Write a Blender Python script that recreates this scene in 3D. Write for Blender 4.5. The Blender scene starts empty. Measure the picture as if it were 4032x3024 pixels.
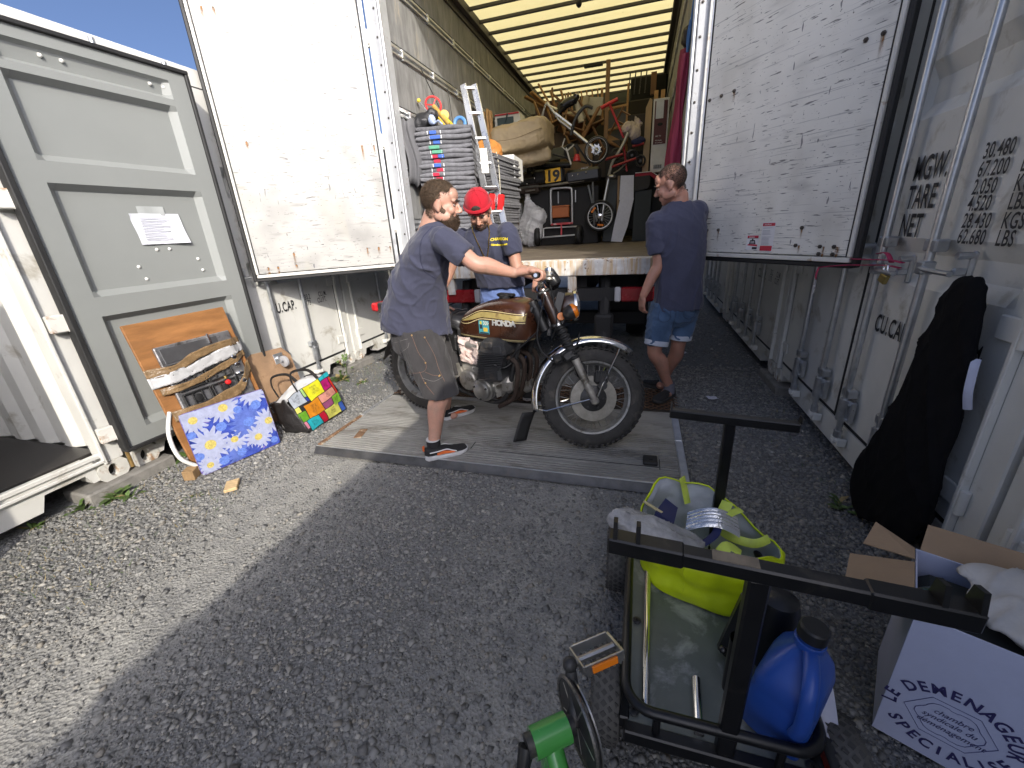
import bpy, bmesh, math, random
import numpy as np
from mathutils import Vector, Matrix, noise
R_ = math.radians
SC = bpy.context.scene
C = SC.collection
# ---------------------------------------------------------------- camera, sky, sun, exposure
CAM_H = 1.45
cd = bpy.data.cameras.new('camera'); cam = bpy.data.objects.new('camera', cd); C.objects.link(cam)
cd.sensor_width = 36.0; cd.lens = 36.0*1615/4032; cd.clip_start = 0.05; cd.clip_end = 3000
_yaw, _pit, _rol = R_(17.6), R_(20.55), R_(-3.42)
_fw = Vector((-math.sin(_yaw)*math.cos(_pit), math.cos(_yaw)*math.cos(_pit), -math.sin(_pit)))
_r0 = Vector((math.cos(_yaw), math.sin(_yaw), 0)); _u0 = _r0.cross(_fw)
_r = _r0*math.cos(_rol)+_u0*math.sin(_rol); _u = -_r0*math.sin(_rol)+_u0*math.cos(_rol)
cam.matrix_world = Matrix((( _r.x,_u.x,-_fw.x,0),(_r.y,_u.y,-_fw.y,0),(_r.z,_u.z,-_fw.z,CAM_H),(0,0,0,1)))
SC.camera = cam
SUN = Vector((1.10, -1.46, 1.0)).normalized()          # towards the sun: behind the camera, over the right row
world = bpy.data.worlds.new('World'); SC.world = world; world.use_nodes = True
wn = world.node_tree; sky = wn.nodes.new('ShaderNodeTexSky'); sky.sky_type = 'NISHITA'; sky.sun_disc = False
sky.sun_elevation = math.asin(SUN.z); sky.sun_rotation = math.atan2(SUN.x, SUN.y)
sky.altitude = 0; sky.air_density = 0.42; sky.dust_density = 5.5; sky.ozone_density = 3.8
bg = wn.nodes['Background']; bg.inputs['Strength'].default_value = 0.15
wn.links.new(sky.outputs[0], bg.inputs[0])
sl = bpy.data.lights.new('sun', 'SUN'); sl.energy = 2.5; sl.angle = R_(0.5); sl.color = (1.0, 0.93, 0.82)
so = bpy.data.objects.new('sun', sl); C.objects.link(so); so.rotation_euler = SUN.to_track_quat('Z', 'Y').to_euler(); so.location = SUN*30
SC.view_settings.view_transform = 'Standard'; SC.view_settings.look = 'None'
SC.view_settings.exposure = 0.8; SC.view_settings.gamma = 1.0; SC.view_settings.use_curve_mapping = False
SC.render.engine = 'CYCLES'
random.seed(7)
# ---------------------------------------------------------------- helpers
V = Vector
def rotm(ax=0, ay=0, az=0): return (Matrix.Rotation(R_(az), 3, 'Z') @ Matrix.Rotation(R_(ay), 3, 'Y') @ Matrix.Rotation(R_(ax), 3, 'X'))
def frame(d, up=V((0, 0, 1))):
    d = V(d).normalized()
    if abs(d.dot(up)) > .98: up = V((1, 0, 0)) if abs(d.x) < .9 else V((0, 1, 0))
    s = d.cross(up).normalized(); return s, s.cross(d).normalized(), d
WORLD = {}
class MB:
    def __init__(s): s.v = []; s.f = []; s.m = []
    def add(s, vs, fs, mi=0):
        o = len(s.v); s.v += [tuple(p) for p in vs]; s.f += [tuple(i+o for i in f) for f in fs]; s.m += [mi]*len(fs); return s
    def box(s, c, d, R=None, b=0, mi=0):
        c = V(c); h = [d[0]/2, d[1]/2, d[2]/2]; vs = []; fs = []
        if b <= 0:
            for x in (-1, 1):
                for y in (-1, 1):
                    for z in (-1, 1): vs.append(V((x*h[0], y*h[1], z*h[2])))
            fs = [(0, 1, 3, 2), (4, 6, 7, 5), (0, 4, 5, 1), (2, 3, 7, 6), (0, 2, 6, 4), (1, 5, 7, 3)]
        else:
            b = min(b, min(h)*.95); idx = {}
            for x in (-1, 1):
                for y in (-1, 1):
                    for z in (-1, 1):
                        for a in range(3):
                            p = [x*(h[0]-b), y*(h[1]-b), z*(h[2]-b)]; p[a] = (x, y, z)[a]*h[a]
                            idx[(x, y, z, a)] = len(vs); vs.append(V(p))
            g = idx
            for a in range(3):
                o1, o2 = (a+1) % 3, (a+2) % 3
                for sgn in (-1, 1):
                    q = []
                    for u, w in ((-1, -1), (1, -1), (1, 1), (-1, 1)):
                        k = [0, 0, 0]; k[a] = sgn; k[o1] = u; k[o2] = w; q.append(g[(*k, a)])
                    fs.append(tuple(q if sgn > 0 else q[::-1]))
                for u in (-1, 1):
                    for w in (-1, 1):
                        q = []
                        for t, aa in ((-1, o1), (1, o1), (1, o2), (-1, o2)):
                            k = [0, 0, 0]; k[a] = t; k[o1] = u; k[o2] = w; q.append(g[(*k, aa)])
                        fs.append(tuple(q if u*w > 0 else q[::-1]))
            for x in (-1, 1):
                for y in (-1, 1):
                    for z in (-1, 1):
                        q = [g[(x, y, z, 0)], g[(x, y, z, 1)], g[(x, y, z, 2)]]
                        fs.append(tuple(q if x*y*z > 0 else q[::-1]))
        if R is not None: vs = [R @ p for p in vs]
        return s.add([p+c for p in vs], fs, mi)
    def bar(s, a, b, w, h, bev=0, up=V((0, 0, 1)), mi=0):        # box from a to b
        a = V(a); b = V(b); x, y, d = frame(b-a, up)
        R = Matrix((x, y, d)).transposed(); return s.box((a+b)/2, (w, h, (b-a).length), R, bev, mi)
    def cyl(s, a, b, r, r2=None, n=12, cap=True, mi=0):
        r2 = r if r2 is None else r2
        return s.tube([a, b], None, n, rs=[r, r2], cap=cap, mi=mi)
    def tube(s, pts, r, n=8, closed=False, rs=None, cap=True, sq=1.0, mi=0, up=None):
        pts = [V(p) for p in pts]; k = len(pts); vs = []; fs = []
        px = None
        for i, p in enumerate(pts):
            if closed: t = (pts[(i+1) % k]-pts[i-1])
            else: t = pts[min(i+1, k-1)]-pts[max(i-1, 0)]
            if t.length < 1e-9: t = V((0, 0, 1))
            t.normalize()
            if px is None: px = frame(t, up or V((0, 0, 1)))[0]
            px = (px-t*px.dot(t)); px = px.normalized() if px.length > 1e-6 else frame(t)[0]
            py_ = t.cross(px); rr = rs[i] if rs else r
            for j in range(n):
                a = 2*math.pi*j/n; vs.append(p+px*math.cos(a)*rr+py_*math.sin(a)*rr*sq)
        for i in range(k if closed else k-1):
            for j in range(n):
                a, b = i*n+j, i*n+(j+1) % n; c, d = ((i+1) % k)*n+j, ((i+1) % k)*n+(j+1) % n
                fs.append((a, b, d, c))
        if cap and not closed: fs.append(tuple(range(n))[::-1]); fs.append(tuple((k-1)*n+j for j in range(n)))
        return s.add(vs, fs, mi)
    def lathe(s, prof, c=(0, 0, 0), ax=(0, 0, 1), n=24, mi=0, arc=None):
        x, y, d = frame(ax); c = V(c); vs = []; fs = []; k = len(prof); full = arc is None
        m = n if full else n+1
        for j in range(m):
            a = 2*math.pi*j/n if full else arc[0]+(arc[1]-arc[0])*j/n
            for r, h in prof: vs.append(c+d*h+x*math.cos(a)*r+y*math.sin(a)*r)
        for j in range(n):
            for i in range(k-1):
                a, b = j*k+i, ((j+1) % m)*k+i; fs.append((a, b, b+1, a+1))
        return s.add(vs, fs, mi)
    def sph(s, c, r, n=16, m=10, R=None, mi=0):
        r = (r, r, r) if not hasattr(r, '__len__') else r; c = V(c); vs = []; fs = []
        for i in range(m+1):
            t = math.pi*i/m
            for j in range(n):
                a = 2*math.pi*j/n; p = V((r[0]*math.sin(t)*math.cos(a), r[1]*math.sin(t)*math.sin(a), r[2]*math.cos(t)))
                vs.append(c+(R @ p if R is not None else p))
        for i in range(m):
            for j in range(n):
                a, b = i*n+j, i*n+(j+1) % n; fs.append((a, a+n, b+n, b))
        return s.add(vs, fs, mi)
    def prism(s, poly, o, u, w, h, mi=0):          # polygon in (u,w) plane at o, extruded by vector h
        o = V(o); u = V(u); w = V(w); h = V(h); n = len(poly)
        vs = [o+u*a+w*b for a, b in poly]; vs += [p+h for p in vs]
        ar = sum(poly[i][0]*poly[(i+1) % n][1]-poly[(i+1) % n][0]*poly[i][1] for i in range(n))
        flip = (ar > 0) == (u.cross(w).dot(h) > 0)
        a = tuple(range(n)); b = tuple(range(n, 2*n))
        fs = [a[::-1], b] if flip else [a, b[::-1]]
        for i in range(n):
            q = (i, (i+1) % n, n+(i+1) % n, n+i); fs.append(q if flip else q[::-1])
        return s.add(vs, fs, mi)
    def grid(s, fn, nu, nv, cu=False, mi=0, flip=False, mfn=None):
        vs = [fn(i/(nu if cu else nu), j/nv) for i in range(nu if cu else nu+1) for j in range(nv+1)]; fs = []; k = nv+1; N = nu if cu else nu+1
        ms = []
        for i in range(nu):
            for j in range(nv):
                a, b = i*k+j, ((i+1) % N)*k+j; q = (a, b, b+1, a+1); fs.append(q[::-1] if flip else q); ms.append(mfn(i, j) if mfn else mi)
        s.add(vs, fs, mi)
        if mfn: s.m[-len(fs):] = ms
        return s
    def loft(s, rings, cap=True, mi=0):
        n = len(rings[0]); vs = [p for r in rings for p in r]; fs = []
        for i in range(len(rings)-1):
            for j in range(n): a, b = i*n+j, i*n+(j+1) % n; fs.append((a, b, b+n, a+n))
        if cap: fs.append(tuple(range(n))[::-1]); fs.append(tuple((len(rings)-1)*n+j for j in range(n)))
        return s.add(vs, fs, mi)
    def xf(s, M, i0=0): s.v = s.v[:i0]+[tuple(M @ V(p)) for p in s.v[i0:]]; return s
    def mesh(s, name, smooth=True, ang=38, fix=False):
        me = bpy.data.meshes.new(name); me.from_pydata(s.v, [], s.f)
        if any(s.m): me.polygons.foreach_set('material_index', s.m)
        if fix:
            bm = bmesh.new(); bm.from_mesh(me); bmesh.ops.remove_doubles(bm, verts=bm.verts, dist=1e-5); bmesh.ops.recalc_face_normals(bm, faces=bm.faces); bm.to_mesh(me); bm.free()
        if smooth: me.shade_smooth(); me.set_sharp_from_angle(angle=R_(ang))
        me.update(); return me
    def build(s, name, mat, parent=None, smooth=True, ang=38, fix=False):
        return mk(name, s.mesh(name, smooth, ang, fix), mat, parent)
def mk(name, me, mat, parent=None):
    o = bpy.data.objects.new(name, me); C.objects.link(o)
    for m in (mat if isinstance(mat, (list, tuple)) else [mat]): me.materials.append(m)
    if parent is not None:
        o.parent = parent
        if parent.name in WORLD: o.matrix_parent_inverse = WORLD[parent.name]
    return o
def empty(name, loc=(0, 0, 0), rz=0, world=False):
    e = bpy.data.objects.new(name, None); C.objects.link(e); e.location = loc; e.rotation_euler = (0, 0, R_(rz)); e.empty_display_size = .1
    if world: WORLD[e.name] = (Matrix.Translation(V(loc)) @ Matrix.Rotation(R_(rz), 4, 'Z')).inverted()
    return e
def tag(o, label, cat, group=None):
    o['label'] = label; o['category'] = cat
    if group: o['group'] = group
    return o
def struct(o, kind='structure'): o['kind'] = kind; return o
KIDS = {}
def copy_tree(o, parent=None):
    c = o.copy(); C.objects.link(c); c.parent = parent
    if parent is not None: c.matrix_parent_inverse = o.matrix_parent_inverse.copy()
    for ch in [x for x in C.objects if x.parent == o]: copy_tree(ch, c)
    return c
def inst(name, me, loc, parent, rot=None, scale=None):        # alike piece sharing mesh data (material already on the mesh)
    o = bpy.data.objects.new(name, me); C.objects.link(o); o.location = loc
    if rot is not None: o.rotation_euler = rot
    if scale is not None: o.scale = scale
    o.parent = parent
    if parent.name in WORLD: o.matrix_parent_inverse = WORLD[parent.name]
    return o
def text_mesh(txt, size, sx=1.0, depth=.0, align='LEFT', shear=0.0, bold=0.0, space=1.0):
    cu = bpy.data.curves.new('lettering', 'FONT'); cu.body = txt; cu.size = size; cu.align_x = align; cu.extrude = depth; cu.shear = shear; cu.offset = bold; cu.space_character = space; cu.resolution_u = 3
    o = bpy.data.objects.new('lettering', cu); C.objects.link(o)
    me = bpy.data.meshes.new_from_object(o.evaluated_get(bpy.context.evaluated_depsgraph_get()))
    bpy.data.objects.remove(o); bpy.data.curves.remove(cu)
    n = len(me.vertices); co = np.empty(n*3, 'f'); me.vertices.foreach_get('co', co); co = co.reshape(-1, 3); co[:, 0] *= sx; me.vertices.foreach_set('co', co.ravel()); me.materials.clear()
    return me
def lettering(txt, size, mat, parent, o, u, w, sx=1.0, align='LEFT', name='lettering', bold=0.0, shear=0.0, space=1.0, fn=None):
    me = text_mesh(txt, size, sx, 0, align, shear, bold, space); o = V(o); u = V(u).normalized(); w = V(w).normalized()
    for v in me.vertices:
        v.co = fn(v.co.x, v.co.y) if fn else o+u*v.co.x+w*v.co.y
    return mk(name, me, mat, parent)
def catmull(pts, k=6, closed=False):
    pts = [V(p) for p in pts]; out = []; n = len(pts)
    for i in range(n if closed else n-1):
        g = lambda j: pts[j % n] if closed else pts[max(0, min(n-1, j))]
        p0, p1, p2, p3 = g(i-1), g(i), g(i+1), g(i+2)
        for q in range(k):
            t = q/k; out.append(.5*((2*p1)+(p2-p0)*t+(2*p0-5*p1+4*p2-p3)*t*t+(3*p1-p0-3*p2+p3)*t**3))
    if not closed: out.append(pts[-1])
    return out
def lerp(a, b, t): return a+(b-a)*t
def sstep(a, b, x): t = max(0, min(1, (x-a)/(b-a))); return t*t*(3-2*t)
# ---------------------------------------------------------------- materials
MATS = {}
def newmat(name):
    m = bpy.data.materials.new(name); m.use_nodes = True; nt = m.node_tree; b = nt.nodes['Principled BSDF']; MATS[name] = m; return m, nt, b
class N:
    def __init__(s, nt): s.nt = nt; s.co = None
    def n(s, t, ins=None, **kw):
        x = s.nt.nodes.new(t)
        for k, v in kw.items(): setattr(x, k, v)
        for k, v in (ins or {}).items():
            if hasattr(v, 'links') or isinstance(v, bpy.types.NodeSocket): s.nt.links.new(v, x.inputs[k])
            else: x.inputs[k].default_value = v
        return x
    def coord(s, kind='Object', scale=(1, 1, 1), rot=(0, 0, 0), loc=(0, 0, 0)):
        t = s.n('ShaderNodeTexCoord'); return s.n('ShaderNodeMapping', {'Vector': t.outputs[kind], 'Scale': scale, 'Rotation': [R_(a) for a in rot], 'Location': loc}).outputs[0]
    def noise(s, co, sc, det=5, rough=.55, dist=0): return s.n('ShaderNodeTexNoise', {'Vector': co, 'Scale': sc, 'Detail': det, 'Roughness': rough, 'Distortion': dist}).outputs['Fac']
    def ramp(s, f, stops, interp='LINEAR'):
        r = s.n('ShaderNodeValToRGB', {'Fac': f}); e = r.color_ramp.elements; r.color_ramp.interpolation = interp
        while len(e) < len(stops): e.new(.5)
        for i, (p, c) in enumerate(stops): e[i].position = p; e[i].color = (*c, 1) if hasattr(c, '__len__') else (c, c, c, 1)
        return r.outputs[0]
    def mix(s, f, a, b, mode='MIX'):
        x = s.nt.nodes.new('ShaderNodeMix'); x.data_type = 'RGBA'; x.blend_type = mode
        for k, v in (('Factor', f), ('A', a), ('B', b)):
            sock = [i for i in x.inputs if i.name == k and (i.type == 'RGBA' or (k == 'Factor' and i.type == 'VALUE'))][0]
            if isinstance(v, bpy.types.NodeSocket): s.nt.links.new(v, sock)
            else: sock.default_value = v if k == 'Factor' else ((*v, 1) if len(v) == 3 else v)
        return [o for o in x.outputs if o.type == 'RGBA'][0]
    def math(s, op, a, b=0.0, clamp=False):
        x = s.nt.nodes.new('ShaderNodeMath'); x.operation = op; x.use_clamp = clamp
        for i, v in enumerate((a, b)):
            if isinstance(v, bpy.types.NodeSocket): s.nt.links.new(v, x.inputs[i])
            else: x.inputs[i].default_value = v
        return x.outputs[0]
    def bump(s, h, st=.3, d=.01, prev=None):
        x = s.n('ShaderNodeBump', {'Height': h, 'Strength': st, 'Distance': d})
        if prev: s.nt.links.new(prev, x.inputs['Normal'])
        return x.outputs[0]
def cm(c, k): return tuple(min(1, x*k) for x in c)
def M(name, col, r=.6, m=0.0, var=.12, vs=6, bump=.0, bs=60, dirt=None, spec=.5, stretch=(1, 1, 1), rv=.12, coat=0, **kw):
    if name in MATS: return MATS[name]
    mt, nt, b = newmat(name); n = N(nt); co = n.coord(scale=stretch); f = n.noise(co, vs, 6, .6)
    c = n.mix(n.ramp(f, [(.3, 0.0), (.7, 1.0)]), cm(col, 1-var), cm(col, 1+var))
    if dirt:
        dc, amt, ds = dirt; g = n.noise(co, ds, 8, .65, .4); c = n.mix(n.ramp(g, [(.62-amt*.35, 0.0), (.72-amt*.25, .9)]), c, dc)
    nt.links.new(c, b.inputs['Base Color'])
    rr = n.n('ShaderNodeMapRange', {'Value': f, 'To Min': max(.02, r-rv), 'To Max': min(1, r+rv)}); nt.links.new(rr.outputs[0], b.inputs['Roughness'])
    b.inputs['Metallic'].default_value = m; b.inputs['Specular IOR Level'].default_value = spec
    if coat: b.inputs['Coat Weight'].default_value = coat; b.inputs['Coat Roughness'].default_value = .08
    for k, v in kw.items(): b.inputs[k.replace('_', ' ')].default_value = v
    if bump: nt.links.new(n.bump(n.noise(co, bs, 4, .6), bump, .01), b.inputs['Normal'])
    return mt
# ---------------------------------------------------------------- ground
def ground_material():
    mt, nt, b = newmat('gravel_ground'); n = N(nt); co = n.coord()
    sep = n.n('ShaderNodeSeparateXYZ', {'Vector': co})
    big = n.noise(co, .9, 5, .6); mid = n.noise(co, 5, 6, .65); fine = n.noise(co, 60, 6, .7)
    # compacted pale tyre track running down the alley
    wob = n.math('ADD', sep.outputs['X'], n.math('MULTIPLY', big, .8))
    tr = n.n('ShaderNodeMapRange', {'Value': n.math('ABSOLUTE', n.math('ADD', wob, 1.55)), 'From Min': .15, 'From Max': .75, 'To Min': 1.0, 'To Max': 0.0}); tr.interpolation_type = 'SMOOTHSTEP'
    tr2 = n.n('ShaderNodeMapRange', {'Value': n.math('ABSOLUTE', n.math('ADD', wob, -.05)), 'From Min': .05, 'From Max': .7, 'To Min': .85, 'To Max': 0.0}); tr2.interpolation_type = 'SMOOTHSTEP'
    trk = n.math('MAXIMUM', tr.outputs[0], tr2.outputs[0])
    dust = n.math('MULTIPLY', trk, n.ramp(mid, [(.3, .35), (.62, 1.0)]))
    dk = n.ramp(fine, [(.25, (.085, .085, .083)), (.5, (.15, .15, .145)), (.78, (.235, .232, .222))])
    lt = n.ramp(fine, [(.2, (.25, .245, .225)), (.6, (.40, .39, .355)), (.9, (.53, .52, .475))])
    c = n.mix(dust, dk, lt)
    vor = n.n('ShaderNodeTexVoronoi', {'Vector': co, 'Scale': 85.0, 'Randomness': 1.0})
    c = n.mix(n.math('MULTIPLY', n.ramp(vor.outputs['Color'], [(.3, 0.0), (.8, .7)]), n.math('SUBTRACT', 1.0, dust, True)), c, (.26, .265, .27))
    nt.links.new(c, b.inputs['Base Color']); b.inputs['Roughness'].default_value = .95; b.inputs['Specular IOR Level'].default_value = .2
    h1 = n.bump(vor.outputs['Distance'], .55, .012); h2 = n.bump(fine, .5, .008, h1); h3 = n.bump(mid, .35, .03, h2); nt.links.new(h3, b.inputs['Normal'])
    return mt
def ground():
    m = MB()
    def fn(u, v):
        x, y = -4+u*6, -1.2+v*12
        return (x, y, .012*(noise.noise(V((x*1.3, y*1.3, 0)))+.5*noise.noise(V((x*4, y*4, 3))))-.012)
    m.grid(fn, 120, 240)
    big = 400; e = m.v; 
    for x0, x1, y0, y1 in ((-big, -4, -big, big), (2, big, -big, big), (-4, 2, -big, -1.2), (-4, 2, 10.8, big)):
        m.add([(x0, y0, -.012), (x1, y0, -.012), (x1, y1, -.012), (x0, y1, -.012)], [(0, 1, 2, 3)])
    return struct(m.build('ground', ground_material()))
ground()
def gh(x, y): return .012*(noise.noise(V((x*1.3, y*1.3, 0)))+.5*noise.noise(V((x*4, y*4, 3))))-.012
def gravel():
    rng = np.random.default_rng(5)
    mt, nt, b = newmat('gravel_stone'); n = N(nt); g = n.n('ShaderNodeNewGeometry')
    c = n.ramp(g.outputs['Random Per Island'], [(0, (.075, .077, .08)), (.3, (.15, .154, .157)), (.6, (.225, .226, .222)), (.82, (.31, .305, .285)), (.93, (.25, .225, .185)), (1, (.47, .46, .42))])
    f = n.noise(n.coord(), 90, 4); c = n.mix(n.math('MULTIPLY', f, .7), c, (.27, .26, .235))
    nt.links.new(c, b.inputs['Base Color']); b.inputs['Roughness'].default_value = .85; b.inputs['Specular IOR Level'].default_value = .25
    cand = []
    def zone(num, x0, x1, y0, y1, s0, s1): cand.append(np.column_stack([rng.uniform(x0, x1, num), rng.uniform(y0, y1, num), s0+(s1-s0)*rng.random(num)**2.6]))
    zone(64000, -3.3, 1.2, -.1, 1.6, .0022, .0080)
    zone(15000, -3.3, 1.2, .2, 2.3, .004, .013)
    zone(16000, -3.3, 1.2, 1.5, 2.4, .0035, .010)
    zone(12000, -3.3, -2.0, 1.0, 3.2, .004, .013)
    zone(10000, .1, 1.3, 1.5, 4.5, .005, .013)
    zone(6000, -3.3, 1.25, 3.0, 8, .006, .016)
    zone(260, -3.3, 1.2, 0, 2.2, .010, .019)
    P = np.concatenate(cand)
    tn = np.array([noise.noise(V((x*.9, y*.9, 11.))) for x, y, _ in P])
    keep = rng.random(len(P)) > .92*np.clip(1.15-np.abs(P[:, 0]+1.95+.35*tn)/.55, 0, 1)
    keep &= rng.random(len(P)) > .65*np.clip(1.15-np.abs(P[:, 0]+.35+.5*tn)/.65, 0, 1)
    keep &= ~((P[:, 0] > -2.3) & (P[:, 0] < .22) & (P[:, 1] > 2.12) & (P[:, 1] < 3.7))
    P = P[keep]; k = len(P)
    base = np.array([[x, y, z] for x in (-1, 1) for y in (-1, 1) for z in (-1, 1)], float)
    vs = base[None]*(1+rng.uniform(-.42, .3, (k, 8, 3)))*rng.uniform(.55, 1.15, (k, 1, 3))
    q = rng.normal(size=(k, 4)); q /= np.linalg.norm(q, axis=1)[:, None]; w, x, y, z = q.T
    Rm = np.stack([1-2*(y*y+z*z), 2*(x*y-z*w), 2*(x*z+y*w), 2*(x*y+z*w), 1-2*(x*x+z*z), 2*(y*z-x*w), 2*(x*z-y*w), 2*(y*z+x*w), 1-2*(x*x+y*y)], 1).reshape(k, 3, 3)
    vs = np.einsum('kij,kvj->kvi', Rm, vs)*P[:, 2][:, None, None]; vs[:, :, 2] *= .62
    gz = np.array([gh(a, c_) for a, c_ in P[:, :2]])
    vs += np.stack([P[:, 0], P[:, 1], gz+P[:, 2]*.18], 1)[:, None, :]
    fq = np.array([(0, 1, 3, 2), (4, 6, 7, 5), (0, 4, 5, 1), (2, 3, 7, 6), (0, 2, 6, 4), (1, 5, 7, 3)])
    fs = (fq[None]+np.arange(k)[:, None, None]*8).reshape(-1, 4)
    me = bpy.data.meshes.new('gravel'); me.vertices.add(k*8); me.vertices.foreach_set('co', vs.astype('f').ravel())
    me.loops.add(len(fs)*4); me.loops.foreach_set('vertex_index', fs.astype('i').ravel()); me.polygons.add(len(fs)); me.polygons.foreach_set('loop_start', np.arange(0, len(fs)*4, 4, dtype='i')); me.update(calc_edges=True)
    o = mk('gravel', me, mt); struct(o, 'stuff'); tag(o, 'loose grey crushed stone gravel covering the alley', 'gravel')
gravel()
# ---------------------------------------------------------------- shipping containers
m_white = M('container_paint', (.68, .675, .63), .5, var=.07, vs=2.5, bump=.08, bs=200, dirt=((.40, .37, .30), .14, 4))
m_grey = M('door_inside_paint', (.25, .262, .25), .45, var=.04, vs=2.0, bump=.05, bs=260)
m_cast = M('casting_paint', (.62, .61, .56), .55, var=.1, vs=9, bump=.12, bs=120, dirt=((.30, .15, .05), .26, 14))
m_galv = M('galvanised_steel', (.52, .54, .56), .32, .85, var=.15, vs=18, bump=.03, bs=90)
m_rubber = M('black_rubber', (.018, .018, .018), .6, var=.2)
m_dark = M('dark_void', (.012, .012, .012), .9)
m_letter = M('black_letter_paint', (.02, .02, .022), .55, var=.25, vs=30)
m_rust = M('rusty_steel', (.19, .105, .055), .8, var=.4, vs=20, bump=.3, bs=90, dirt=((.55, .45, .32), .2, 12))
CW, CH, CB = 2.42, 2.64, .07
def leaf_mesh(w, h, t=.05, inward=False):
    # pressed steel leaf: x 0..w, z 0..h, outer face y=0 towards -y, channels pressed inwards
    m = MB(); bands = [(.84, .90, .98, 1.05), (1.56, 1.62, 1.72, 1.79)]
    xs = [0, .075, .115, w-.115, w-.075, w]; zs = [0, .05]
    for b in bands: zs += list(b)
    zs += [2.16, 2.21, h-.17, h-.12, h-.03, h]; zs = sorted(zs); zs = [z for z in zs if z <= h]
    def dep(x, z):
        for b in bands:
            if .1 < x < w-.1 and b[1]-.001 <= z <= b[2]+.001: return .038
        if .1 < x < w-.1 and z > 2.2 and z < h-.16: return .024
        return 0
    nx, nz = len(xs), len(zs); vs = []; fs = []
    for s in (0, 1):
        for x in xs:
            for z in zs: vs.append((x, dep(x, z) + (t if s else 0), z))
    o = nx*nz
    for i in range(nx-1):
        for j in range(nz-1):
            a, b = i*nz+j, (i+1)*nz+j; fs.append((a, b, b+1, a+1)); fs.append((o+a, o+a+1, o+b+1, o+b))
    for i in range(nx-1): a, b = i*nz, (i+1)*nz; fs.append((a, o+a, o+b, b)); a += nz-1; b += nz-1; fs.append((a, b, o+b, o+a))
    for j in range(nz-1): a = j; fs.append((a, a+1, o+a+1, o+a)); a = (nx-1)*nz+j; fs.append((a, o+a, o+a+1, a+1))
    return m.add(vs, fs)
def leaf_inside_mesh(w, h, t=.03):
    # inner side y=t (faces +y before placing): raised stiles, rails and ribs, panels sunk between them
    m = MB(); xs = [0, .13, .165, w-.15, w-.115, w]; bands = [(.0, .02, .10, .14), (.80, .835, .95, .985), (1.54, 1.575, 1.685, 1.72), (2.07, 2.10, 2.14, 2.165), (2.235, 2.25, h-.001, h)]
    zs = sorted(set(z for b in bands for z in b))
    def dep(i, z):
        if i in (0, 1, 4, 5): return 0
        for b in bands:
            if b[1]-1e-4 <= z <= b[2]+1e-4 or (b[0] == 0 and z <= b[2]+1e-4) or (z >= h-.002): return 0
        return .045 if z < 2.2 else .03
    nx, nz = len(xs), len(zs); vs = [(xs[i], t-dep(i, z), z) for i in range(nx) for z in zs]+[(xs[i], -.02, z) for i in range(nx) for z in zs]; o = nx*nz; fs = []
    for i in range(nx-1):
        for j in range(nz-1): a, b = i*nz+j, (i+1)*nz+j; fs.append((a, a+1, b+1, b)); fs.append((o+a, o+b, o+b+1, o+a+1))
    for i in range(nx-1): a, b = i*nz, (i+1)*nz; fs.append((a, b, o+b, o+a)); a += nz-1; b += nz-1; fs.append((a, o+a, o+b, b))
    for j in range(nz-1): a = j; fs.append((a, o+a, o+a+1, a+1)); a = (nx-1)*nz+j; fs.append((a, a+1, o+a+1, o+a))
    return m.add(vs, fs)
def casting(m, x, z, w=.165, h=.12, d=.17):
    n = 16; cx, cz = x+w/2, z+h/2; out = []; inn = []; dp = []
    for i in range(n):
        a = 2*math.pi*i/n; c, s = math.cos(a), math.sin(a); k = min((w/2)/max(abs(c), 1e-6), (h/2)/max(abs(s), 1e-6)); out.append((cx+c*k, -.006, cz+s*k)); inn.append((cx+c*.030, -.006, cz+s*.043)); dp.append((cx+c*.028, .05, cz+s*.041))
    bk = [(p[0], d, p[2]) for p in out]
    vs = bk+out+inn+dp; fs = []
    for r in range(3):
        for i in range(n): a, b = r*n+i, r*n+(i+1) % n; fs.append((a, b, b+n, a+n))
    m.add(vs, fs); m.add(dp, [tuple(range(n))], 1); return m
def rod_set(parent, x, z0=.06, z1=CH-.05, handle=None, dirx=1):
    g = MB(); y = -.045
    g.cyl((x, y, z0+.08), (x, y, z1), .0165, n=10)
    for z in (z0+.34, 1.22, z1-.30): g.box((x, y+.012, z), (.085, .05, .05), b=.006); 
    g.cyl((x, y, z0+.17), (x, y, z0+.30), .030, n=12); g.box((x+.028*dirx, y+.02, z0+.235), (.07, .03, .13), b=.006)
    for dz in (.19, .28): g.cyl((x+.045*dirx, y+.01, z0+dz), (x+.045*dirx, y-.006, z0+dz), .008, n=6)
    g.cyl((x, y, z0+.06), (x, y, z0+.10), .022, n=10)
    r = g.build('locking_rod', m_galv, parent)
    k = MB(); k.box((x, y-.005, z0+.045), (.07, .03, .022), b=.005); k.box((x-.03, y+.015, z0+.03), (.018, .05, .05), b=.004); k.box((x+.03, y+.015, z0+.03), (.018, .05, .05), b=.004); k.cyl((x-.02, y-.012, z0+.035), (x+.02, y-.018, z0+.03), .012, n=8)
    k.build('cam_keeper', m_white, r)
    if handle:
        hz, hl = handle; h = MB(); h.box((x, y-.004, hz), (.05, .05, .055), b=.006); h.tube([(x, y-.02, hz), (x+hl*.3, y-.03, hz-.004), (x+hl, y-.026, hz-.006)], .011, 8)
        h.box((x+hl*.86, .004, hz+.012), (.026, .02, .13), b=.008); h.cyl((x+hl*.86, .0, hz+.06), (x+hl*.86, -.05, hz+.06), .014, n=8); h.box((x+hl*.86, -.03, hz+.0), (.022, .045, .03), b=.006)
        h.build('rod_handle', m_galv, r)
    return r
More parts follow.
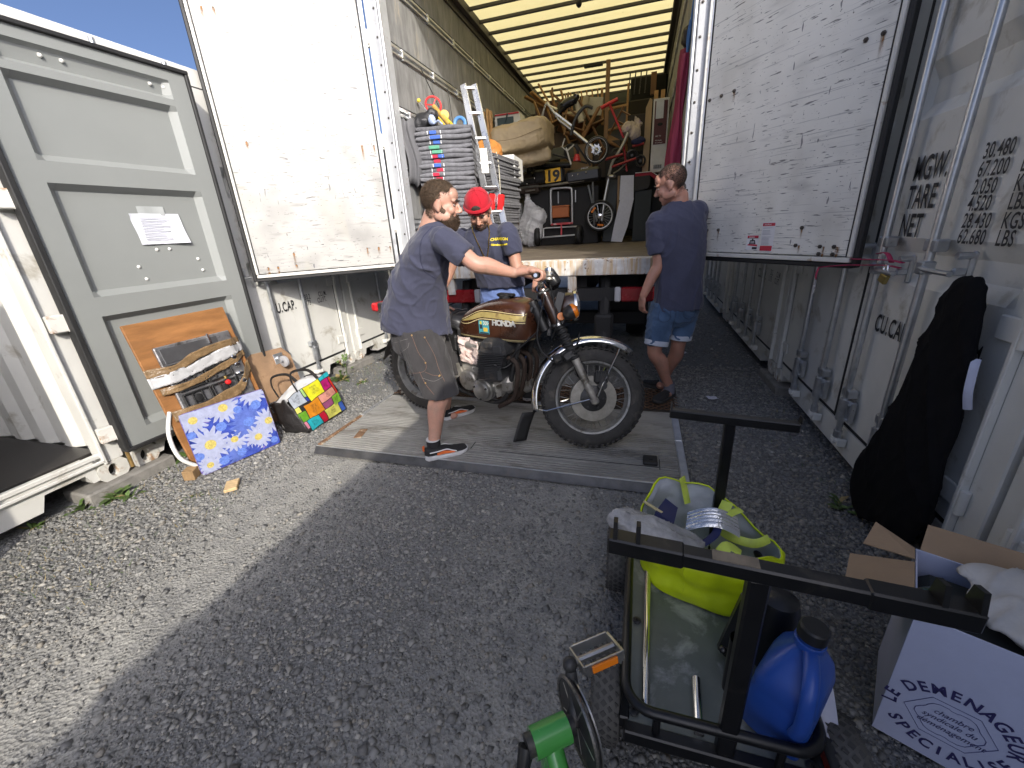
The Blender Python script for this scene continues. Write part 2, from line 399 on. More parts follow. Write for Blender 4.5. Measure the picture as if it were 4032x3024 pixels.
def container_text(p, x=1.345):
    y = -.004; U, W_ = (1, 0, 0), (0, 0, 1); T = lambda s, sz, xx, z, sx=.5, b=.0: [lettering(w_, sz, m_letter, p, (xx+.20*i_, y, z-CB), U, W_, sx, bold=b, space=1.08) for i_, w_ in enumerate(s.split('  '))]
    for s, z in (('MGW.', 1.562), ('TARE', 1.44), ('NET', 1.317)): T(s, .142, x+.07, z, .60, .0024)
    for s, z in (('30.480  KGS', 1.602), ('67.200  LBS', 1.540), ('2.050  KGS', 1.479), ('4.520  LBS', 1.421), ('28.430  KGS', 1.359), ('62.680  LBS', 1.301)): T(s, .076, x+.50, z, .66, .0012)
    T('CU.CAP.', .126, x+.07, .842, .60, .0024)
    T('33.2  CU.M.', .072, x+.50, .905, .62, .0008); T('1.173  CU.FT.', .072, x+.47, .845, .62, .0008)
def container(name, side, y0, label, opened=False, detail=True, text=True, face=None):
    # side +1: right row (face towards -X), -1: left row
    if side > 0: e = empty(name, (1.225 if face is None else face, y0+CW, CB), -90)
    else: e = empty(name, (-3.235 if face is None else face, y0, CB), 90)
    tag(e, label, 'shipping container', 'shipping containers lining the alley')
    m = MB(); pz0, pz1 = .1185, CH-.1185
    for x in (.055, CW-.055): m.box((x, .05, (pz0+pz1)/2), (.11, .10, pz1-pz0), b=.006)
    m.box((CW/2, .06, CH-.075), (CW-.332, .10, .13), b=.006)
    for x in (.115, CW-.115): m.box((x, -.012, (pz0+pz1)/2), (.02, .03, pz1-pz0-.002), b=.004)
    # sill with fork notch beside the castings
    pts = [(.167, .03), (.20, .03), (.225, .095), (.42, .095), (.455, .0), (CW-.455, .0), (CW-.42, .095), (CW-.225, .095), (CW-.20, .03), (CW-.167, .03), (CW-.167, .165), (.167, .165)]
    m.prism(pts, (0, .0, 0), (1, 0, 0), (0, 0, 1), (0, .12, 0))
    m.build('end_frame', m_white, e)
    for x in (0, CW-.165):
        for z in (0, CH-.12):
            c = MB(); casting(c, x, z); c.build('corner_casting', [m_cast, m_dark], e)
    s = MB()
    if not opened:
        s.box((CW/2, 3.1, CH/2+.03), (CW-.02, 5.9, CH-.1)); s.build('shell', m_white, e)
    if opened:
        # corrugated side walls, back and roof seen from within
        for xw, nm in ((CW-.06, 1), (.06, -1)):
            w = MB(); ys = [.12]; 
            pr = []; y = .1; k = 0
            while y < 6.0:
                pr += [(y, 0), (y+.07, 0), (y+.138, .036), (y+.208, .036)]; y += .276
            zs = [.17, CH-.1]; vs = [(xw+nm*(d-.0), yy, z) for yy, d in pr for z in zs]; n = len(pr)
            w.add(vs, [(2*i, 2*i+2, 2*i+3, 2*i+1) for i in range(n-1)]); w.add([(xw+nm*(d+.01), yy, z) for yy, d in pr for z in zs], [(2*i, 2*i+1, 2*i+3, 2*i+2) for i in range(n-1)])
            w.build('side_wall', m_white, e, ang=20)
        s = MB(); s.box((CW/2, 6.02, CH/2), (CW-.02, .05, CH-.1)); s.box((CW/2, 3.07, CH-.04), (CW-.02, 5.88, .04)); s.build('shell', m_white, e)
        f = MB(); f.box((CW/2, 3.06, .16), (CW-.12, 5.85, .03)); f.build('floor', M('dark_plywood_floor', (.035, .032, .03), .45, var=.5, vs=9, bump=.25, bs=70, stretch=(1, 6, 1)), e)
        b = MB(); b.box((CW/2, .0, .185), (CW-.22, .03, .03), b=.005); b.box((CW/2, -.02, .145), (CW-.24, .02, .02), b=.004); b.build('door_sill', m_white, e)
        r = MB()
        for x in (.45, .95, 1.45, 1.95): r.box((x, -.02, CH-.11), (.04, .05, .05), b=.006); r.box((x+.05, -.022, CH-.095), (.03, .04, .02), b=.004); r.prism([(0, 0), (.03, 0), (.02, .07), (-.01, .07)], (x-.03, -.045, CH-.12), (1, 0, 0), (0, 0, 1), (0, .02, 0))
        r.build('cam_keeper', m_galv, e)
        return e
    lw = (CW-.26)/2
    for k in (0, 1):
        x0 = .13 if k == 0 else CW/2+.004
        lm = leaf_mesh(lw-.004, CH-.33); lm.xf(Matrix.Translation((x0, .004, .19))); lf = lm.build('door_leaf', m_white, e, ang=25)
        g = MB(); x1 = x0+lw-.004
        g.box(((x0+x1)/2, .03, .178), (lw, .045, .024)); g.box(((x0+x1)/2, .03, CH-.135), (lw, .045, .012)); g.box(((x1 if k == 0 else x0), .026, CH/2+.02), (.012, .05, CH-.32)); g.box(((x0-.011) if k == 0 else (x1+.011), .03, CH/2+.02), (.02, .04, CH-.32))
        g.build('door_gasket', m_rubber, lf)
        if detail:
            hx = x0 if k == 0 else x1; sg = -1 if k == 0 else 1
            for z in (.32, .97, 1.62, 2.28):
                h = MB(); h.box((hx-sg*.03, -.006, z), (.13, .014, .085), b=.004); h.cyl((hx+sg*.035, -.012, z-.05), (hx+sg*.035, -.012, z+.05), .016, n=10); h.build('door_hinge', m_white, lf)
            for j, xr in enumerate((.62, 1.036) if k == 0 else (1.405, 1.783)):
                rod_set(lf, xr-.0, handle=(1.09+.04*(j % 2), .20) if True else None, dirx=1)
    if text: container_text(e)
    return e
ca = container('shipping_container', -1, -.87, 'open white container at far left, its grey door folded back', opened=True)
cb = container('shipping_container', -1, 1.575, 'closed white container with sunlit CU.CAP. lettering behind the left truck door')
cc = container('shipping_container', -1, 4.02, 'shaded container behind the bearded man, farther along the left row')
for i in range(1): container('shipping_container', -1, 6.47+i*2.45, 'far left-row container hidden beside the truck body', detail=False, text=False)
container('shipping_container', 1, -.84, 'nearest white container at the right edge, beside the cardboard box', text=False)
container('shipping_container', 1, 1.61, 'white container on the right with MGW TARE NET lettering and hanging jacket')
container('shipping_container', 1, 4.06, 'second right-row container, its lower half showing under the right truck door')
container('shipping_container', 1, 6.51, 'third right-row container, seen just behind the man in denim shorts')
container('shipping_container', 1, 8.96, 'fourth right-row container, deep in the alley past the man', detail=False, text=False)
for i, w_ in enumerate(('first', 'second', 'third')): container('shipping_container', 1, -3.29-i*2.45, w_+' right-row container behind the photographer, out of the picture', detail=False, text=False)
# concrete blocks the castings rest on
m_conc = M('concrete_block', (.22, .21, .19), .9, var=.25, vs=14, bump=.5, bs=50)
for x, y, l in ((-3.30, 1.53, 'concrete block under the rusty casting of the open container'), (-3.30, 4.0, 'concrete block under the casting joint by the moped-side weeds'), (1.30, 4.03, 'concrete block under the right-row corner casting beside the man'), (1.30, 1.58, 'concrete block under the near right corner casting behind the cardboard')):
    b = MB(); b.box((x, y, .022), (.26, .52, .09), rotm(0, 0, random.uniform(-4, 4)), b=.012); o = b.build('concrete_block', m_conc); tag(o, l.replace('moped-side ', ''), 'concrete block', 'blocks under the containers')
# open door leaf of the near left container, swung right round, inner side showing
def open_leaf():
    lw = (CW-.26)/2; a = 90+4.5
    m = leaf_inside_mesh(lw, CH-.33)
    # hinge at world (-3.15,1.53); leaf local x runs away along +Y, its inner side faces the alley
    T = Matrix.Translation((-3.165, 1.545, CB+.19)) @ Matrix.Rotation(R_(86), 4, 'Z') @ Matrix.Scale(-1, 4, (0, 1, 0))
    m.f = [f[::-1] for f in m.f]; m.xf(T)
    lf = m.build('door_leaf', m_grey, None, ang=25)
    tw = lambda x, y, z: T @ V((x, y, z))
    g = MB(); Rz = rotm(0, 0, 86)
    h = CH-.33
    for (cx, cz, sx, sz) in ((lw/2, -.012, lw+.05, .024), (lw/2, h+.012, lw+.05, .024), (-.014, h/2, .028, h), (lw+.012, h/2, .024, h)):
        p = tw(cx, .012, cz); g.box(p, (sx, .075, sz), Rz, b=.004)
    g.build('door_gasket', m_rubber, lf)
    b = MB()
    bolts = [(.33, h-.10), (.42, h-.10), (.33, h-.17), (.42, h-.17), (.86, h-.10), (.94, h-.10), (.86, h-.17), (.94, h-.17), (.58, 1.20), (.66, 1.20), (.95, 1.22), (1.0, 1.22), (.44, 1.10), (.46, 1.02), (.83, 1.12), (.84, 1.04)]
    for i, (x, z) in enumerate(bolts):
        p = tw(x, -.015 if z < 2.2 else .0, z); q = MB(); q.sph(p, .011, 8, 6); q.build('bolt', m_white, lf)
    # paper sheet in a plastic sleeve
    pm = MB(); 
    def fn(u, v):
        x = .50+u*.30; z = 1.235+v*.19; c = .006+.018*u*u*(1-v)+.004*math.sin(u*9+v*5)
        if u < .08 and v > .8: c += .01
        return tw(x-.02*v, -.012+c, z)
    pm.grid(fn, 12, 10); ps = pm.build('paper_notice', M('paper', (.72, .73, .78), .7, var=.04, vs=10))
    tag(ps, 'curled white paper notice taped to the grey container door', 'paper')
    lm = MB()
    for i in range(9):
        z = 1.395-i*.016; L = random.uniform(.12, .22)
        lm.add([tw(.53, .002, z), tw(.53+L, .008, z), tw(.53+L, .008, z-.004), tw(.53, .002, z-.004)], [(0, 1, 2, 3)])
    lm.build('printed_line', M('grey_print', (.30, .31, .35), .8), ps)
    tp = MB(); tp.grid(lambda u, v: tw(.54+u*.16, -.010+.003*math.sin(u*8), 1.415+v*.055), 6, 2); tp.build('tape', M('clear_tape', (.40, .42, .41), .2), ps)
    return lf
lf = open_leaf()
lf.parent = ca; lf.matrix_parent_inverse = (Matrix.Translation(V((-3.235, -.87, CB))) @ Matrix.Rotation(R_(90), 4, 'Z')).inverted()
ll = leaf_inside_mesh((CW-.26)/2, CH-.33); ll.xf(Matrix.Translation((-3.15, -.80, CB+.19)) @ Matrix.Rotation(R_(14), 4, 'Z')); lo = ll.build('door_leaf', m_grey, None, ang=25); lo.parent = ca; lo.matrix_parent_inverse = lf.matrix_parent_inverse
# hinge line, brackets and rust on the jamb of the open container
jb = MB(); jb.cyl((-3.165, 1.535, .12), (-3.165, 1.535, 2.6), .011, n=10); jo = jb.build('hinge_pin', M('brassy_rust_pin', (.42, .27, .10), .35, .7, var=.4, vs=14)); jo.parent = ca; jo.matrix_parent_inverse = lf.matrix_parent_inverse
for z in (.38, 1.09, 1.75, 2.42):
    hb = MB(); hb.box((-3.185, 1.50, z), (.04, .11, .10), rotm(0, 0, -12), b=.006); hb.cyl((-3.165, 1.535, z-.05), (-3.165, 1.535, z+.05), .02, n=10); ho = hb.build('door_hinge', m_cast); ho.parent = ca; ho.matrix_parent_inverse = lf.matrix_parent_inverse
# ---------------------------------------------------------------- removal truck, its doors and tail lift
TX0, TX1, TY0, TY1, TZ, TR = -2.15, .32, 3.72, 10.2, 1.18, 3.93
def scuffed_white(name, base, seed, dirt=.5):
    mt, nt, b = newmat(name); n = N(nt)
    c = n.mix(n.noise(n.coord(), 1.6, 6, .6), cm(base, .90), cm(base, 1.06))
    def marks(scale, rot, sc, lo, hi, col, c, mul=1.0):
        co = n.coord(scale=scale, rot=rot, loc=(seed, seed*.7, seed*.3)); f = n.noise(co, sc, 2.5, .5); k = n.ramp(f, [(lo, 0.0), (hi, mul)])
        return n.mix(k, c, col)
    # faint cloudy grime, rub marks, and short dark scratches in several directions
    c = marks((1, 1, 1), (0, 0, 0), 3.2, .50, .80, cm(base, .62), c, dirt)
    c = marks((1, 1, 5), (0, 0, 0), 4.0, .60, .74, cm(base, .55), c, .8*dirt)
    c = marks((2.6, 2.6, 22), (8, 6, 0), 4.2, .65, .69, (.12, .12, .12), c, .9)
    c = marks((5, 5, 34), (-24, 18, 0), 3.4, .700, .725, (.10, .10, .11), c, .9)
    c = marks((1.2, 1.2, 60), (14, 9, 0), 2.0, .62, .68, (.30, .30, .30), c, .6)
    c = marks((1.0, 1.0, .35), (0, 0, 0), 5.0, .56, .78, (.42, .39, .31), c, .5*dirt)
    c = marks((12, 12, 2.6), (18, -14, 0), 3.4, .705, .73, (.13, .13, .14), c, .85)
    c = marks((22, 22, 22), (0, 0, 0), 3.5, .70, .735, (.12, .11, .10), c, .9)
    nt.links.new(c, b.inputs['Base Color']); b.inputs['Roughness'].default_value = .42
    nt.links.new(n.bump(n.noise(n.coord(), 30, 5), .06, .01), b.inputs['Normal']); return mt
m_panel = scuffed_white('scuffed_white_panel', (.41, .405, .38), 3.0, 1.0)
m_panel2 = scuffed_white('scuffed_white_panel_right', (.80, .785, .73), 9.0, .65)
m_alu = M('worn_aluminium', (.56, .57, .58), .38, .75, var=.15, vs=16, bump=.05, bs=120)
m_trim = M('white_trim', (.68, .67, .62), .45, var=.08, vs=6, dirt=((.30, .17, .07), .08, 9))
m_bolt = M('dark_bolt', (.06, .052, .045), .55, .3, var=.3, vs=40)
m_boltz = M('zinc_bolt', (.5, .5, .5), .35, .8)
m_ply = M('grey_weathered_plywood', (.205, .205, .20), .85, var=.35, vs=16, bump=.25, bs=120, stretch=(1, 1, .25), dirt=((.34, .31, .25), .12, 8))
m_plyedge = M('bare_plywood_edge', (.36, .22, .11), .85, var=.3, vs=30)
m_bow = M('dark_roof_bow', (.06, .055, .05), .6, var=.2)
m_frame = M('grey_post_paint', (.42, .43, .44), .5, .2, var=.12, vs=8, dirt=((.25, .2, .15), .1, 16))
m_chas = M('black_chassis', (.012, .012, .013), .7, var=.3)
def rust_white(name='rusty_white_beam'):
    mt, nt, b = newmat(name); n = N(nt); co = n.coord(); f = n.noise(co, 15, 8, .7, .6); g = n.noise(n.coord(scale=(9, 9, .8)), 3, 6, .6)
    c = n.mix(n.ramp(n.noise(co, 20, 6), [(.3, 0.0), (.7, 1.0)]), (.52, .51, .48), (.72, .71, .68))
    c = n.mix(n.ramp(g, [(.46, 0.0), (.62, .85)]), c, (.50, .33, .14)); c = n.mix(n.ramp(f, [(.60, 0.0), (.64, 1.0)]), c, (.14, .065, .025))
    nt.links.new(c, b.inputs['Base Color']); b.inputs['Roughness'].default_value = .6; nt.links.new(n.bump(f, .3, .004), b.inputs['Normal']); return mt
m_beam = rust_white()
truck = empty('removal_truck', ((TX0+TX1)/2, TY0, 0), world=True)
tag(truck, 'open removal truck box loaded with furniture, seen from behind', 'truck')
def truck_body():
    p = truck
    f = MB(); f.box(((TX0+TX1)/2, (TY0+TY1)/2+.01, TZ-.02), (TX1-TX0, TY1-TY0, .04)); f.build('cargo_floor', M('worn_cargo_floor', (.115, .092, .07), .75, var=.4, vs=9, bump=.15, bs=80, stretch=(.6, 4, 1), dirt=((.27, .23, .17), .3, 7)), p)
    b = MB(); b.box(((TX0+TX1)/2, TY0-.03, TZ-.068), (TX1-TX0+.14, .06, .13), b=.005); b.box(((TX0+TX1)/2, TY0+.02, TZ-.008), (TX1-TX0+.12, .06, .02), b=.003)
    b.box((-.56, TY0-.02, TZ-.21), (.075, .05, .15), b=.004); b.box((-1.72, TY0-.02, TZ-.21), (.075, .05, .15), b=.004)
    bo = b.build('rear_beam', m_beam, p)
    l = MB(); l.box((-1.0, TY0-.066, TZ-.06), (.14, .014, .06), b=.02); l.box((-1.0, TY0-.075, TZ-.06), (.07, .016, .03), b=.008); l.build('rusty_lock_plate', m_rust, bo)
    # side walls: plywood panels with lashing rails between them
    zr = [TZ+.37, 2.03, 2.50, 2.98, 3.46]
    for sx, X, nm in ((-1, TX0, 'left'), (1, TX1, 'right')):
        zz = [TZ]+zr+[TR-.08]
        w = MB(); w.box((X+sx*.035, (TY0+TY1)/2+.03, (TZ+TR)/2), (.03, TY1-TY0-.06, TR-TZ)); w.build('side_wall', M('side_wall_skin', (.10, .10, .095), .7), p)
        for i in range(len(zz)-1):
            z0, z1 = zz[i]+(.055 if i else .0), zz[i+1]-.055
            y = TY0+.10
            k = 0
            while y < TY1-.2:
                L = 2.42; y1 = min(y+L, TY1-.02); q = MB(); q.box((X+sx*.009, (y+y1)/2, (z0+z1)/2), (.018, y1-y-.006, z1-z0), b=.003); po = q.build('wall_panel', m_ply, p)
                if k == 0:
                    e = MB(); e.box((X-sx*.004, TY0+.106, (z0+z1)/2), (.022, .018, z1-z0-.004), b=.003); e.build('split_panel_edge', m_plyedge, po)
                y += L; k += 1
        for z in zr:
            r = MB(); r.box((X+sx*.012, (TY0+TY1)/2+.06, z), (.012, TY1-TY0-.16, .10)); r.box((X-sx*.004, (TY0+TY1)/2+.06, z+.016), (.026, TY1-TY0-.16, .012), b=.003); r.box((X-sx*.004, (TY0+TY1)/2+.06, z-.030), (.030, TY1-TY0-.16, .016), b=.003)
            y = TY0+.35
            while y < TY1: r.box((X-sx*.004, y, z-.004), (.03, .035, .085), b=.004); y += .62
            r.build('lashing_rail', m_alu if sx < 0 else m_frame, p)
        c = MB(); c.box((X-sx*.03, (TY0+TY1)/2, TR-.03), (.10, TY1-TY0, .09), b=.004); c.box((X-sx*.005, (TY0+TY1)/2, TR-.10), (.03, TY1-TY0, .07)); c.build('roof_rail', m_bow, p)
    # rear posts
    for sx, X in ((-1, TX0), (1, TX1)):
        q = MB(); q.box((X+sx*.02, TY0+.02, (TZ+TR)/2), (.085, .09, TR-TZ+.1), b=.006); q.box((X-sx*.035, TY0+.05, (TZ+TR)/2), (.02, .12, TR-TZ), b=.004)
        po = q.build('rear_post', m_frame, p)
        e = MB(); e.cyl((X-sx*.04, TY0-.01, TZ), (X-sx*.04, TY0-.01, TR), .014, n=8); e.build('post_edge', m_alu, po)
        e = MB(); e.box((X+sx*.055, TY0-.04, (TZ+TR)/2), (.018, .04, TR-TZ), b=.003); e.build('post_trim', m_trim, po)
        bme = None
        for i in range(14):
            if bme is None: t = MB(); t.sph((0, 0, 0), (.009, .006, .009), 8, 6); bme = t.mesh('bolt'); bme.materials.append(m_bolt)
            inst('bolt', bme, (X+sx*.0, TY0-.027, TZ+.10+i*.19), po)
    h = MB(); h.box(((TX0+TX1)/2, TY0+.02, TR+.03), (TX1-TX0+.1, .1, .16), b=.006); h.build('rear_header', m_frame, p)
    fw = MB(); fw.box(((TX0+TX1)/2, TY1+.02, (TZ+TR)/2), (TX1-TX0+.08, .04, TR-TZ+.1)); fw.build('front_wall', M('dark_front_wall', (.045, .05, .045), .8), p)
    # translucent roof and its bows
    mt, nt, bs = newmat('translucent_roof'); n = N(nt); nt.nodes.remove(bs)
    col = n.mix(n.noise(n.coord(scale=(1, 2, 1)), 3, 6, .65), (.72, .60, .25), (.84, .73, .36)); col = n.mix(n.ramp(n.noise(n.coord(), 24, 4), [(.66, 0.0), (.72, .35)]), col, (.45, .36, .14))
    tr = n.n('ShaderNodeBsdfTranslucent', {'Color': col}); df = n.n('ShaderNodeBsdfDiffuse', {'Color': col}); mx = n.n('ShaderNodeMixShader', {0: .22, 1: tr.outputs[0], 2: df.outputs[0]}); nt.links.new(mx.outputs[0], nt.nodes['Material Output'].inputs[0])
    r = MB(); r.grid(lambda u, v: (lerp(TX0-.05, TX1+.05, u), lerp(TY0+.05, TY1, v), TR+.015+.02*math.sin(u*math.pi)+.004*math.sin(v*113)), 8, 60); r.build('translucent_roof', mt, p)
    y = TY0+.25
    while y < TY1-.05:
        q = MB(); q.bar((TX0+.02, y, TR-.02), (TX1-.02, y, TR-.02), .032, .035, .004); q.build('roof_bow', m_bow, p); y += .352
    k = MB(); k.sph((-.81, 5.95, TR-.09), (.035, .035, .045), 12, 8); k.cyl((-.81, 5.95, TR-.06), (-.81, 5.95, TR-.03), .012); k.build('roof_lamp', m_chas, p)
    k = MB(); k.box((-.87, 8.12, TR-.055), (.30, .07, .05), b=.006); k.build('roof_box', m_chas, p)
    # underside
    q = MB(); 
    for x in (-1.35, -.5): q.box((x, 7.0, .93), (.10, 6.3, .24))
    q.box((-.92, 3.80, .87), (2.36, .10, .11)); q.box((-.92, 4.35, .55), (2.0, .12, .12)); q.box((-.92, 4.0, 1.07), (2.4, .5, .05)); q.box((-1.6, 4.6, .75), (.5, .6, .4)); q.box((-.2, 4.7, .75), (.4, .5, .4))
    q.build('chassis', m_chas, p)
    for x in (-1.85, .0):
        w = MB(); w.lathe([(.18, -.12), (.45, -.13), (.48, -.08), (.48, .08), (.45, .13), (.18, .12)], (x, 5.9, .48), (1, 0, 0), 32); w.lathe([(0.02, -.06), (.18, -.10), (.2, .0), (.18, .10), (.02, .06)], (x, 5.9, .48), (1, 0, 0), 24); w.build('truck_wheel', m_rubber, p)
    for x in (-1.62, -.28):
        w = MB(); w.tube([(x, 3.85, 1.0), (x, 3.72, .62), (x, 3.42, .14)], .05, 8); w.box((x, 3.70, .60), (.16, .14, .22), b=.02); w.cyl((x-.1, 3.40, .12), (x+.1, 3.40, .12), .05, n=12); w.build('lift_arm', m_chas, p)
    w = MB(); w.cyl((-.80, 3.95, .86), (-.80, 3.78, .48), .02); w.box((-.80, 3.86, .80), (.12, .04, .13), b=.01); w.build('tow_fitting', M('grey_steel_dirty', (.10, .10, .10), .6, .4), p)
    for x0, x1, w0 in ((-1.98, -1.50, 0), (-.14, .34, 1)):
        l = MB(); l.box(((x0+x1)/2, TY0+.0, .875), (x1-x0, .05, .125), b=.012); lo = l.build('tail_light', M('red_lens', (.22, .008, .012), .25, var=.1), p)
        g = MB(); xx = x0-.028 if w0 else x1+.028; g.box((xx, TY0, .875), (.052, .05, .125), b=.01); g.build('clear_lens', M('grey_lens', (.45, .45, .47), .3), lo)
        g = MB(); g.box(((x0+x1)/2+.1*(1 if w0 else -1), TY0-.027, .885), (.16, .01, .1), b=.004); g.build('bright_lens', M('red_lens_bright', (.55, .01, .02), .25), lo)
def truck_door(side):
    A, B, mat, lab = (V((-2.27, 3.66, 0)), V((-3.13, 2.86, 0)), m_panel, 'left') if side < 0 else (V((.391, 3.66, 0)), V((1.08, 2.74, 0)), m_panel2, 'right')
    U = (B-A).normalized(); Nn = V((0, 0, 1)).cross(U); Nn = Nn if Nn.y < 0 else -Nn      # inner face normal, towards the camera
    W = (B-A).length; z0, z1 = 1.185, 3.82
    P = lambda u, z, d=0: A+U*u+V((0, 0, z))+Nn*d
    R = Matrix((U, Nn*-1, V((0, 0, 1)))).transposed()
    bx = lambda m, u0, u1, za, zb, d0, d1, b=0: m.box(P((u0+u1)/2, (za+zb)/2, (d0+d1)/2), (abs(u1-u0), abs(d1-d0), zb-za), R, b)
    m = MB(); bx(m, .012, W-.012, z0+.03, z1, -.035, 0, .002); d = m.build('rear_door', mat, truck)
    t = MB(); bx(t, -.03, W+.012, z0-.004, z0+.022, -.036, .006, .004); t.build('door_trim', m_trim, d)
    for u0, u1 in ((-.035, .002), (W-.004, W+.016)):
        t = MB(); bx(t, u0, u1, z0+.024, z1, -.034, .007, .004); t.build('door_trim', m_trim if u0 > 0 else m_alu, d)
    g = MB(); bx(g, -.035, W+.025, z0-.034, z0-.006, -.045, -.004, .006); bx(g, W+.018, W+.045, z0-.03, z1, -.05, -.005, .006); bx(g, .004, .010, z0+.024, z1, -.02, .003); bx(g, W-.011, W-.006, z0+.024, z1, -.02, .003); g.build('door_seal', m_rubber, d)
    hz = [(u, z) for z in (2.215, 3.06) for u in (.04, .142, .246, 1.017, 1.092)]+[(u, 1.367) for u in (.034, .14, .245, .866)]+[(.866, 1.268)]+[(u, z) for u in (1.012, 1.089) for z in (1.223, 1.263)]
    bm = MB(); bm.lathe([(0, .009), (.008, .009), (.0115, .006), (.0115, .0), ], (0, 0, 0), (0, -1, 0), 6); bm.cyl((0, .0, 0), (0, -.013, 0), .006, n=8)
    mes = {}
    for kind, mt in (('d', m_bolt), ('z', m_boltz)):
        q = MB(); q.v = list(bm.v); q.f = list(bm.f); q.m = list(bm.m); me = q.mesh('bolt', smooth=False); me.materials.append(mt); mes[kind] = me
    for i, (u, z) in enumerate(hz):
        kd = 'z' if (z in (2.215, 3.06) and u in (.142, .246, 1.092) and side < 0) else 'd'
        o = inst('bolt', mes[kd], P(u if side < 0 or z > 1.3 else u-.02, z, .001), d); o.rotation_euler = R.to_euler()
    # rust runs below the bolts
    mt = MATS.get('rust_run')
    if not mt:
        mt, nt, bs = newmat('rust_run'); n = N(nt); bs.inputs['Base Color'].default_value = (.30, .14, .035, 1); bs.inputs['Roughness'].default_value = .8
        tc = n.n('ShaderNodeTexCoord'); s = n.n('ShaderNodeSeparateXYZ', {'Vector': tc.outputs['Generated']})
        ed = n.math('MULTIPLY', n.math('SUBTRACT', 1.0, n.math('ABSOLUTE', n.math('SUBTRACT', n.math('MULTIPLY', s.outputs['X'], 2.0), 1.0)), True), n.math('POWER', s.outputs['Z'], 1.1))
        a = n.math('MULTIPLY', ed, n.ramp(n.noise(n.coord(scale=(1, 1, .25)), 120, 3), [(.3, .25), (.6, 1.5)]), True)
        nt.links.new(a, bs.inputs['Alpha'])
    for u, z in hz:
        if z > 2 and random.random() < .55: continue
        L = random.uniform(.06, .13) if z > 1.3 else random.uniform(.03, .06); w = random.uniform(.008, .016); q = MB()
        q.add([P(u-w, z-L, .0016), P(u+w, z-L, .0016), P(u+w*.8, z, .0016), P(u-w*.8, z, .0016)], [(0, 1, 2, 3)]); q.build('rust_run', mt, d, smooth=False)
    # outside bars and hinges glimpsed at the hinge gap
    k = MB()
    for z in (1.55, 2.25, 3.0, 3.6): k.box(P(-.045, z, -.02), (.09, .05, .09), R, .006); k.cyl(P(-.05, z-.06, -.02), P(-.05, z+.06, -.02), .016, n=8)
    k.build('door_hinge', m_trim, d)
    if side > 0:      # two stickers low on the panel
        for u0, u1, za, zb, kind in ((.497, .588, 1.236, 1.330, 0), (.600, .694, 1.229, 1.404, 1)):
            q = MB(); q.add([P(u0, za, .002), P(u1, za, .002), P(u1, zb, .002), P(u0, zb, .002)], [(0, 1, 2, 3)]); s = q.build('sticker', M('sticker_white', (.74, .74, .76), .4), d)
            mr = M('sticker_red', (.52, .02, .05), .4); mk_ = M('sticker_black', (.02, .02, .03), .4)
            q = MB(); q.add([P(u0+.004, zb-.022, .003), P(u1-.004, zb-.022, .003), P(u1-.004, zb-.004, .003), P(u0+.004, zb-.004, .003)], [(0, 1, 2, 3)])
            if kind: q.build('sticker_band', mr, s); q = MB(); q.add([P(u0+.004, za+.003, .003), P(u1-.004, za+.003, .003), P(u1-.004, za+.034, .003), P(u0+.004, za+.034, .003)], [(0, 1, 2, 3)])
            else: q.build('sticker_band', mr, s); q = MB(); q.add([P(u0+.008, za+.028, .003), P(u1-.004, za+.022, .003), P(u1-.008, za+.034, .003), P(u0+.014, za+.036, .003)], [(0, 1, 2, 3)])
            q.build('sticker_band', mr, s)
            lettering('maxliftest' if kind else 'maxitest', .014, M('sticker_text_white', (.9, .9, .9), .5), s, P(u0+.016, zb-.017, .004), U, (0, 0, 1), .9, name='sticker_lettering')
            if kind:
                q = MB()
                for i in range(14):
                    if i in (1, 6): continue
                    zz = zb-.032-i*.0078; q.add([P(u0+.008, zz, .003), P(u0+.008+random.uniform(.05, .076), zz, .003), P(u0+.008+.05, zz-.0028, .003), P(u0+.008, zz-.0028, .003)], [(0, 1, 2, 3)])
                q.build('sticker_print', M('sticker_grey', (.35, .36, .42), .5), s)
            else:
                q = MB(); c = (u0+u1)/2; q.add([P(c-.026, za+.036, .0032), P(c+.026, za+.036, .0032), P(c+.018, za+.062, .0032), P(c-.018, za+.062, .0032)], [(0, 1, 2, 3)]); q.add([P(c-.006, za+.062, .0032), P(c+.006, za+.062, .0032), P(c+.006, za+.070, .0032), P(c-.006, za+.070, .0032)], [(0, 1, 2, 3)])
                q.add([P(u0+.048, za+.004, .0032), P(u1-.006, za+.004, .0032), P(u1-.006, za+.018, .0032), P(u0+.048, za+.018, .0032)], [(0, 1, 2, 3)]); q.build('sticker_weight', mk_, s)
                lettering('1500', .02, M('sticker_text_white', (.9, .9, .9), .5), s, P(c-.019, za+.041, .004), U, (0, 0, 1), .85, name='sticker_lettering')
                q = MB(); q.add([P(u0+.006, za+.078-.006, .0031), P(u1-.006, za+.078-.006, .0031), P(u1-.006, za+.078-.002, .0031), P(u0+.006, za+.078-.002, .0031)], [(0, 1, 2, 3)]); q.build('sticker_print', mk_, s)
    return d
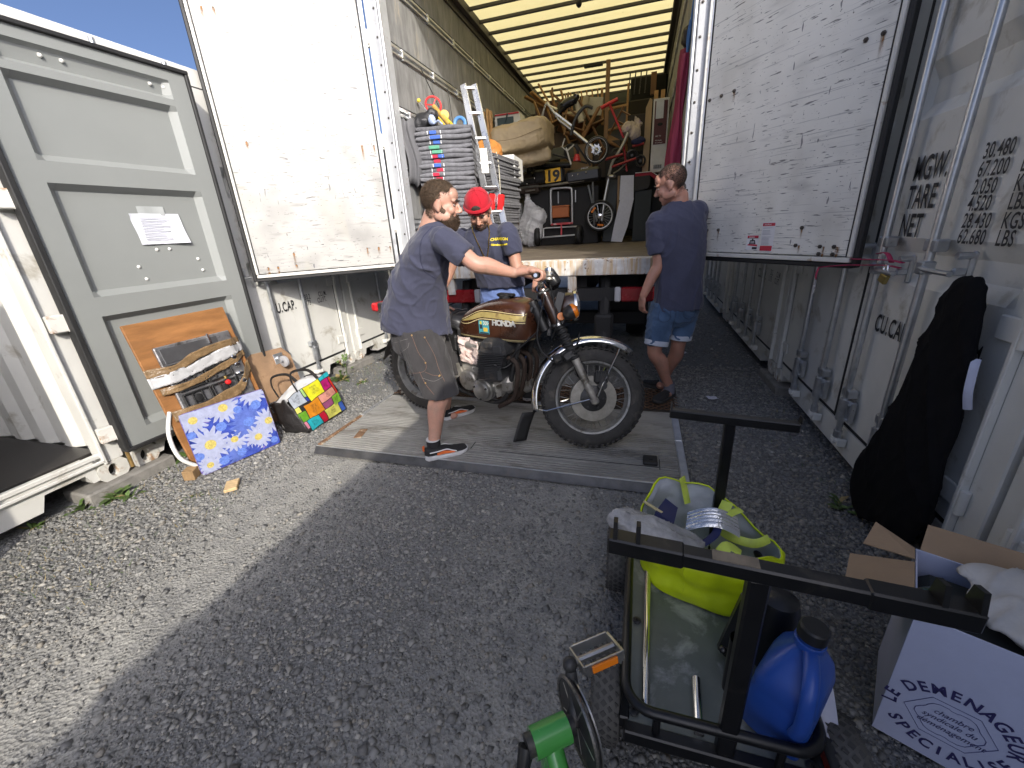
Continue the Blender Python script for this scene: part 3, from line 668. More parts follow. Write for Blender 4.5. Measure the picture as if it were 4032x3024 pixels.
def tail_lift():
    p = truck; x0, x1, y0, y1, zt = -2.215, .335, 2.095, 3.13, .046
    m_pl = M('ribbed_aluminium_deck', (.31, .305, .285), .6, .2, var=.2, vs=5, bump=.05, bs=140, dirt=((.17, .16, .14), .3, 4), stretch=(.6, 1.6, 1))
    b = MB(); b.box(((x0+x1)/2, (y0+y1)/2+.02, zt/2-.006), (x1-x0-.06, y1-y0-.06, zt-.014)); d = b.build('lift_platform', m_pl, p)
    # extruded planks with fine ribs
    pr = []; y = y0+.05; planks = [(y0+.045, y0+.165), (y0+.168, y0+.262), (y0+.266, y0+.42), (y0+.424, y0+.60), (y0+.604, y0+.765), (y0+.769, y0+.93), (y0+.934, y1)]
    for i, (a, c) in enumerate(planks):
        prof = [(a, zt-.012)]; ribs = i < 4; step = .027 if ribs else .03; h = .0105 if ribs else .002; yy = a
        while yy < c-step:
            prof += [(yy, zt), (yy+step*.50, zt), (yy+step*.56, zt-h), (yy+step*.94, zt-h)]; yy += step
        prof += [(yy, zt), (c, zt), (c, zt-.012)]
        m = MB(); n = len(prof); m.add([(x0+.03, q[0], q[1]) for q in prof]+[(x1-.045, q[0], q[1]) for q in prof], [(i2, n+i2, n+i2+1, i2+1) for i2 in range(n-1)]); m.build('deck_plank', m_pl, d, ang=20)
    e = MB(); e.prism([(0, .004), (.053, .004), (.053, zt-.004), (.040, zt+.001), (.018, .016)], (x0, y0-.008, 0), (0, 1, 0), (0, 0, 1), (x1-x0, 0, 0)); e2 = MB(); e2.box(((x0+x1)/2, y0+.036, zt+.002), (x1-x0-.004, .012, .004), b=.001); e2.build('edge_strip', m_alu, d); e.build('front_edge', M('dull_edge_alloy', (.10, .10, .10), .5, .6, var=.3, vs=12, dirt=((.12, .11, .1), .25, 14)), d)
    for xx, w, mt in ((x0, .03, m_rust), (x1-.045, .048, m_alu)):
        for k in range(2):
            a, c = (y0+.05, y0+.05+.51) if k == 0 else (y0+.565, y1)
            e = MB(); e.box((xx+w/2, (a+c)/2, zt-.012), (w-.001, c-a, .042), b=.004); 
            for j in range(4): e.sph((xx+w/2, a+(c-a)*(j+.5)/4, zt+.009), (.006, .006, .003), 8, 4)
            e.build('side_edge', m_alu if (mt is m_alu or k) else m_rust, d)
    g = MB(); g.box((.125, 2.36, zt+.012), (.085, .10, .022), b=.006); g.cyl((.125, 2.36, zt+.02), (.125, 2.36, zt+.028), .015, n=10); g.build('foot_switch', m_rubber, d)
    g = MB(); g.box((-1.995, 2.36, zt+.003), (.06, .14, .006), rotm(0, 0, 14), b=.002); g.build('rusty_plate', m_rust, d)
    g = MB(); g.box((-1.06, 2.352, zt+.0006), (.004, .10, .003)); g.box((.18, 2.34, zt+.0006), (.004, .12, .003)); g.box((-.34, 2.305, zt+.0006), (1.03, .004, .003)); g.build('hatch_seam', m_dark, d)
    for xx in (-1.37, -.56): g = MB(); g.box((xx, 3.135, zt+.004), (.52, .05, .018), b=.005); g.build('hinge_flap', m_alu, d)
    # expanded metal bridging ramp behind the planks
    mesh = MB(); ys = np.arange(3.165, 3.60, .03); xs = np.arange(x0+.02, x1-.01, .06)
    for j, yy in enumerate(ys):
        for xx in xs:
            o_ = .03*(j % 2); mesh.bar((xx+o_, yy, .052), (xx+o_+.03, yy+.03, .052), .007, .006); mesh.bar((xx+o_+.03, yy+.03, .052), (xx+o_+.06, yy, .052), .007, .006)
    mo = mesh.build('expanded_metal', M('rusty_expanded_metal', (.13, .075, .045), .8, .2, var=.35, vs=12), d, smooth=False); mo['kind'] = 'stuff'
    t = MB(); t.box(((x0+x1)/2, 3.38, .02), (x1-x0, .46, .03)); t.build('ramp_tray', M('dirty_tray', (.05, .042, .035), .9), d)
truck_body(); truck_door(-1); truck_door(1); tail_lift()
# ---------------------------------------------------------------- motorcycle
m_chrome = M('chrome', (.75, .75, .74), .12, 1.0, var=.12, vs=14, rv=.08)
m_dchrome = M('dull_chrome', (.45, .44, .41), .34, .9, var=.25, vs=14, bump=.05)
m_blk = M('black_paint_dirty', (.022, .022, .022), .45, var=.35, vs=16, dirt=((.09, .08, .065), .18, 12))
m_tyre = M('tyre_rubber', (.042, .040, .037), .85, var=.3, vs=12, bump=.3, bs=140, dirt=((.10, .09, .075), .2, 9))
m_rim = M('dull_rim', (.26, .26, .25), .5, .5, var=.25, vs=22, dirt=((.12, .11, .09), .25, 20))
m_alloy = M('dirty_alloy', (.40, .38, .34), .45, .6, var=.25, vs=14, bump=.1, bs=70, dirt=((.10, .085, .06), .3, 11))
m_engblk = M('black_engine', (.050, .051, .053), .5, .2, var=.35, vs=12, dirt=((.12, .10, .08), .2, 10))
m_tank = M('brown_tank_paint', (.052, .019, .009), .28, 0, var=.25, vs=5, coat=.6, dirt=((.11, .05, .025), .10, 16))
m_gold = M('gold_stripe', (.46, .36, .13), .4, .2, var=.2, vs=20, dirt=((.25, .17, .07), .2, 16))
m_goldl = M('pale_gold_line', (.62, .52, .27), .4)
m_amber = M('amber_lens', (.75, .20, .012), .2, var=.08)
m_seat = M('black_vinyl', (.022, .022, .025), .42, var=.2, vs=10, bump=.08, bs=80)
m_wtxt = M('silver_badge', (.62, .62, .60), .35, .4, var=.2, vs=60)
def circ(c, R, n, ax=(0, 1, 0)): x, y, d = frame(ax); return [V(c)+x*math.cos(2*math.pi*i/n)*R+y*math.sin(2*math.pi*i/n)*R for i in range(n)]
def moto_wheel(p, c, R, tw, rimw, disc, name='wheel'):
    # returns wheel part (tyre); axis along local y
    m = MB(); r0 = R-tw*1.0; prof = []
    for i in range(17):
        a = math.pi*(-.62+1.24*i/16); prof.append((r0+tw*.34+math.cos(a)*tw*.66, math.sin(a)*tw*.52))
    prof = [(r0, -tw*.36)]+prof+[(r0, tw*.36)]; m.lathe(prof, c, (0, 1, 0), 64); ty = m.build('tyre', m_tyre, p)
    t = MB(); nk = 54
    for i in range(nk):
        for s in (-1, 1):
            for off, ang in ((.16, 0), (.42, .5)):
                a = 2*math.pi*(i+ang+(.25 if s > 0 else 0))/nk; d = V((math.cos(a), 0, math.sin(a))); tg = V((-math.sin(a), 0, math.cos(a)))
                rr = R-.002-(.014 if off > .3 else 0); q = V(c)+d*rr+V((0, s*tw*off, 0)); Rm = Matrix((tg, V((0, 1, 0)), d)).transposed(); t.box(q, (.022, tw*.2, .006), Rm @ rotm(s*(28 if off > .3 else 8), 0, s*18))
    to = t.build('tread', m_tyre, ty, smooth=False); to['kind'] = 'stuff'
    m = MB(); m.lathe([(r0+.006, -rimw), (r0+.012, -rimw*.85), (r0-.012, -rimw*.7), (r0-.022, 0), (r0-.012, rimw*.7), (r0+.012, rimw*.85), (r0+.006, rimw), (r0-.01, rimw*.9), (r0-.028, 0), (r0-.01, -rimw*.9), (r0+.006, -rimw)], c, (0, 1, 0), 64); rm = m.build('rim', m_rim, p)
    s = MB(); ns = 36
    for i in range(ns):
        a = 2*math.pi*i/ns; sd = (-1, 1)[i % 2]; b = a+(.55 if (i//2) % 2 else -.55); e = V(c)+V((math.cos(a)*(r0-.012), sd*.006, math.sin(a)*(r0-.012))); h = V(c)+V((math.cos(b)*.055, sd*.032, math.sin(b)*.055)); s.cyl(h, e, .0022, n=5, cap=False)
    so = s.build('spokes', m_rim, rm); so['kind'] = 'stuff'
    h = MB(); h.lathe([(.012, -.075), (.045, -.07), (.06, -.04), (.05, 0), (.06, .04), (.045, .07), (.012, .075)], c, (0, 1, 0), 28); h.build('hub', m_blk, rm)
    if disc:
        d = MB(); d.lathe([(.085, -.066), (.148, -.066), (.148, -.060), (.085, -.060), (.085, -.066)], c, (0, 1, 0), 48); d.lathe([(.148, -.063), (.152, -.05), (.150, -.02)], c, (0, 1, 0), 48); d.build('brake_disc', M('worn_disc', (.30, .285, .25), .45, .7, var=.2, vs=30), rm)
        d = MB(); d.lathe([(.02, -.072), (.08, -.069), (.088, -.064)], c, (0, 1, 0), 32)
        for i in range(6): a = i*math.pi/3; d.cyl(V(c)+V((math.cos(a)*.066, -.078, math.sin(a)*.066)), V(c)+V((math.cos(a)*.066, -.066, math.sin(a)*.066)), .008, n=6)
        d.build('disc_carrier', m_blk, rm)
    return ty
TK = [  # x, z bottom, z top, half width
    (.500, .765, .815, .050), (.530, .752, .868, .090), (.60, .745, .932, .120), (.70, .743, .982, .138), (.80, .742, 1.012, .145), (.90, .741, 1.028, .147), (1.0, .741, 1.030, .147), (1.06, .743, 1.020, .143), (1.10, .752, .992, .132), (1.125, .775, .940, .105), (1.130, .80, .90, .07)]
def tk(x):
    for i in range(len(TK)-1):
        a, b = TK[i], TK[i+1]
        if a[0] <= x <= b[0]: t = (x-a[0])/(b[0]-a[0]); return [lerp(a[k], b[k], t) for k in (1, 2, 3)]
    return TK[-1][1:]
def tank_pt(x, a, off=0.0):            # a: angle in section, 0 = right side (-y), pi/2 = top
    zb, zt, hw = tk(x); c = (zb+zt)/2-(zt-zb)*.12; up = zt-c; dn = c-zb; ca, sa = math.cos(a), math.sin(a); e = .62 if sa > 0 else .38
    return V((x, -math.copysign(abs(ca)**e, ca)*(hw+off), c+math.copysign(abs(sa)**(.80 if sa > 0 else .5), sa)*((up if sa > 0 else dn)+off)))
def tank_y(x, z):
    lo, hi = -math.pi/2, math.pi/2
    for _ in range(28):
        md = (lo+hi)/2
        if tank_pt(x, md).z < z: lo = md
        else: hi = md
    return tank_pt(x, lo).y
def motorcycle():
    e = empty('motorcycle', (-1.715, 2.915, .046), -16.0); p = e
    tag(e, 'brown vintage motorcycle with gold-striped tank on the tail lift', 'motorcycle')
    z0 = .046            # queried heights are above the ground, the empty stands on the platform
    dz = -z0
    RC = V((.0, 0, .34))
    moto_wheel(p, RC, .338, .105, .045, False)
    m = MB()
    def tube(pts, r, mat, name, n=8, k=5): q = MB(); q.tube(catmull([V(a) for a in pts], k), r, n); return q.build(name, mat, p)
    # ---- frame
    for s in (-1, 1):
        y = .10*s
        tube([(1.12, .03*s, .93), (1.06, y*.8, .76), (.985, y, .50), (.945, y, .36), (.88, y, .262), (.78, y, .235), (.60, y, .262), (.50, y*1.2, .30), (.46, y*1.2, .36)], .0175, m_blk, 'frame_tube')
        tube([(.46, y*1.2, .36), (.49, y*1.2, .52), (.545, y*1.1, .72), (.50, y*1.15, .78), (.2, y*1.2, .80), (-.12, y*1.2, .83)], .014, m_blk, 'frame_tube')
        tube([(.50, y*1.1, .44), (.30, y*1.15, .38), (.0, y*1.05, .34)], .018, m_blk, 'swing_arm')
        q = MB(); a, b = V((.03, y*1.5, .36)), V((.13, y*1.45, .74)); q.cyl(a, b, .012)
        pts = []; d = b-a; x_, y_, _ = frame(d)
        for i in range(80): t = i/79; an = t*2*math.pi*9; pts.append(a+d*(.22+.62*t)+x_*math.cos(an)*.027+y_*math.sin(an)*.027)
        q.tube(pts, .005, 5); q.build('shock_absorber', m_dchrome, p)
    q = MB(); q.tube([(1.11, 0, .93), (.9, 0, .87), (.55, 0, .80)], .022, 8); q.cyl((1.10, 0, .96), (1.195, 0, .775), .034, n=14); q.build('headstock', m_blk, p)
    # ---- engine
    q = MB()
    for i in range(8): z = .628-i*.013; q.box((.875-(.628-z)*.25, 0, z), (.215, .40, .0055), rotm(0, -4, 0), b=.002)
    q.build('upper_fins', m_engblk, p)
    q = MB()
    for i in range(9): z = .522-i*.0115; q.box((.835-(.522-z)*.25, 0, z), (.17, .375, .005), rotm(0, -4, 0), b=.0015)
    q.build('lower_fins', m_engblk, p)
    q = MB(); q.box((.85, 0, .535), (.15, .36, .23), rotm(0, -6, 0), b=.02); q.build('cylinder_block', m_engblk, p)
    q = MB(); q.prism([(-.105, 0), (.105, .0), (.11, .03), (.085, .085), (.03, .105), (-.06, .10), (-.095, .06)], (.885, -.185, .632), (1, 0, 0), (0, 0, 1), (0, .37, 0)); q.box((.93, -.187, .665), (.06, .012, .05), b=.004); q.box((.85, -.187, .69), (.07, .012, .045), b=.004); q.build('cylinder_head_cover', m_engblk, p)
    q = MB(); q.box((.74, 0, .37), (.42, .30, .16), b=.05); q.box((.60, 0, .47), (.20, .28, .12), b=.04); q.box((.93, 0, .39), (.10, .28, .12), b=.03); q.build('crankcase', m_alloy, p)
    q = MB(); q.lathe([(0, -.006), (.06, -.005), (.074, .004), (.080, .02), (.080, .05)], (.625, -.165, .395), (0, 1, 0), 32); q.box((.618, -.168, .395), (.004, .012, .13)); q.build('clutch_cover', m_alloy, p)
    q = MB(); q.lathe([(0, -.012), (.050, -.011), (.066, -.004), (.071, .01), (.071, .02), (.083, .022), (.085, .03), (.085, .07)], (.775, -.205, .352), (0, 1, 0), 36); q.box((.775, -.15, .352), (.17, .09, .15), b=.04); q.build('points_cover', m_dchrome, p)
    for i in range(5):
        q = MB(); q.box((.895+i*.008, -.175, .36+.004*i), (.005, .02, .09), b=.002); q.build('case_rib', m_alloy, p)
    for i in range(3):
        a = .5+i*2.1; q = MB(); q.cyl((.775+.057*math.cos(a), -.222, .352+.057*math.sin(a)), (.775+.057*math.cos(a), -.205, .352+.057*math.sin(a)), .007, n=6); q.build('cover_screw', m_blk, p)
    for i in range(4):
        y = -.13+.087*i; q = MB(); q.tube(catmull([(.97, y, .60), (1.02, y, .585), (1.045, y, .53), (1.03, y, .42), (.985, y*.9, .30), (.86, y*.9, .215)], 4), .017, 8); q.build('exhaust_header', M('sooty_rust', (.045, .030, .022), .7, .3, var=.4, vs=14), p)
    q = MB(); q.cyl((.99, .05, .33), (1.06, .05, .36), .045, n=16); q.build('oil_filter', m_alloy, p)
    # carburettor rubbers, foot peg, bracketry
    for i in range(2): q = MB(); q.cyl((.74, -.14+.09*i, .66), (.64, -.14+.09*i, .665), .028, n=12); q.build('carburettor', m_alloy, p)
    q = MB(); q.prism([(0, 0), (.10, .02), (.14, -.06), (.05, -.11), (-.03, -.06)], (.45, -.16, .50), (1, 0, 0), (0, 0, 1), (0, .012, 0)); q.cyl((.50, -.16, .43), (.50, -.26, .43), .013); q.build('foot_peg_bracket', m_alloy, p)
    q = MB(); q.box((.49, -.10, .66), (.11, .10, .12), b=.015); q.box((.40, 0, .58), (.18, .2, .22), b=.02); q.build('battery_box', m_blk, p)
    for pts, r in (([(.55, -.14, .70), (.58, -.16, .60), (.57, -.15, .50)], .009), ([(1.0, -.12, .57), (.96, -.17, .54), (.9, -.2, .565)], .006), ([(1.2, -.10, .80), (1.05, -.13, .66), (.97, -.15, .56)], .005), ([(1.24, -.08, 1.02), (1.2, -.12, .8), (1.22, -.12, .68), (1.31, -.10, .60), (1.37, -.10, .615)], .006), ([(1.22, .02, 1.08), (1.30, -.08, .98), (1.31, -.07, .84), (1.26, -.05, .74)], .0045)):
        tube(pts, r, m_rubber, 'cable')
    # ---- tank
    N_ = 28; rings = []
    xs = sorted(set([t[0] for t in TK]+[.515, .56, .65, .75, .85, .95, 1.03, 1.08, 1.115]))
    for x in xs: rings.append([tank_pt(x, 2*math.pi*j/N_) for j in range(N_)])
    q = MB(); q.loft(rings); q.xf(Matrix.Translation((0, 0, dz))); tk_o = q.build('fuel_tank', m_tank, p, ang=50)
    def band(name, mat, zf0, zf1, off, x0=.56, x1=1.112):
        q = MB()
        for s in (1, -1):
            def fn(u, v):
                x = lerp(x0, x1, u); z = lerp(zf0(x), zf1(x), v); y = tank_y(x, z)-off; return V((x, y*s, z+dz))
            q.grid(fn, 40, 3, flip=(s < 0))
        return q.build(name, mat, tk_o)
    zs = lambda x: lerp(.872, .949, sstep(.55, .80, x))-.014*sstep(.85, 1.12, x)
    band('gold_stripe', m_gold, lambda x: zs(x)-.036*sstep(.54, .75, x), zs, .0016)
    band('stripe_line', m_goldl, lambda x: zs(x)-.047*sstep(.5, .7, x)-.002, lambda x: zs(x)-.043*sstep(.5, .7, x), .0016)
    band('stripe_line', m_goldl, lambda x: zs(x)+.006, lambda x: zs(x)+.010, .0016)
    band('stripe_line', m_goldl, lambda x: .772-.004, lambda x: .776, .0018, .525, 1.118)
    band('stripe_line', m_goldl, lambda x: .762-.002, lambda x: .7645, .0018, .525, 1.118)
    for i, ch in enumerate('HONDA'):
        lettering(ch, .050, m_wtxt, tk_o, (0, 0, 0), (1, 0, 0), (0, 0, 1), 1.05, bold=.0030, name='tank_lettering', fn=lambda a, b, i=i: V((.872+i*.0365+a, tank_y(.872+i*.0365+a, .868+b)-.0025, .868+b+dz)))
    def decal(name, mat, x0, x1, z0_, z1, off): q = MB(); q.grid(lambda u, v: V((lerp(x0, x1, u), tank_y(lerp(x0, x1, u), lerp(z0_, z1, v))-off, lerp(z0_, z1, v)+dz)), 6, 6); return q.build(name, mat, tk_o)
    dc = decal('tank_sticker', M('teal_sticker', (.07, .33, .38), .4, var=.3, vs=60), .757, .845, .800, .892, .002)
    decal('sticker_figure', M('sticker_yellow', (.75, .62, .05), .5), .768, .785, .866, .886, .003); decal('sticker_figure', M('sticker_dark', (.03, .05, .07), .5), .766, .790, .835, .864, .003); decal('sticker_emblem', M('sticker_gold', (.72, .50, .06), .5), .797, .832, .818, .845, .003); decal('sticker_caption', M('sticker_dark', (.03, .05, .07), .5), .765, .84, .8015, .812, .0028)
    for i in range(6):
        for j in range(3):
            if (i+j) % 2 == 0: decal('checker_square', M('checker_cream', (.75, .70, .55), .5), .798+i*.0075, .8055+i*.0075, .862+j*.009, .871+j*.009, .003)
    q = MB(); q.lathe([(0, .028), (.035, .026), (.047, .016), (.05, .0), (.05, -.02)], (.90, -.0, 1.025+dz), (0.02, 0, 1), 24); q.box((.90, 0, 1.043+dz), (.13, .06, .022), rotm(0, 2, 0), b=.01); q.build('filler_cap', m_blk, p)
    # ---- seat, tail
    q = MB(); sec = []
    for i, (x, zt, zb, hw) in enumerate([(.56, .845, .80, .07), (.53, .885, .775, .105), (.45, .905, .765, .125), (.25, .91, .77, .135), (.0, .92, .785, .135), (-.18, .935, .80, .125), (-.27, .925, .82, .10), (-.29, .89, .84, .07)]):
        sec.append([V((x, -hw*math.copysign(abs(math.cos(a))**.5, math.cos(a)), (zt+zb)/2+dz+(zt-zb)/2*math.copysign(abs(math.sin(a))**.6, math.sin(a)))) for a in [2*math.pi*j/20 for j in range(20)]])
    q.loft(sec); st = q.build('seat', m_seat, p, ang=50)
    for i in range(9):
        x = .48-i*.075; q = MB(); q.tube([(x, -.128, .80+dz), (x, -.122, .87+dz), (x, -.085, .908+dz), (x, 0, .916+dz), (x, .085, .908+dz), (x, .122, .87+dz)], .0075, 6); q.build('seat_rib', m_seat, st)
    q = MB(); q.tube([(.50, -.137, .80+dz), (.2, -.142, .797+dz), (-.2, -.134, .822+dz)], .006, 6); q.build('seat_trim', m_dchrome, st)
    q = MB(); arc = [(RC.x+math.cos(a)*.385, RC.z+math.sin(a)*.385) for a in [R_(40+i*9) for i in range(15)]]
    q.grid(lambda u, v: V((arc[min(14, int(round(u*14)))][0]-0+(0), (v-.5)*.14, arc[min(14, int(round(u*14)))][1]-abs(v-.5)*.06)), 14, 8); q.build('rear_mudguard', m_dchrome, p)
    q = MB(); q.box((-.40, 0, .862), (.07, .13, .07), b=.015); q.build('tail_lamp', M('red_tail_lens', (.50, .015, .02), .25), p)
    q = MB(); q.box((-.335, 0, .855), (.07, .10, .09), b=.01); q.build('tail_bracket', m_blk, p)
    # rag stuffed beside the carburettors
    q = MB()
    def rag(u, v):
        x = .575+.17*u+.03*noise.noise(V((u*4, v*4, 1))); z = .775-.20*v*(1-.35*abs(u-.45))-.03*u+dz; return V((x, -.155+.025*noise.noise(V((u*5, v*6, 7)))-.01*math.sin(u*9), z))
    q.grid(rag, 16, 16); o = q.build('crumpled_rag', M('stained_rag', (.62, .50, .45), .9, var=.3, vs=22, dirt=((.42, .24, .18), .3, 14)), p)
    # ---- steered front end
    SO = V((1.15, 0, .915+dz)); AX = V((-.46, 0, .89)).normalized(); ST = Matrix.Translation(SO) @ Matrix.Rotation(R_(33), 4, AX) @ Matrix.Translation(-SO)
    FC = V((1.515, 0, .392+dz)); fwd = V((.89, 0, .46)).normalized()
    before = set(C.objects)
    moto_wheel(p, FC, .338, .098, .040, True)
    up = AX
    for s in (-1, 1):
        y = .098*s; a = FC+V((0, y, 0))
        q = MB(); q.tube([a-up*.03, a+up*.0, a+up*.05, a+up*.26, a+up*.285], None, 16, rs=[.016, .021, .024, .0245, .027]); q.box(a-up*.012, (.05, .035, .05), rotm(0, -27, 0), b=.012); q.build('fork_slider', m_alloy, p)
        q = MB(); rs = []; pts = []
        for i in range(33): pts.append(a+up*(.285+.235*i/32)); rs.append((.036 if i % 4 in (1, 2) else .027)*(1.0 if i < 28 else .95))
        q.tube(pts, None, 16, rs=rs); q.build('fork_gaiter', m_rubber, p)
        q = MB(); q.cyl(a+up*.52, a+up*.535, .033, n=18); q.build('chrome_ring', m_chrome, p)
        q = MB(); q.tube([a+up*.535, a+up*.62, a+up*.74], None, 16, rs=[.034, .03, .029]); q.build('fork_cover', M('brown_fork_cover', (.05, .022, .012), .35, var=.3, vs=14, coat=.4), p)
        q = MB(); q.cyl(a+up*.74, a+up*.765, .024, n=14); q.build('fork_cap', m_dchrome, p)
        q = MB(); c = a+up*.565+fwd*.03+V((0, .035*s, 0)); q.cyl(c, c+V((0, .01*s, 0)), .024, n=18); q.build('side_reflector', m_amber, p)
        c = a+up*.56+fwd*.09+V((0, .085*s, 0)); q = MB(); q.cyl(a+up*.575+fwd*.03, c, .008); q.lathe([(.012, -.05), (.038, -.03), (.047, .0), (.047, .012)], c, fwd, 24); i_ = q.build('indicator_body', m_blk, p)
        q = MB(); q.lathe([(.047, .012), (.046, .028), (.03, .042), (0, .046)], c, fwd, 24); q.build('indicator_lens', m_amber, p)
        q = MB(); q.bar(a+up*.58, a+up*.70+fwd*.10, .012, .05, .003); q.build('headlight_ear', m_blk, p)
    q = MB(); c0 = FC+up*.53; q.box(c0, (.09, .25, .03), rotm(0, -27, 0), b=.01); c1 = FC+up*.75; q.box(c1, (.08, .25, .028), rotm(0, -27, 0), b=.01); q.build('fork_yoke', m_blk, p)
    hc = FC+up*.61+fwd*.15-V((.02, 0, .02)); hd = V((.97, 0, .1)).normalized()
    q = MB(); q.lathe([(0, -.115), (.045, -.11), (.078, -.075), (.088, -.02), (.088, .02)], hc, hd, 32); q.build('headlight_shell', M('dark_brown_shell', (.04, .02, .013), .3, var=.3, coat=.5), p)
    q = MB(); q.lathe([(.086, .018), (.096, .02), (.098, .035), (.09, .048), (.082, .046)], hc, hd, 36); q.build('headlight_ring', m_chrome, p)
    q = MB(); q.lathe([(.084, .042), (.06, .056), (0, .064)], hc, hd, 32); q.build('headlight_lens', M('headlight_glass', (.35, .36, .38), .08, .3), p)
    for s in (-1, 1):
        g = FC+up*.80+fwd*.085+V((0, .06*s, 0)); gd = V((-.62, 0, .78)).normalized(); q = MB(); q.lathe([(0, .05), (.042, .05), (.046, .044), (.046, -.01), (.04, -.04), (.02, -.055), (0, -.055)], g, gd, 24); q.build('instrument', M('gauge_black', (.014, .014, .015), .25), p)
    # handlebar, grips, levers, mirror-less
    hb = FC+up*.79-fwd*.015
    hp = [hb+V((-.02, -.345, .035)), hb+V((.01, -.22, .05)), hb+V((.015, -.15, .045)), hb+V((0, -.07, .0)), hb+V((0, .07, .0)), hb+V((.015, .15, .045)), hb+V((.01, .22, .05)), hb+V((-.02, .345, .035))]
    q = MB(); q.tube(catmull(hp, 5), .0111, 10); q.build('handlebar', m_chrome, p)
    for s in (0, -1):
        a, b = hp[s], hp[1 if s == 0 else -2]; d = (b-a).normalized(); q = MB(); q.tube([a-d*.004, a, a+d*.11, a+d*.12], None, 14, rs=[.014, .0165, .0155, .019]); q.build('grip', m_rubber, p)
        q = MB(); q.cyl(a-d*.006, a-d*.002, .011, n=12); q.build('bar_end', m_chrome, p)
        c = a+d*.15; q = MB(); q.box(c, (.045, .05, .05), b=.012); sg = -1 if s == 0 else 1; q.tube(catmull([c+V((.035, 0, 0)), c+V((.07, .05*sg, -.005)), c+V((.062, .14*sg, -.012)), c+V((.05, .19*sg, -.012))], 4), .0065, 8); q.build('lever', m_dchrome, p)
    c = hp[1]+V((.05, .08, .012)); q = MB(); q.lathe([(.024, -.025), (.026, .02), (.026, .03), (.022, .034), (0, .034)], c, (0, .1, 1), 20); q.build('fluid_reservoir', m_alloy, p)
    q = MB(); q.lathe([(.028, .0), (.028, .016), (.022, .02), (0, .02)], c+V((0, 0, .028)), (0, .1, 1), 20); q.build('reservoir_cap', m_chrome, p)
    # mudguard
    q = MB(); a0, a1, Rm = R_(52), R_(196), .372
    def fn(u, v): a = lerp(a0, a1, u); w = (v-.5)*2; rr = Rm+.030*(1-w*w)-.012*(abs(w)**6); wd = .062*(1 if .04 < u else .55+11*u*.9); return FC+V((math.cos(a)*rr, w*wd, math.sin(a)*rr))
    q.grid(fn, 48, 12); mg = q.build('front_mudguard', m_chrome, p)
    mg.modifiers.new('thick', 'SOLIDIFY').thickness = .0025
    for s in (-1, 1):
        for pts in ([fn(.09, .5+.52*s*.98), FC+V((.05, .112*s, .10)), FC+V((.02, .112*s, .02))], [fn(.985, .5+.5*s), FC+V((-.30, .105*s, -.085)), FC+V((-.03, .112*s, -.002))]):
            q = MB(); q.tube(pts, .0055, 8); q.build('mudguard_stay', m_chrome, p)
    q = MB(); f0 = fn(1, .5)
    q.grid(lambda u, v: f0+V((-.03-.075*v+.02*v*v+(u-.5)*.085, (u-.5)*(.055+.015*v), -.005-.20*v)), 4, 6); fl = q.build('mud_flap', m_rubber, p); fl.modifiers.new('thick', 'SOLIDIFY').thickness = .005
    q = MB(); c = FC+up*.14-fwd*.05+V((0, -.085, 0)); q.box(c+V((.02, .03, .08)), (.07, .05, .09), rotm(0, -20, 0), b=.012); c2 = FC+V((.04, -.08, .14)); q.box(c2, (.09, .05, .085), b=.015); q.cyl(c2+V((0.01, -.03, -.05)), c2+V((.01, .02, -.05)), .028, n=18)
    for i in range(6): q.box(c2+V((-.035+.014*i, -.028, .01)), (.005, .014, .07))
    q.build('brake_caliper', m_blk, p)
    q = MB(); c = FC+up*.31+V((-.03, -.10, .0)); q.box(c, (.08, .06, .06), rotm(0, -35, 0), b=.012); q.box(c+V((-.07, 0, -.02)), (.06, .04, .05), rotm(10, -25, 0), b=.01); q.tube([c+V((.06, -.03, .14)), c+V((.05, -.03, .08)), c+V((.03, -.02, .03))], .006, 6); q.build('junction_bracket', m_blk, p)
    for o in set(C.objects)-before:
        if o.parent == p: o.data.transform(ST)
        elif o.parent is not None and o.parent.parent == p: o.data.transform(ST)
    return e
motorcycle()
# ---------------------------------------------------------------- people
from mathutils.bvhtree import BVHTree
def remeshed(name, mb, voxel, mat, parent=None, smooth=4, disp=None, deps=True, adapt=0):
    me = bpy.data.meshes.new(name+'_src'); me.from_pydata(mb.v, [], mb.f); o = bpy.data.objects.new(name+'_src', me); C.objects.link(o)
    r = o.modifiers.new('r', 'REMESH'); r.mode = 'VOXEL'; r.voxel_size = voxel; r.adaptivity = adapt
    if smooth: s = o.modifiers.new('s', 'SMOOTH'); s.factor = .5; s.iterations = smooth
    out = bpy.data.meshes.new_from_object(o.evaluated_get(bpy.context.evaluated_depsgraph_get())); out.name = name
    bpy.data.objects.remove(o); bpy.data.meshes.remove(me)
    if disp:
        n = len(out.vertices); co = np.empty(n*3, 'f'); no = np.empty(n*3, 'f'); out.vertices.foreach_get('co', co); out.vertices.foreach_get('normal', no); co = co.reshape(-1, 3); no = no.reshape(-1, 3)
        d = np.array([disp(V(c), V(k)) for c, k in zip(co.tolist(), no.tolist())], 'f'); co += no*d[:, None]; out.vertices.foreach_set('co', co.ravel())
    out.shade_smooth(); out.update(); out.materials.clear()
    return mk(name, out, mat, parent)
def bvh_of(o): return BVHTree.FromPolygons([v.co.copy() for v in o.data.vertices], [p.vertices[:] for p in o.data.polygons])
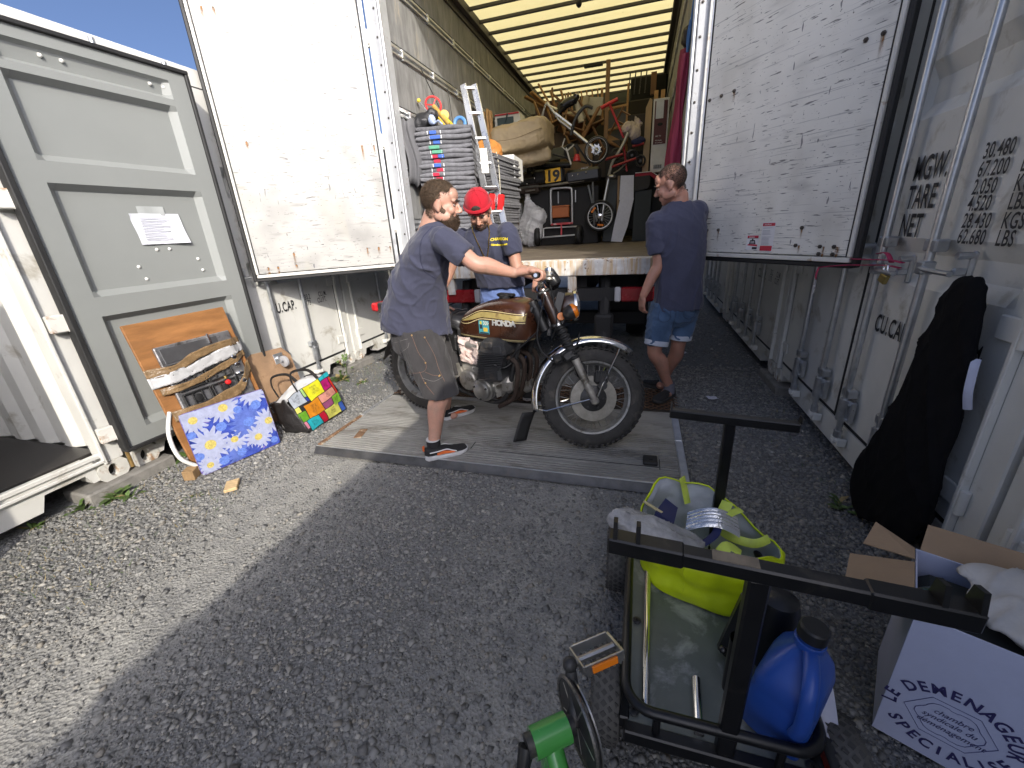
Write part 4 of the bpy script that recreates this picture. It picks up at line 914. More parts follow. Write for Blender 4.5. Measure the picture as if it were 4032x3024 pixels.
def skinmat(name, col):
    mt, nt, b = newmat(name); n = N(nt); f = n.noise(n.coord(), 14, 5, .6); c = n.mix(n.ramp(f, [(.3, 0.0), (.7, 1.0)]), cm(col, .86), (min(1, col[0]*1.16), col[1]*1.0, col[2]*.98)); c = n.mix(n.ramp(n.noise(n.coord(), 160, 3), [(.55, 0.0), (.75, .25)]), c, cm(col, .55))
    nt.links.new(c, b.inputs['Base Color']); b.inputs['Roughness'].default_value = .5; b.inputs['Subsurface Weight'].default_value = .12; b.inputs['Subsurface Radius'].default_value = (.02, .008, .004); b.inputs['Subsurface Scale'].default_value = .5
    nt.links.new(n.bump(n.noise(n.coord(), 220, 3), .12, .004), b.inputs['Normal']); return mt
def cloth(name, col, weave=900, var=.12, fold=.25, **kw):
    mt, nt, b = newmat(name); n = N(nt); co = n.coord(); f = n.noise(co, 7, 6, .6); c = n.mix(n.ramp(f, [(.3, 0.0), (.7, 1.0)]), cm(col, 1-var), cm(col, 1+var)); c = n.mix(n.ramp(n.noise(co, 300, 2), [(.4, 0.0), (.8, .35)]), c, cm(col, 1.5))
    nt.links.new(c, b.inputs['Base Color']); b.inputs['Roughness'].default_value = .9; b.inputs['Specular IOR Level'].default_value = .15; b.inputs['Sheen Weight'].default_value = .15
    h = n.bump(n.noise(n.coord(scale=(1, 1, .45)), 16, 4, .5, .8), fold, .02); nt.links.new(n.bump(n.noise(co, weave, 2), .15, .002, h), b.inputs['Normal']); return mt
m_skin1 = skinmat('skin_fair_tanned', (.47, .285, .21)); m_skin2 = skinmat('skin_tanned', (.43, .25, .175)); m_skin3 = skinmat('skin_weathered', (.37, .205, .15))
m_navy = cloth('navy_cotton', (.050, .053, .082)); m_navy2 = cloth('dark_navy_cotton', (.042, .045, .072)); m_navy3 = cloth('blue_navy_cotton', (.054, .058, .094))
m_hair = M('short_brown_hair', (.085, .055, .032), .75, var=.45, vs=60, bump=.6, bs=260); m_hair2 = M('dark_brown_hair', (.035, .024, .017), .7, var=.4, vs=80, bump=.6, bs=260); m_hair3 = M('greying_cropped_hair', (.075, .060, .048), .8, var=.5, vs=90, bump=.5, bs=300)
def wrinkle(dirs, amp, freq=9.0, seed=0.0):
    # ridged folds stretched along the given direction
    d = V(dirs).normalized(); s, t, _ = frame(d)
    def f(p, n):
        k = p+.03*noise.noise_vector(p*4+V((seed, 0, 0))); q = V((k.dot(d)*freq*.30, k.dot(s)*freq*1.9, k.dot(t)*freq*1.9))+V((seed, seed*2, seed*3)); a = noise.noise(q); b = noise.noise(q*1.9+V((5, 1, 2)))
        r = max(0, 1-abs(a)*3.2); return amp*(r*r*.9-.25+b*.3+.5*noise.noise(p*5+V((seed, 3, 1))))
    return f
def ellring(c, L, F, a, b, n=24, e=.85):
    L = V(L).normalized(); F = V(F).normalized(); c = V(c)
    return [c+L*a*math.copysign(abs(math.cos(t))**e, math.cos(t))+F*b*math.copysign(abs(math.sin(t))**e, math.sin(t)) for t in [2*math.pi*i/n for i in range(n)]]
def limb(m, pts, rs, n=14, k=5):
    P = catmull(pts, k); R2 = catmull([V((r, 0, 0)) for r in rs], k); m.tube(P, None, n, rs=[max(.004, q.x) for q in R2]); m.sph(pts[0], rs[0], 12, 8); m.sph(pts[-1], rs[-1], 12, 8)
def sleeve(m, pts, rs, n=20, k=5):
    P = catmull(pts, k); R2 = catmull([V((r, 0, 0)) for r in rs], k); m.tube(P, None, n, rs=[q.x for q in R2]); m.sph(pts[0], rs[0]*.9, 12, 8)
def hand(m, w, d, nrm, curl=(25, 30, 20), thumb=1, spread=6, size=1.0, grip=None):
    # w wrist, d direction of the fingers, nrm palm normal (fingers curl towards it), thumb side = d x nrm * thumb
    w = V(w); d = V(d).normalized(); nrm = (V(nrm)-d*V(nrm).dot(d)).normalized(); sd = d.cross(nrm)*thumb; S = size
    R = Matrix((d, sd, nrm)).transposed()
    m.sph(w+d*.045*S, (.05*S, .040*S, .017*S), 14, 10, R); m.sph(w+d*.072*S, (.028*S, .041*S, .015*S), 12, 8, R)
    m.tube([w-d*.02, w+d*.03*S], None, 12, rs=[.027*S, .027*S], sq=.8)
    for i, (off, L) in enumerate(((.030, .072), (.010, .080), (-.011, .075), (-.031, .060))):
        a = (1.5-i)*R_(spread); fd = (d*math.cos(a)+sd*math.sin(a)).normalized(); p = w+d*.085*S+sd*off*S; pts = [p-fd*.015]; ax = fd.cross(nrm).normalized(); cd = fd
        for seg, (fr, cu) in enumerate(zip((.45, .32, .23), curl)):
            cd = (Matrix.Rotation(R_(cu), 3, ax) @ cd).normalized() if True else cd; p = p+cd*L*fr*S; pts.append(p.copy())
        m.tube(pts, None, 8, rs=[.0095*S, .0092*S, .0082*S, .0066*S]); m.sph(pts[-1], .0066*S, 8, 6); m.sph(pts[1], .0094*S, 8, 6)
    a = R_(42); td = (d*math.cos(a)+sd*math.sin(a)+nrm*.25).normalized(); p = w+d*.022*S+sd*.026*S; q = p+td*.042*S; r = q+(td+d*.35+nrm*.45).normalized()*.032*S; m.tube([p, q, r], None, 8, rs=[.0135*S, .0105*S, .0085*S]); m.sph(r, .0085*S, 8, 6)
def head_parts(m, T, jaw=1.0):
    s = lambda c, r: m.sph(T @ V(c), r, 16, 12, T.to_3x3())
    s((-.014, 0, .036), (.100, .077, .088)); s((.028, 0, -.030), (.066, .062, .085)); s((.048, 0, -.082), (.045, .050*jaw, .034)); s((.074, 0, -.102), (.020, .026, .018))
    for y in (-1, 1):
        s((.080, .030*y, .021), (.017, .027, .009)); s((.064, .042*y, -.030), (.028, .024, .026)); s((.106, .011*y, -.036), (.011, .009, .008)); s((-.004, .0785*y, -.012), (.018, .0085, .033)); s((.004, .081*y, .008), (.012, .008, .014)); s((.002, .080*y, -.036), (.008, .007, .012)); s((-.005, .073*y, -.012), (.026, .008, .028))
        s((.02, .055*y, -.065), (.05, .018, .03))
    m.tube([T @ V((.086, 0, .020)), T @ V((.104, 0, -.008)), T @ V((.118, 0, -.030))], None, 10, rs=[.008, .010, .013]); s((.116, 0, -.031), (.013, .012, .010))
    s((.092, 0, -.062), (.011, .024, .006)); s((.090, 0, -.073), (.012, .022, .007)); s((.062, 0, .05), (.035, .06, .045))
def face_bits(p, T, mb, brow=.006):
    for y in (-1, 1):
        q = MB(); q.sph(T @ V((.0815, .031*y, -.001)), (.0095, .0115, .0055), 12, 8, T.to_3x3()); e = q.build('eye', M('eye_white', (.30, .25, .22), .35), p)
        q = MB(); q.sph(T @ V((.0895, .030*y, -.001)), (.0025, .0052, .0045), 10, 6, T.to_3x3()); q.build('iris', M('dark_iris', (.03, .018, .012), .15), e)
        q = MB(); q.tube([T @ V((.0905, .048*y, .022)), T @ V((.0985, .030*y, .0275)), T @ V((.0965, .013*y, .0225))], None, 6, rs=[.003, brow, .0045]); q.build('eyebrow', mb, p)
def shell(m, T, c, r, pred, off, n=40, k=30):
    # open patch of an ellipsoid where pred(local point) holds, made thick
    c = V(c); pts = {}; f = []
    def P(i, j, o): t = math.pi*i/k; a = 2*math.pi*(j % n)/n; return V((math.sin(t)*math.cos(a)*(r[0]+o), math.sin(t)*math.sin(a)*(r[1]+o), math.cos(t)*(r[2]+o)))+c
    for i in range(k):
        for j in range(n):
            ctr = (P(i, j, 0)+P(i+1, j+1, 0))/2
            if pred(ctr): f.append((i, j))
    for i, j in f:
        q = []
        for o in (-.012, off):
            for a, b in ((i, j), (i+1, j), (i+1, j+1), (i, j+1)): q.append(T @ P(a, b, o))
        m.add(q, [(3, 2, 1, 0), (4, 5, 6, 7), (0, 1, 5, 4), (1, 2, 6, 5), (2, 3, 7, 6), (3, 0, 4, 7)])
def strands(T, c, r, pred, n, L, mat, parent, name='hair_strands', w=.0011, comb=(-.4, 0, .2), seed=1):
    rng = random.Random(seed); m = MB(); c = V(c); vs = []; fs = []; k = 0; R3 = T.to_3x3()
    while k < n:
        z = rng.uniform(-1, 1); a = rng.uniform(0, 6.2832); q = math.sqrt(1-z*z); d = V((q*math.cos(a), q*math.sin(a), z)); p = V((d.x*r[0], d.y*r[1], d.z*r[2]))+c; k += 1
        if not pred(p+V((rng.gauss(0, .006), rng.gauss(0, .004), rng.gauss(0, .006)))): continue
        nn = V((d.x/r[0], d.y/r[1], d.z/r[2])).normalized(); g = (nn+V(comb)*rng.uniform(.5, 1.3)+V((rng.gauss(0, .35), rng.gauss(0, .35), rng.gauss(0, .35)))).normalized(); s = g.cross(nn+V((.01, .02, 0))).normalized()*w; l = L*rng.uniform(.6, 1.2); b = p-nn*.002
        o = len(vs); vs += [T @ (b-s), T @ (b+s), T @ (b+g*l)]; fs.append((o, o+1, o+2))
    m.add(vs, fs); ob = m.build(name, mat, parent, smooth=False); ob['kind'] = 'stuff'; return ob
def headT(pos, fwd, up=(0, 0, 1)):
    f = V(fwd).normalized(); u = V(up); u = (u-f*u.dot(f)).normalized(); l = u.cross(f); return Matrix.Translation(V(pos)) @ Matrix((f, l, u)).transposed().to_4x4()
def fuzz(amp, fr, seed=0): return lambda p, n: amp*(noise.noise(p*fr+V((seed, 0, 0)))+.6*noise.noise(p*fr*2.3))
def shoe(p, heel, toe, mat_up, mat_sole, z, name='shoe', L=.295, lift=0.0, deco=None, ht=.085):
    h = V((*heel, z)); t = V((*toe, z)); d = (t-h).normalized(); sd = V((0, 0, 1)).cross(d); Wd = lambda u: .036+.012*math.sin(min(1, u*1.15)*math.pi*.72+.3) if u < .85 else (.046*(1-((u-.85)/.15)**2)**.5 if u < 1 else 0.001)
    us = [0, .02, .06, .12, .2, .3, .4, .5, .6, .7, .78, .85, .9, .95, .985, 1.0]
    w = lambda u: max(.004, (.037*min(1, (u/.07)**.5 if u < .07 else 1))+.010*sstep(.3, .7, u))*(1 if u < .82 else max(.06, (1-((u-.82)/.18)**2))**.5)
    top = lambda u: lerp(ht, .072, sstep(0, .35, u)) if u < .35 else lerp(.078, .045, sstep(.35, .85, u))
    P = lambda u, s, zz: h+d*(u*L)+sd*s+V((0, 0, zz+lift*sstep(.6, 0, u)))
    sole = MB(); rings = []
    outline = [(u, w(u)) for u in us]+[(u, -w(u)) for u in us[::-1]]
    for zz, k in ((.0, .95), (.006, 1.03), (.022, 1.05), (.028, 1.0)): rings.append([P(u, s*k, zz+(.012*sstep(.75, 1.0, u) if zz < .01 else .006*sstep(.75, 1, u))+(.006*sstep(.3, 0, u) if zz > .01 else 0)) for u, s in outline])
    sole.loft(rings); so = None
    u_ = MB(); rr = []
    for u in us:
        ww = w(u)*.98; hh = top(u) if u < .985 else .03; ring = []
        for i in range(20):
            a = 2*math.pi*i/20; zz = .024+(hh-.024)*(.5+.5*math.sin(a)); ring.append(P(u, ww*math.copysign(abs(math.cos(a))**.6, math.cos(a))*(1.0 if zz < .05 else .86), zz))
        rr.append(ring)
    u_.loft(rr); uo = u_.build(name, mat_up, p, ang=60); sole.build('sole', mat_sole, uo, ang=50)
    return uo, P, w
def lace(p, P, mat):
    for i in range(4): q = MB(); u = .36+.07*i; z = .079-.007*i; q.tube([P(u, -.026, z-.008), P(u+.01, 0, z+.004), P(u, .026, z-.008)], .0035, 5); q.build('lace', mat, p)
m_sole = M('white_sole', (.55, .55, .56), .7, var=.15, vs=20); m_shoeblk = M('black_mesh_shoe', (.016, .016, .017), .8, var=.3, vs=60, bump=.3, bs=400)
def stitch(bvh, pts, dirv, mat, parent, r=.0018, off=.0015, name='stitching', k=8):
    dirv = V(dirv).normalized(); out = []
    for q in catmull(pts, k):
        hit = bvh.ray_cast(q-dirv*.6, dirv)
        if hit[0] is not None: out.append(hit[0]+hit[1]*off)
    if len(out) > 2: m = MB(); m.tube(out, r, 5); return m.build(name, mat, parent)
GRIP = {}
def moto_pt(x, y, z):
    a = R_(-16); c, s = math.cos(a), math.sin(a); return V((-1.715+c*x-s*y, 2.915+s*x+c*y, z))

# ---- bearded man in navy T-shirt and work shorts (left)
def man_left():
    m = MB(); F = V((.78, .62, 0)).normalized(); Rt = V((.62, -.78, 0))
    zf = .046
    rh, rk, ra = V((-1.36, 2.345, .86)), V((-1.205, 2.265, .49)), V((-1.268, 2.175, .13)); lh, lk, la = V((-1.46, 2.54, .87)), V((-1.33, 2.66, .50)), V((-1.44, 2.73, .13))
    for h, k, a in ((rh, rk, ra), (lh, lk, la)):
        limb(m, [h, lerp(h, k, .5), k, lerp(k, a, .3)-F*.016, lerp(k, a, .72)-F*.004, a], [.070, .074, .064, .064, .045, .040]); m.sph(a+F*.03-V((0, 0, .06)), (.07, .04, .035), 12, 8)
    nb = V((-1.205, 2.415, 1.50)); rs, ls = V((-1.085, 2.265, 1.425)), V((-1.325, 2.56, 1.43)); pc = V((-1.41, 2.44, .88))
    re, rw = V((-.885, 2.235, 1.285)), V((-.700, 2.385, 1.212))
    limb(m, [rs, lerp(rs, re, .5)+V((0, 0, .01)), re, lerp(re, rw, .3)+V((.0, 0, .004)), lerp(re, rw, .7), rw], [.046, .048, .046, .049, .036, .029])
    le, lw = V((-1.40, 2.66, 1.18)), V((-1.37, 2.74, .985))
    limb(m, [ls, lerp(ls, le, .5), le, lerp(le, lw, .5), lw], [.044, .046, .042, .042, .029]); hand(m, lw, (.15, .1, -.5), (.2, .3, -.1), thumb=1)
    m.loft([ellring(pc, Rt, F, .12, .10), ellring(lerp(pc, nb, .4), Rt, F, .12, .09), ellring(lerp(pc, nb, .8), Rt, F, .13, .07), ellring(nb, Rt, F, .08, .06)])
    hp = V((-1.132, 2.405, 1.615)); T = headT(hp, (.97, .22, -.14), (-.08, -.02, 1)); head_parts(m, T, 1.05)
    m.tube([nb-V((.02, 0, .05)), lerp(nb, hp, .5)-V((.015, 0, 0)), hp-V((.02, 0, .05))], None, 16, rs=[.085, .066, .062])
    # fist on the throttle grip
    g0, g1 = GRIP['R']; gd = (g1-g0).normalized(); gc = g0+gd*.055; fd = (gc-rw); fd = (fd-gd*fd.dot(gd)).normalized()
    up = V((0, 0, 1)); up = (up-gd*up.dot(gd)).normalized()
    fore = (V((gc.x, gc.y, 0))-V((rw.x, rw.y, 0))); fore = (fore-gd*fore.dot(gd)).normalized()
    m.tube([rw, lerp(rw, gc+up*.03-fore*.05, .6), gc+up*.03-fore*.028], None, 12, rs=[.029, .031, .033], sq=.8); R3 = Matrix((fore, gd, up)).transposed()
    m.sph(gc+up*.026-fore*.02, (.040, .046, .022), 14, 10, R3)
    for i in range(4):
        c = gc+gd*(-.033+.0215*i); pts = [c+up*.026+fore*.004, c+up*.018+fore*.030, c-up*.012+fore*.030, c-up*.026+fore*.006, c-up*.020-fore*.014]; m.tube(catmull(pts, 3), None, 8, rs=[.0105]*7+[.0095]*5+[.0085]); m.sph(pts[0], .0115, 8, 6); m.sph(pts[1], .011, 8, 6)
    m.tube(catmull([gc-fore*.036+up*.012+gd*.03, gc-fore*.030-up*.010+gd*.038, gc-fore*.004-up*.029+gd*.040], 3), None, 8, rs=[.0135, .0125, .012, .0115, .011, .0105, .010]); 
    body = remeshed('person', m, .0052, m_skin1, smooth=3)
    tag(body, 'bearded man in navy T-shirt and dark work shorts gripping the throttle', 'person', 'men unloading the truck')
    face_bits(body, T, m_hair2)
    # hair and beard
    h = MB(); hpred = lambda p: (p.z > .058 and p.x < .068) or (p.x < .010 and p.z > -.015) or (p.x < -.045 and p.z > -.075); shell(h, T, (-.014, 0, .036), (.100, .077, .088), lambda p: hpred(p+V((.012, 0, -.008))), .003)
    remeshed('hair', h, .005, m_hair, body, 2, fuzz(.002, 130)); strands(T, (-.014, 0, .036), (.101, .078, .090), hpred, 16000, .016, m_hair, body); strands(T, (-.022, 0, -.055), (.068, .066, .055), lambda p: p.x < -.035 and p.z > -.085, 7000, .009, m_hair, body, seed=9)
    b = MB(); s = lambda c, r: b.sph(T @ V(c), r, 14, 10, T.to_3x3())
    s((.050, 0, -.092), (.050, .055, .036)); s((.078, 0, -.116), (.030, .034, .030)); s((.085, 0, -.092), (.022, .03, .02))
    for y in (-1, 1): s((.022, .052*y, -.060), (.030, .020, .042)); s((.010, .062*y, -.030), (.012, .009, .035)); s((.050, .040*y, -.075), (.04, .022, .03)); s((.1, .014*y, -.053), (.008, .018, .006))
    remeshed('beard', b, .0045, M('brown_beard', (.075, .045, .026), .8, var=.5, vs=90, bump=.6, bs=300), body, 2, fuzz(.003, 150)); strands(T, (.046, 0, -.088), (.062, .060, .052), lambda p: p.z < -.058 or (p.x < .040 and p.z < -.035 and abs(p.y) > .03), 9000, .014, M('brown_beard', (.075, .045, .026), .8), body, 'beard_strands', comb=(.2, 0, -.6), seed=3)
    # T-shirt
    t = MB(); hem = V((-1.425, 2.44, .845)); tl = V((.08, .10, -1))
    L1 = lambda a: ellring(*a)
    t.loft([ellring(hem, Rt, F+V((0, 0, -.16)), .205, .235), ellring(hem+V((.0, 0, .10)), Rt, F+V((0, 0, -.16)), .205, .225), ellring((-1.405, 2.44, 1.05), Rt, F, .198, .205), ellring((-1.345, 2.43, 1.22), Rt, F, .205, .180), ellring((-1.275, 2.42, 1.36), Rt, F+V((0, 0, .1)), .222, .150), ellring((-1.235, 2.415, 1.43), Rt, F+V((0, 0, .1)), .215, .128), ellring((-1.21, 2.41, 1.485), Rt, F+V((0, 0, .2)), .135, .100), ellring((-1.195, 2.41, 1.525), Rt, F+V((0, 0, .25)), .080, .080)])
    sl = lerp(rs, re, .74); sleeve(t, [rs-Rt*.015+V((0, 0, .002)), lerp(rs, re, .38), sl], [.078, .076, .074])
    sl = lerp(ls, le, .72); sleeve(t, [ls+Rt*.03, lerp(ls, le, .38), sl], [.08, .078, .074])
    w1 = wrinkle((.45, -.1, -.8), .013, 5.0, 2.0); w2 = wrinkle((.9, -.1, -.35), .006, 7.0, 5.0)
    sh = remeshed('t_shirt', t, .0075, m_navy, body, 6, lambda p, n: (w1(p, n) if p.z < 1.34 else w1(p, n)*.35)+(w2(p, n)*(1.0 if p.z < 1.3 else .5)))
    bv = bvh_of(sh); cam_d = (V((-1.2, 2.4, 1.3))-V((0, 0, 1.45))).normalized()
    stitch(bv, [(-1.10, 2.2, 1.50), (-1.17, 2.2, 1.44), (-1.20, 2.2, 1.36), (-1.19, 2.2, 1.26), (-1.12, 2.2, 1.21)], cam_d, M('navy_seam', (.03, .033, .065), .9), sh, .0025, name='sleeve_seam')
    # shorts
    m_sh = cloth('charcoal_denim', (.043, .041, .042), var=.2, fold=.45)
    s_ = MB(); pcs = V((-1.415, 2.44, .90))
    s_.loft([ellring(pcs+V((0, 0, .06)), Rt, F, .165, .15), ellring(pcs+V((0, 0, .02)), Rt, F, .178, .165), ellring(pcs-V((.01, 0, .08)), Rt, F, .192, .185), ellring(pcs-V((.02, 0, .17)), Rt, F, .19, .17), ellring(pcs-V((0, 0, .24)), Rt, F, .15, .12)])
    for h_, k_, s in ((rh, rk, 1), (lh, lk, -1)):
        e = k_+(k_-h_).normalized()*.03
        s_.loft([ellring(lerp(h_, e, t_)-V((.012, 0, 0)), Rt, F, a_, b_) for t_, a_, b_ in ((-.05, .11, .13), (.25, .118, .145), (.55, .112, .135), (.85, .105, .122), (1.0, .103, .118))])
    wz = wrinkle((.3, -.3, -.9), .009, 8.0, 9.0)
    so = remeshed('work_shorts', s_, .0075, m_sh, body, 5, lambda p, n: wz(p, n))
    bv = bvh_of(so); ms = M('tan_stitching', (.22, .12, .075), .8); mst = M('grey_stitching', (.20, .19, .18), .8); dirn = (V((-1.35, 2.3, .65))-V((0, 0, 1.45))).normalized()
    Q = lambda x, z: V((x, 2.25, z)); 
    for pts, mm in (([(-1.56, .80), (-1.545, .75), (-1.50, .73), (-1.41, .77), (-1.385, .81)], mst), ([(-1.56, .80), (-1.47, .815), (-1.39, .835)], mst), ([(-1.36, .86), (-1.33, .75), (-1.29, .68), (-1.30, .63), (-1.36, .61), (-1.42, .61)], ms), ([(-1.27, .85), (-1.22, .74), (-1.20, .64), (-1.17, .56)], ms), ([(-1.30, .62), (-1.25, .60), (-1.20, .60)], ms), ([(-1.33, .58), (-1.25, .56), (-1.18, .59)], mst), ([(-1.34, .62), (-1.31, .54), (-1.26, .47)], ms), ([(-1.44, .60), (-1.50, .66), (-1.54, .73)], mst)):
        stitch(bv, [Q(*a) for a in pts], dirn, mm, so, .0010)
    for a in ((-1.36, .86), (-1.27, .85), (-1.29, .68), (-1.20, .60), (-1.31, .545), (-1.205, .595)):
        hit = bv.ray_cast(Q(*a)-dirn*.6, dirn)
        if hit[0]: q = MB(); q.sph(hit[0], .006, 8, 6); q.build('rivet', M('brass_rivet', (.5, .33, .14), .35, .8), so)
    # socks, shoes
    ds = V((.227, .18, 0)).normalized()
    for a, hl, near in ((ra, V((-1.305, 2.105, 0)), 1), (la, V((-1.455, 2.70, 0)), 0)):
        q = MB(); q.tube([a+V((0, 0, .035)), a, a-V((0, 0, .05))], None, 14, rs=[.047, .046, .05]); sk = q.build('sock', M('black_sock', (.018, .018, .02), .9), body)
        q = MB(); q.tube([a+V((0, 0, .036)), a+V((0, 0, .042))], .0478, 14); q.build('sock_band', M('white_sock_band', (.6, .6, .6), .9), sk)
        dd = ds if near else V((.40, .91, 0)).normalized() if False else V((.62, .78, 0)).normalized()
        tp = hl+dd*.29; u, P, w = shoe(body, (hl.x, hl.y), (tp.x, tp.y), m_shoeblk, m_sole, zf); lace(u, P, m_shoeblk)
        for sg in (-1, 1):
            mw = M('white_shoe_stripe', (.75, .75, .75), .5); mo = M('orange_shoe_patch', (.80, .17, .04), .5)
            q = MB(); q.tube(catmull([P(.10, sg*(w(.1)*1.03), .060), P(.30, sg*w(.3)*1.02, .060), P(.48, sg*w(.48)*1.02, .066), P(.60, sg*w(.6)*1.02, .052), P(.70, sg*w(.7)*1.03, .040)], 4), .0035, 6); q.build('shoe_stripe', mw, u)
            q = MB(); q.grid(lambda a_, b_: P(lerp(.26, .66, a_), sg*(w(lerp(.26, .66, a_))*1.005+.0015), lerp(.034, lerp(.058, .044, abs(a_-.4)*1.6), b_)), 10, 3); q.build('shoe_patch', mo, u)
        q = MB(); q.box(P(-.005, 0, .085), (.012, .02, .04), b=.004); q.build('heel_tab', M('orange_shoe_patch', (.80, .17, .04), .5), u)
    return body
def torso_shirt(name, rows, sleeves, mat, body, disp, vox=.0075): 
    t = MB(); t.loft([ellring(*r) for r in rows])
    for pts, rs in sleeves: sleeve(t, pts, rs)
    return remeshed(name, t, vox, mat, body, 6, disp)

# ---- man with the red cap, behind the motorcycle
def man_cap():
    m = MB(); F = V((.12, -.99, 0)).normalized(); Lt = V((.99, .12, 0))            # Lt: towards image right = his left
    nb = V((-1.118, 3.06, 1.475)); ls, rs = V((-.925, 3.05, 1.435)), V((-1.305, 3.06, 1.42)); pc = V((-1.07, 3.25, .93))
    gl0, gl1 = GRIP['L']; gc = lerp(gl0, gl1, .4)
    lw = gc+V((.0, .045, .075)); le = V((-.865, 3.03, 1.18))
    limb(m, [ls, lerp(ls, le, .5), le, lerp(le, lw, .35), lw], [.044, .047, .045, .043, .029]); gd = (gl1-gl0).normalized()
    hand(m, lw, (gc+V((0, -.02, -.02))-lw).normalized(), V((0, .9, -.3)), (48, 62, 40), 1, 4, .98)
    sp = moto_pt(.30, -.02, .925); rw = sp+V((-.055, .07, .055)); re = V((-1.42, 3.02, 1.17))
    limb(m, [rs, lerp(rs, re, .5), re, lerp(re, rw, .35), rw], [.044, .047, .045, .043, .029]); hand(m, rw, (sp+V((.06, -.05, -.005))-rw).normalized(), (0, 0, -1), (8, 14, 10), -1, 7, .98)
    for s in (-1, 1):
        h, k, a = pc+Lt*.09*s-V((0, 0, .05)), V((-1.07, 3.20, .50))+Lt*.12*s, V((-1.06, 3.33, .12))+Lt*.17*s; limb(m, [h, lerp(h, k, .5), k, lerp(k, a, .3)+V((0, .015, 0)), a], [.09, .078, .06, .058, .038]); m.sph(a+F*.03-V((0, 0, .05)), (.04, .06, .03), 10, 8)
    m.loft([ellring(pc, Lt, F, .12, .08), ellring(lerp(pc, nb, .5), Lt, F, .12, .08), ellring(lerp(pc, nb, .85), Lt, F, .13, .06), ellring(nb, Lt, F, .07, .055)])
    hp = V((-1.118, 2.985, 1.598)); T = headT(hp, (.18, -.76, -.64), (.05, -.5, 1)); head_parts(m, T)
    m.tube([nb-V((0, -.02, .05)), lerp(nb, hp, .5)+V((0, .03, 0)), hp+V((0, .04, -.03))], None, 16, rs=[.08, .06, .058])
    body = remeshed('person', m, .0052, m_skin2, smooth=3); tag(body, 'man in backwards red cap and gold chain leaning over the motorcycle', 'person', 'men unloading the truck')
    face_bits(body, T, m_hair2, .0065)
    b = MB(); s = lambda c, r: b.sph(T @ V(c), r, 14, 10, T.to_3x3())
    s((.056, 0, -.090), (.045, .052, .030)); s((.083, 0, -.108), (.016, .022, .015))
    for y in (-1, 1): s((.026, .054*y, -.060), (.028, .016, .036)); s((.010, .064*y, -.028), (.010, .006, .030)); s((.098, .012*y, -.0535), (.0085, .016, .0045)); s((.075, .032*y, -.08), (.02, .014, .02))
    remeshed('beard', b, .0045, M('dark_short_beard', (.045, .026, .018), .8, var=.5, vs=90, bump=.6, bs=300), body, 1, fuzz(.002, 150))
    # cap worn backwards: crown, back strap with arched opening showing hair
    c = MB(); rr = (.112, .091, .096); cc = (-.012, 0, .044)
    arch = lambda p: ((p.y/.034)**2+((p.z-.052)/.038)**2) < 1 and p.x > 0
    shell(c, T, cc, rr, lambda p: p.z > .022+.06*(p.x+.0)*.35 and not (arch(p) and p.z > .046), .004, 64, 48); m_cap = cloth('red_cap_cotton', (.36, .012, .022), var=.15, fold=.1)
    cp = remeshed('red_cap', c, .0042, m_cap, body, 3)
    q = MB(); q.tube([T @ V((cc[0]+rr[0]*1.02*math.cos(a), rr[1]*1.05*math.sin(a), .040+.02*math.cos(a))) for a in [2*math.pi*i/40 for i in range(40)]], .009, 6, closed=True, sq=1.6); q.build('cap_band', m_cap, cp)
    for k in range(6):
        a = math.pi/6+k*math.pi/3; q = MB(); q.tube([T @ (V(cc)+V((math.cos(a)*math.sin(t)*(rr[0]+.005), math.sin(a)*math.sin(t)*(rr[1]+.005), math.cos(t)*(rr[2]+.005)))) for t in [.05+.13*i for i in range(9)]], .0022, 5); q.build('cap_seam', m_cap, cp)
    q = MB(); q.sph(T @ V((-.012, 0, .145)), .007, 10, 6); q.build('cap_button', m_cap, cp)
    q = MB(); q.tube([T @ V((.09*math.cos(a)+.012, .042*math.sin(a), .048+.046*abs(math.cos(a))**.1*0)) for a in (0,)]+[T @ V((.094-.018*(1-abs(math.cos(t))), .038*math.cos(t), .046+.040*math.sin(t))) for t in [math.pi*i/14 for i in range(15)]][0:15], .004, 6) if False else q.tube([T @ V((.099-.024*math.sin(t), .038*math.cos(t), .046+.042*math.sin(t))) for t in [math.pi*i/14 for i in range(15)]], .0045, 6); q.build('strap_arch', m_cap, cp)
    h = MB(); shell(h, T, (-.014, 0, .036), (.100, .077, .088), lambda p: p.z > .03, .004); shell(h, T, (-.014, 0, .036), (.1, .077, .088), lambda p: p.x < .0 and p.z > -.03 and abs(p.y) > .05, .003); remeshed('hair', h, .005, m_hair2, body, 2, fuzz(.002, 140))
    q = MB(); q.sph(T @ V((.086, 0, .066)), (.016, .036, .030), 14, 10, T.to_3x3()); q.build('hair_tuft', m_hair2, body)
    br = MB(); br.grid(lambda u, v: T @ V((-.115-.07*v, (u-.5)*.15*(1-.25*v*v), .030-.02*v-.02*(2*u-1)**2)), 12, 5); bo = br.build('cap_peak', m_cap, cp); bo.modifiers.new('t', 'SOLIDIFY').thickness = .004
    w1 = wrinkle((.2, .1, -1), .011, 5.5, 3.0); w2 = wrinkle((.8, 0, -.5), .005, 9, 6.0)
    Fl = F+V((0, 0, -.25))
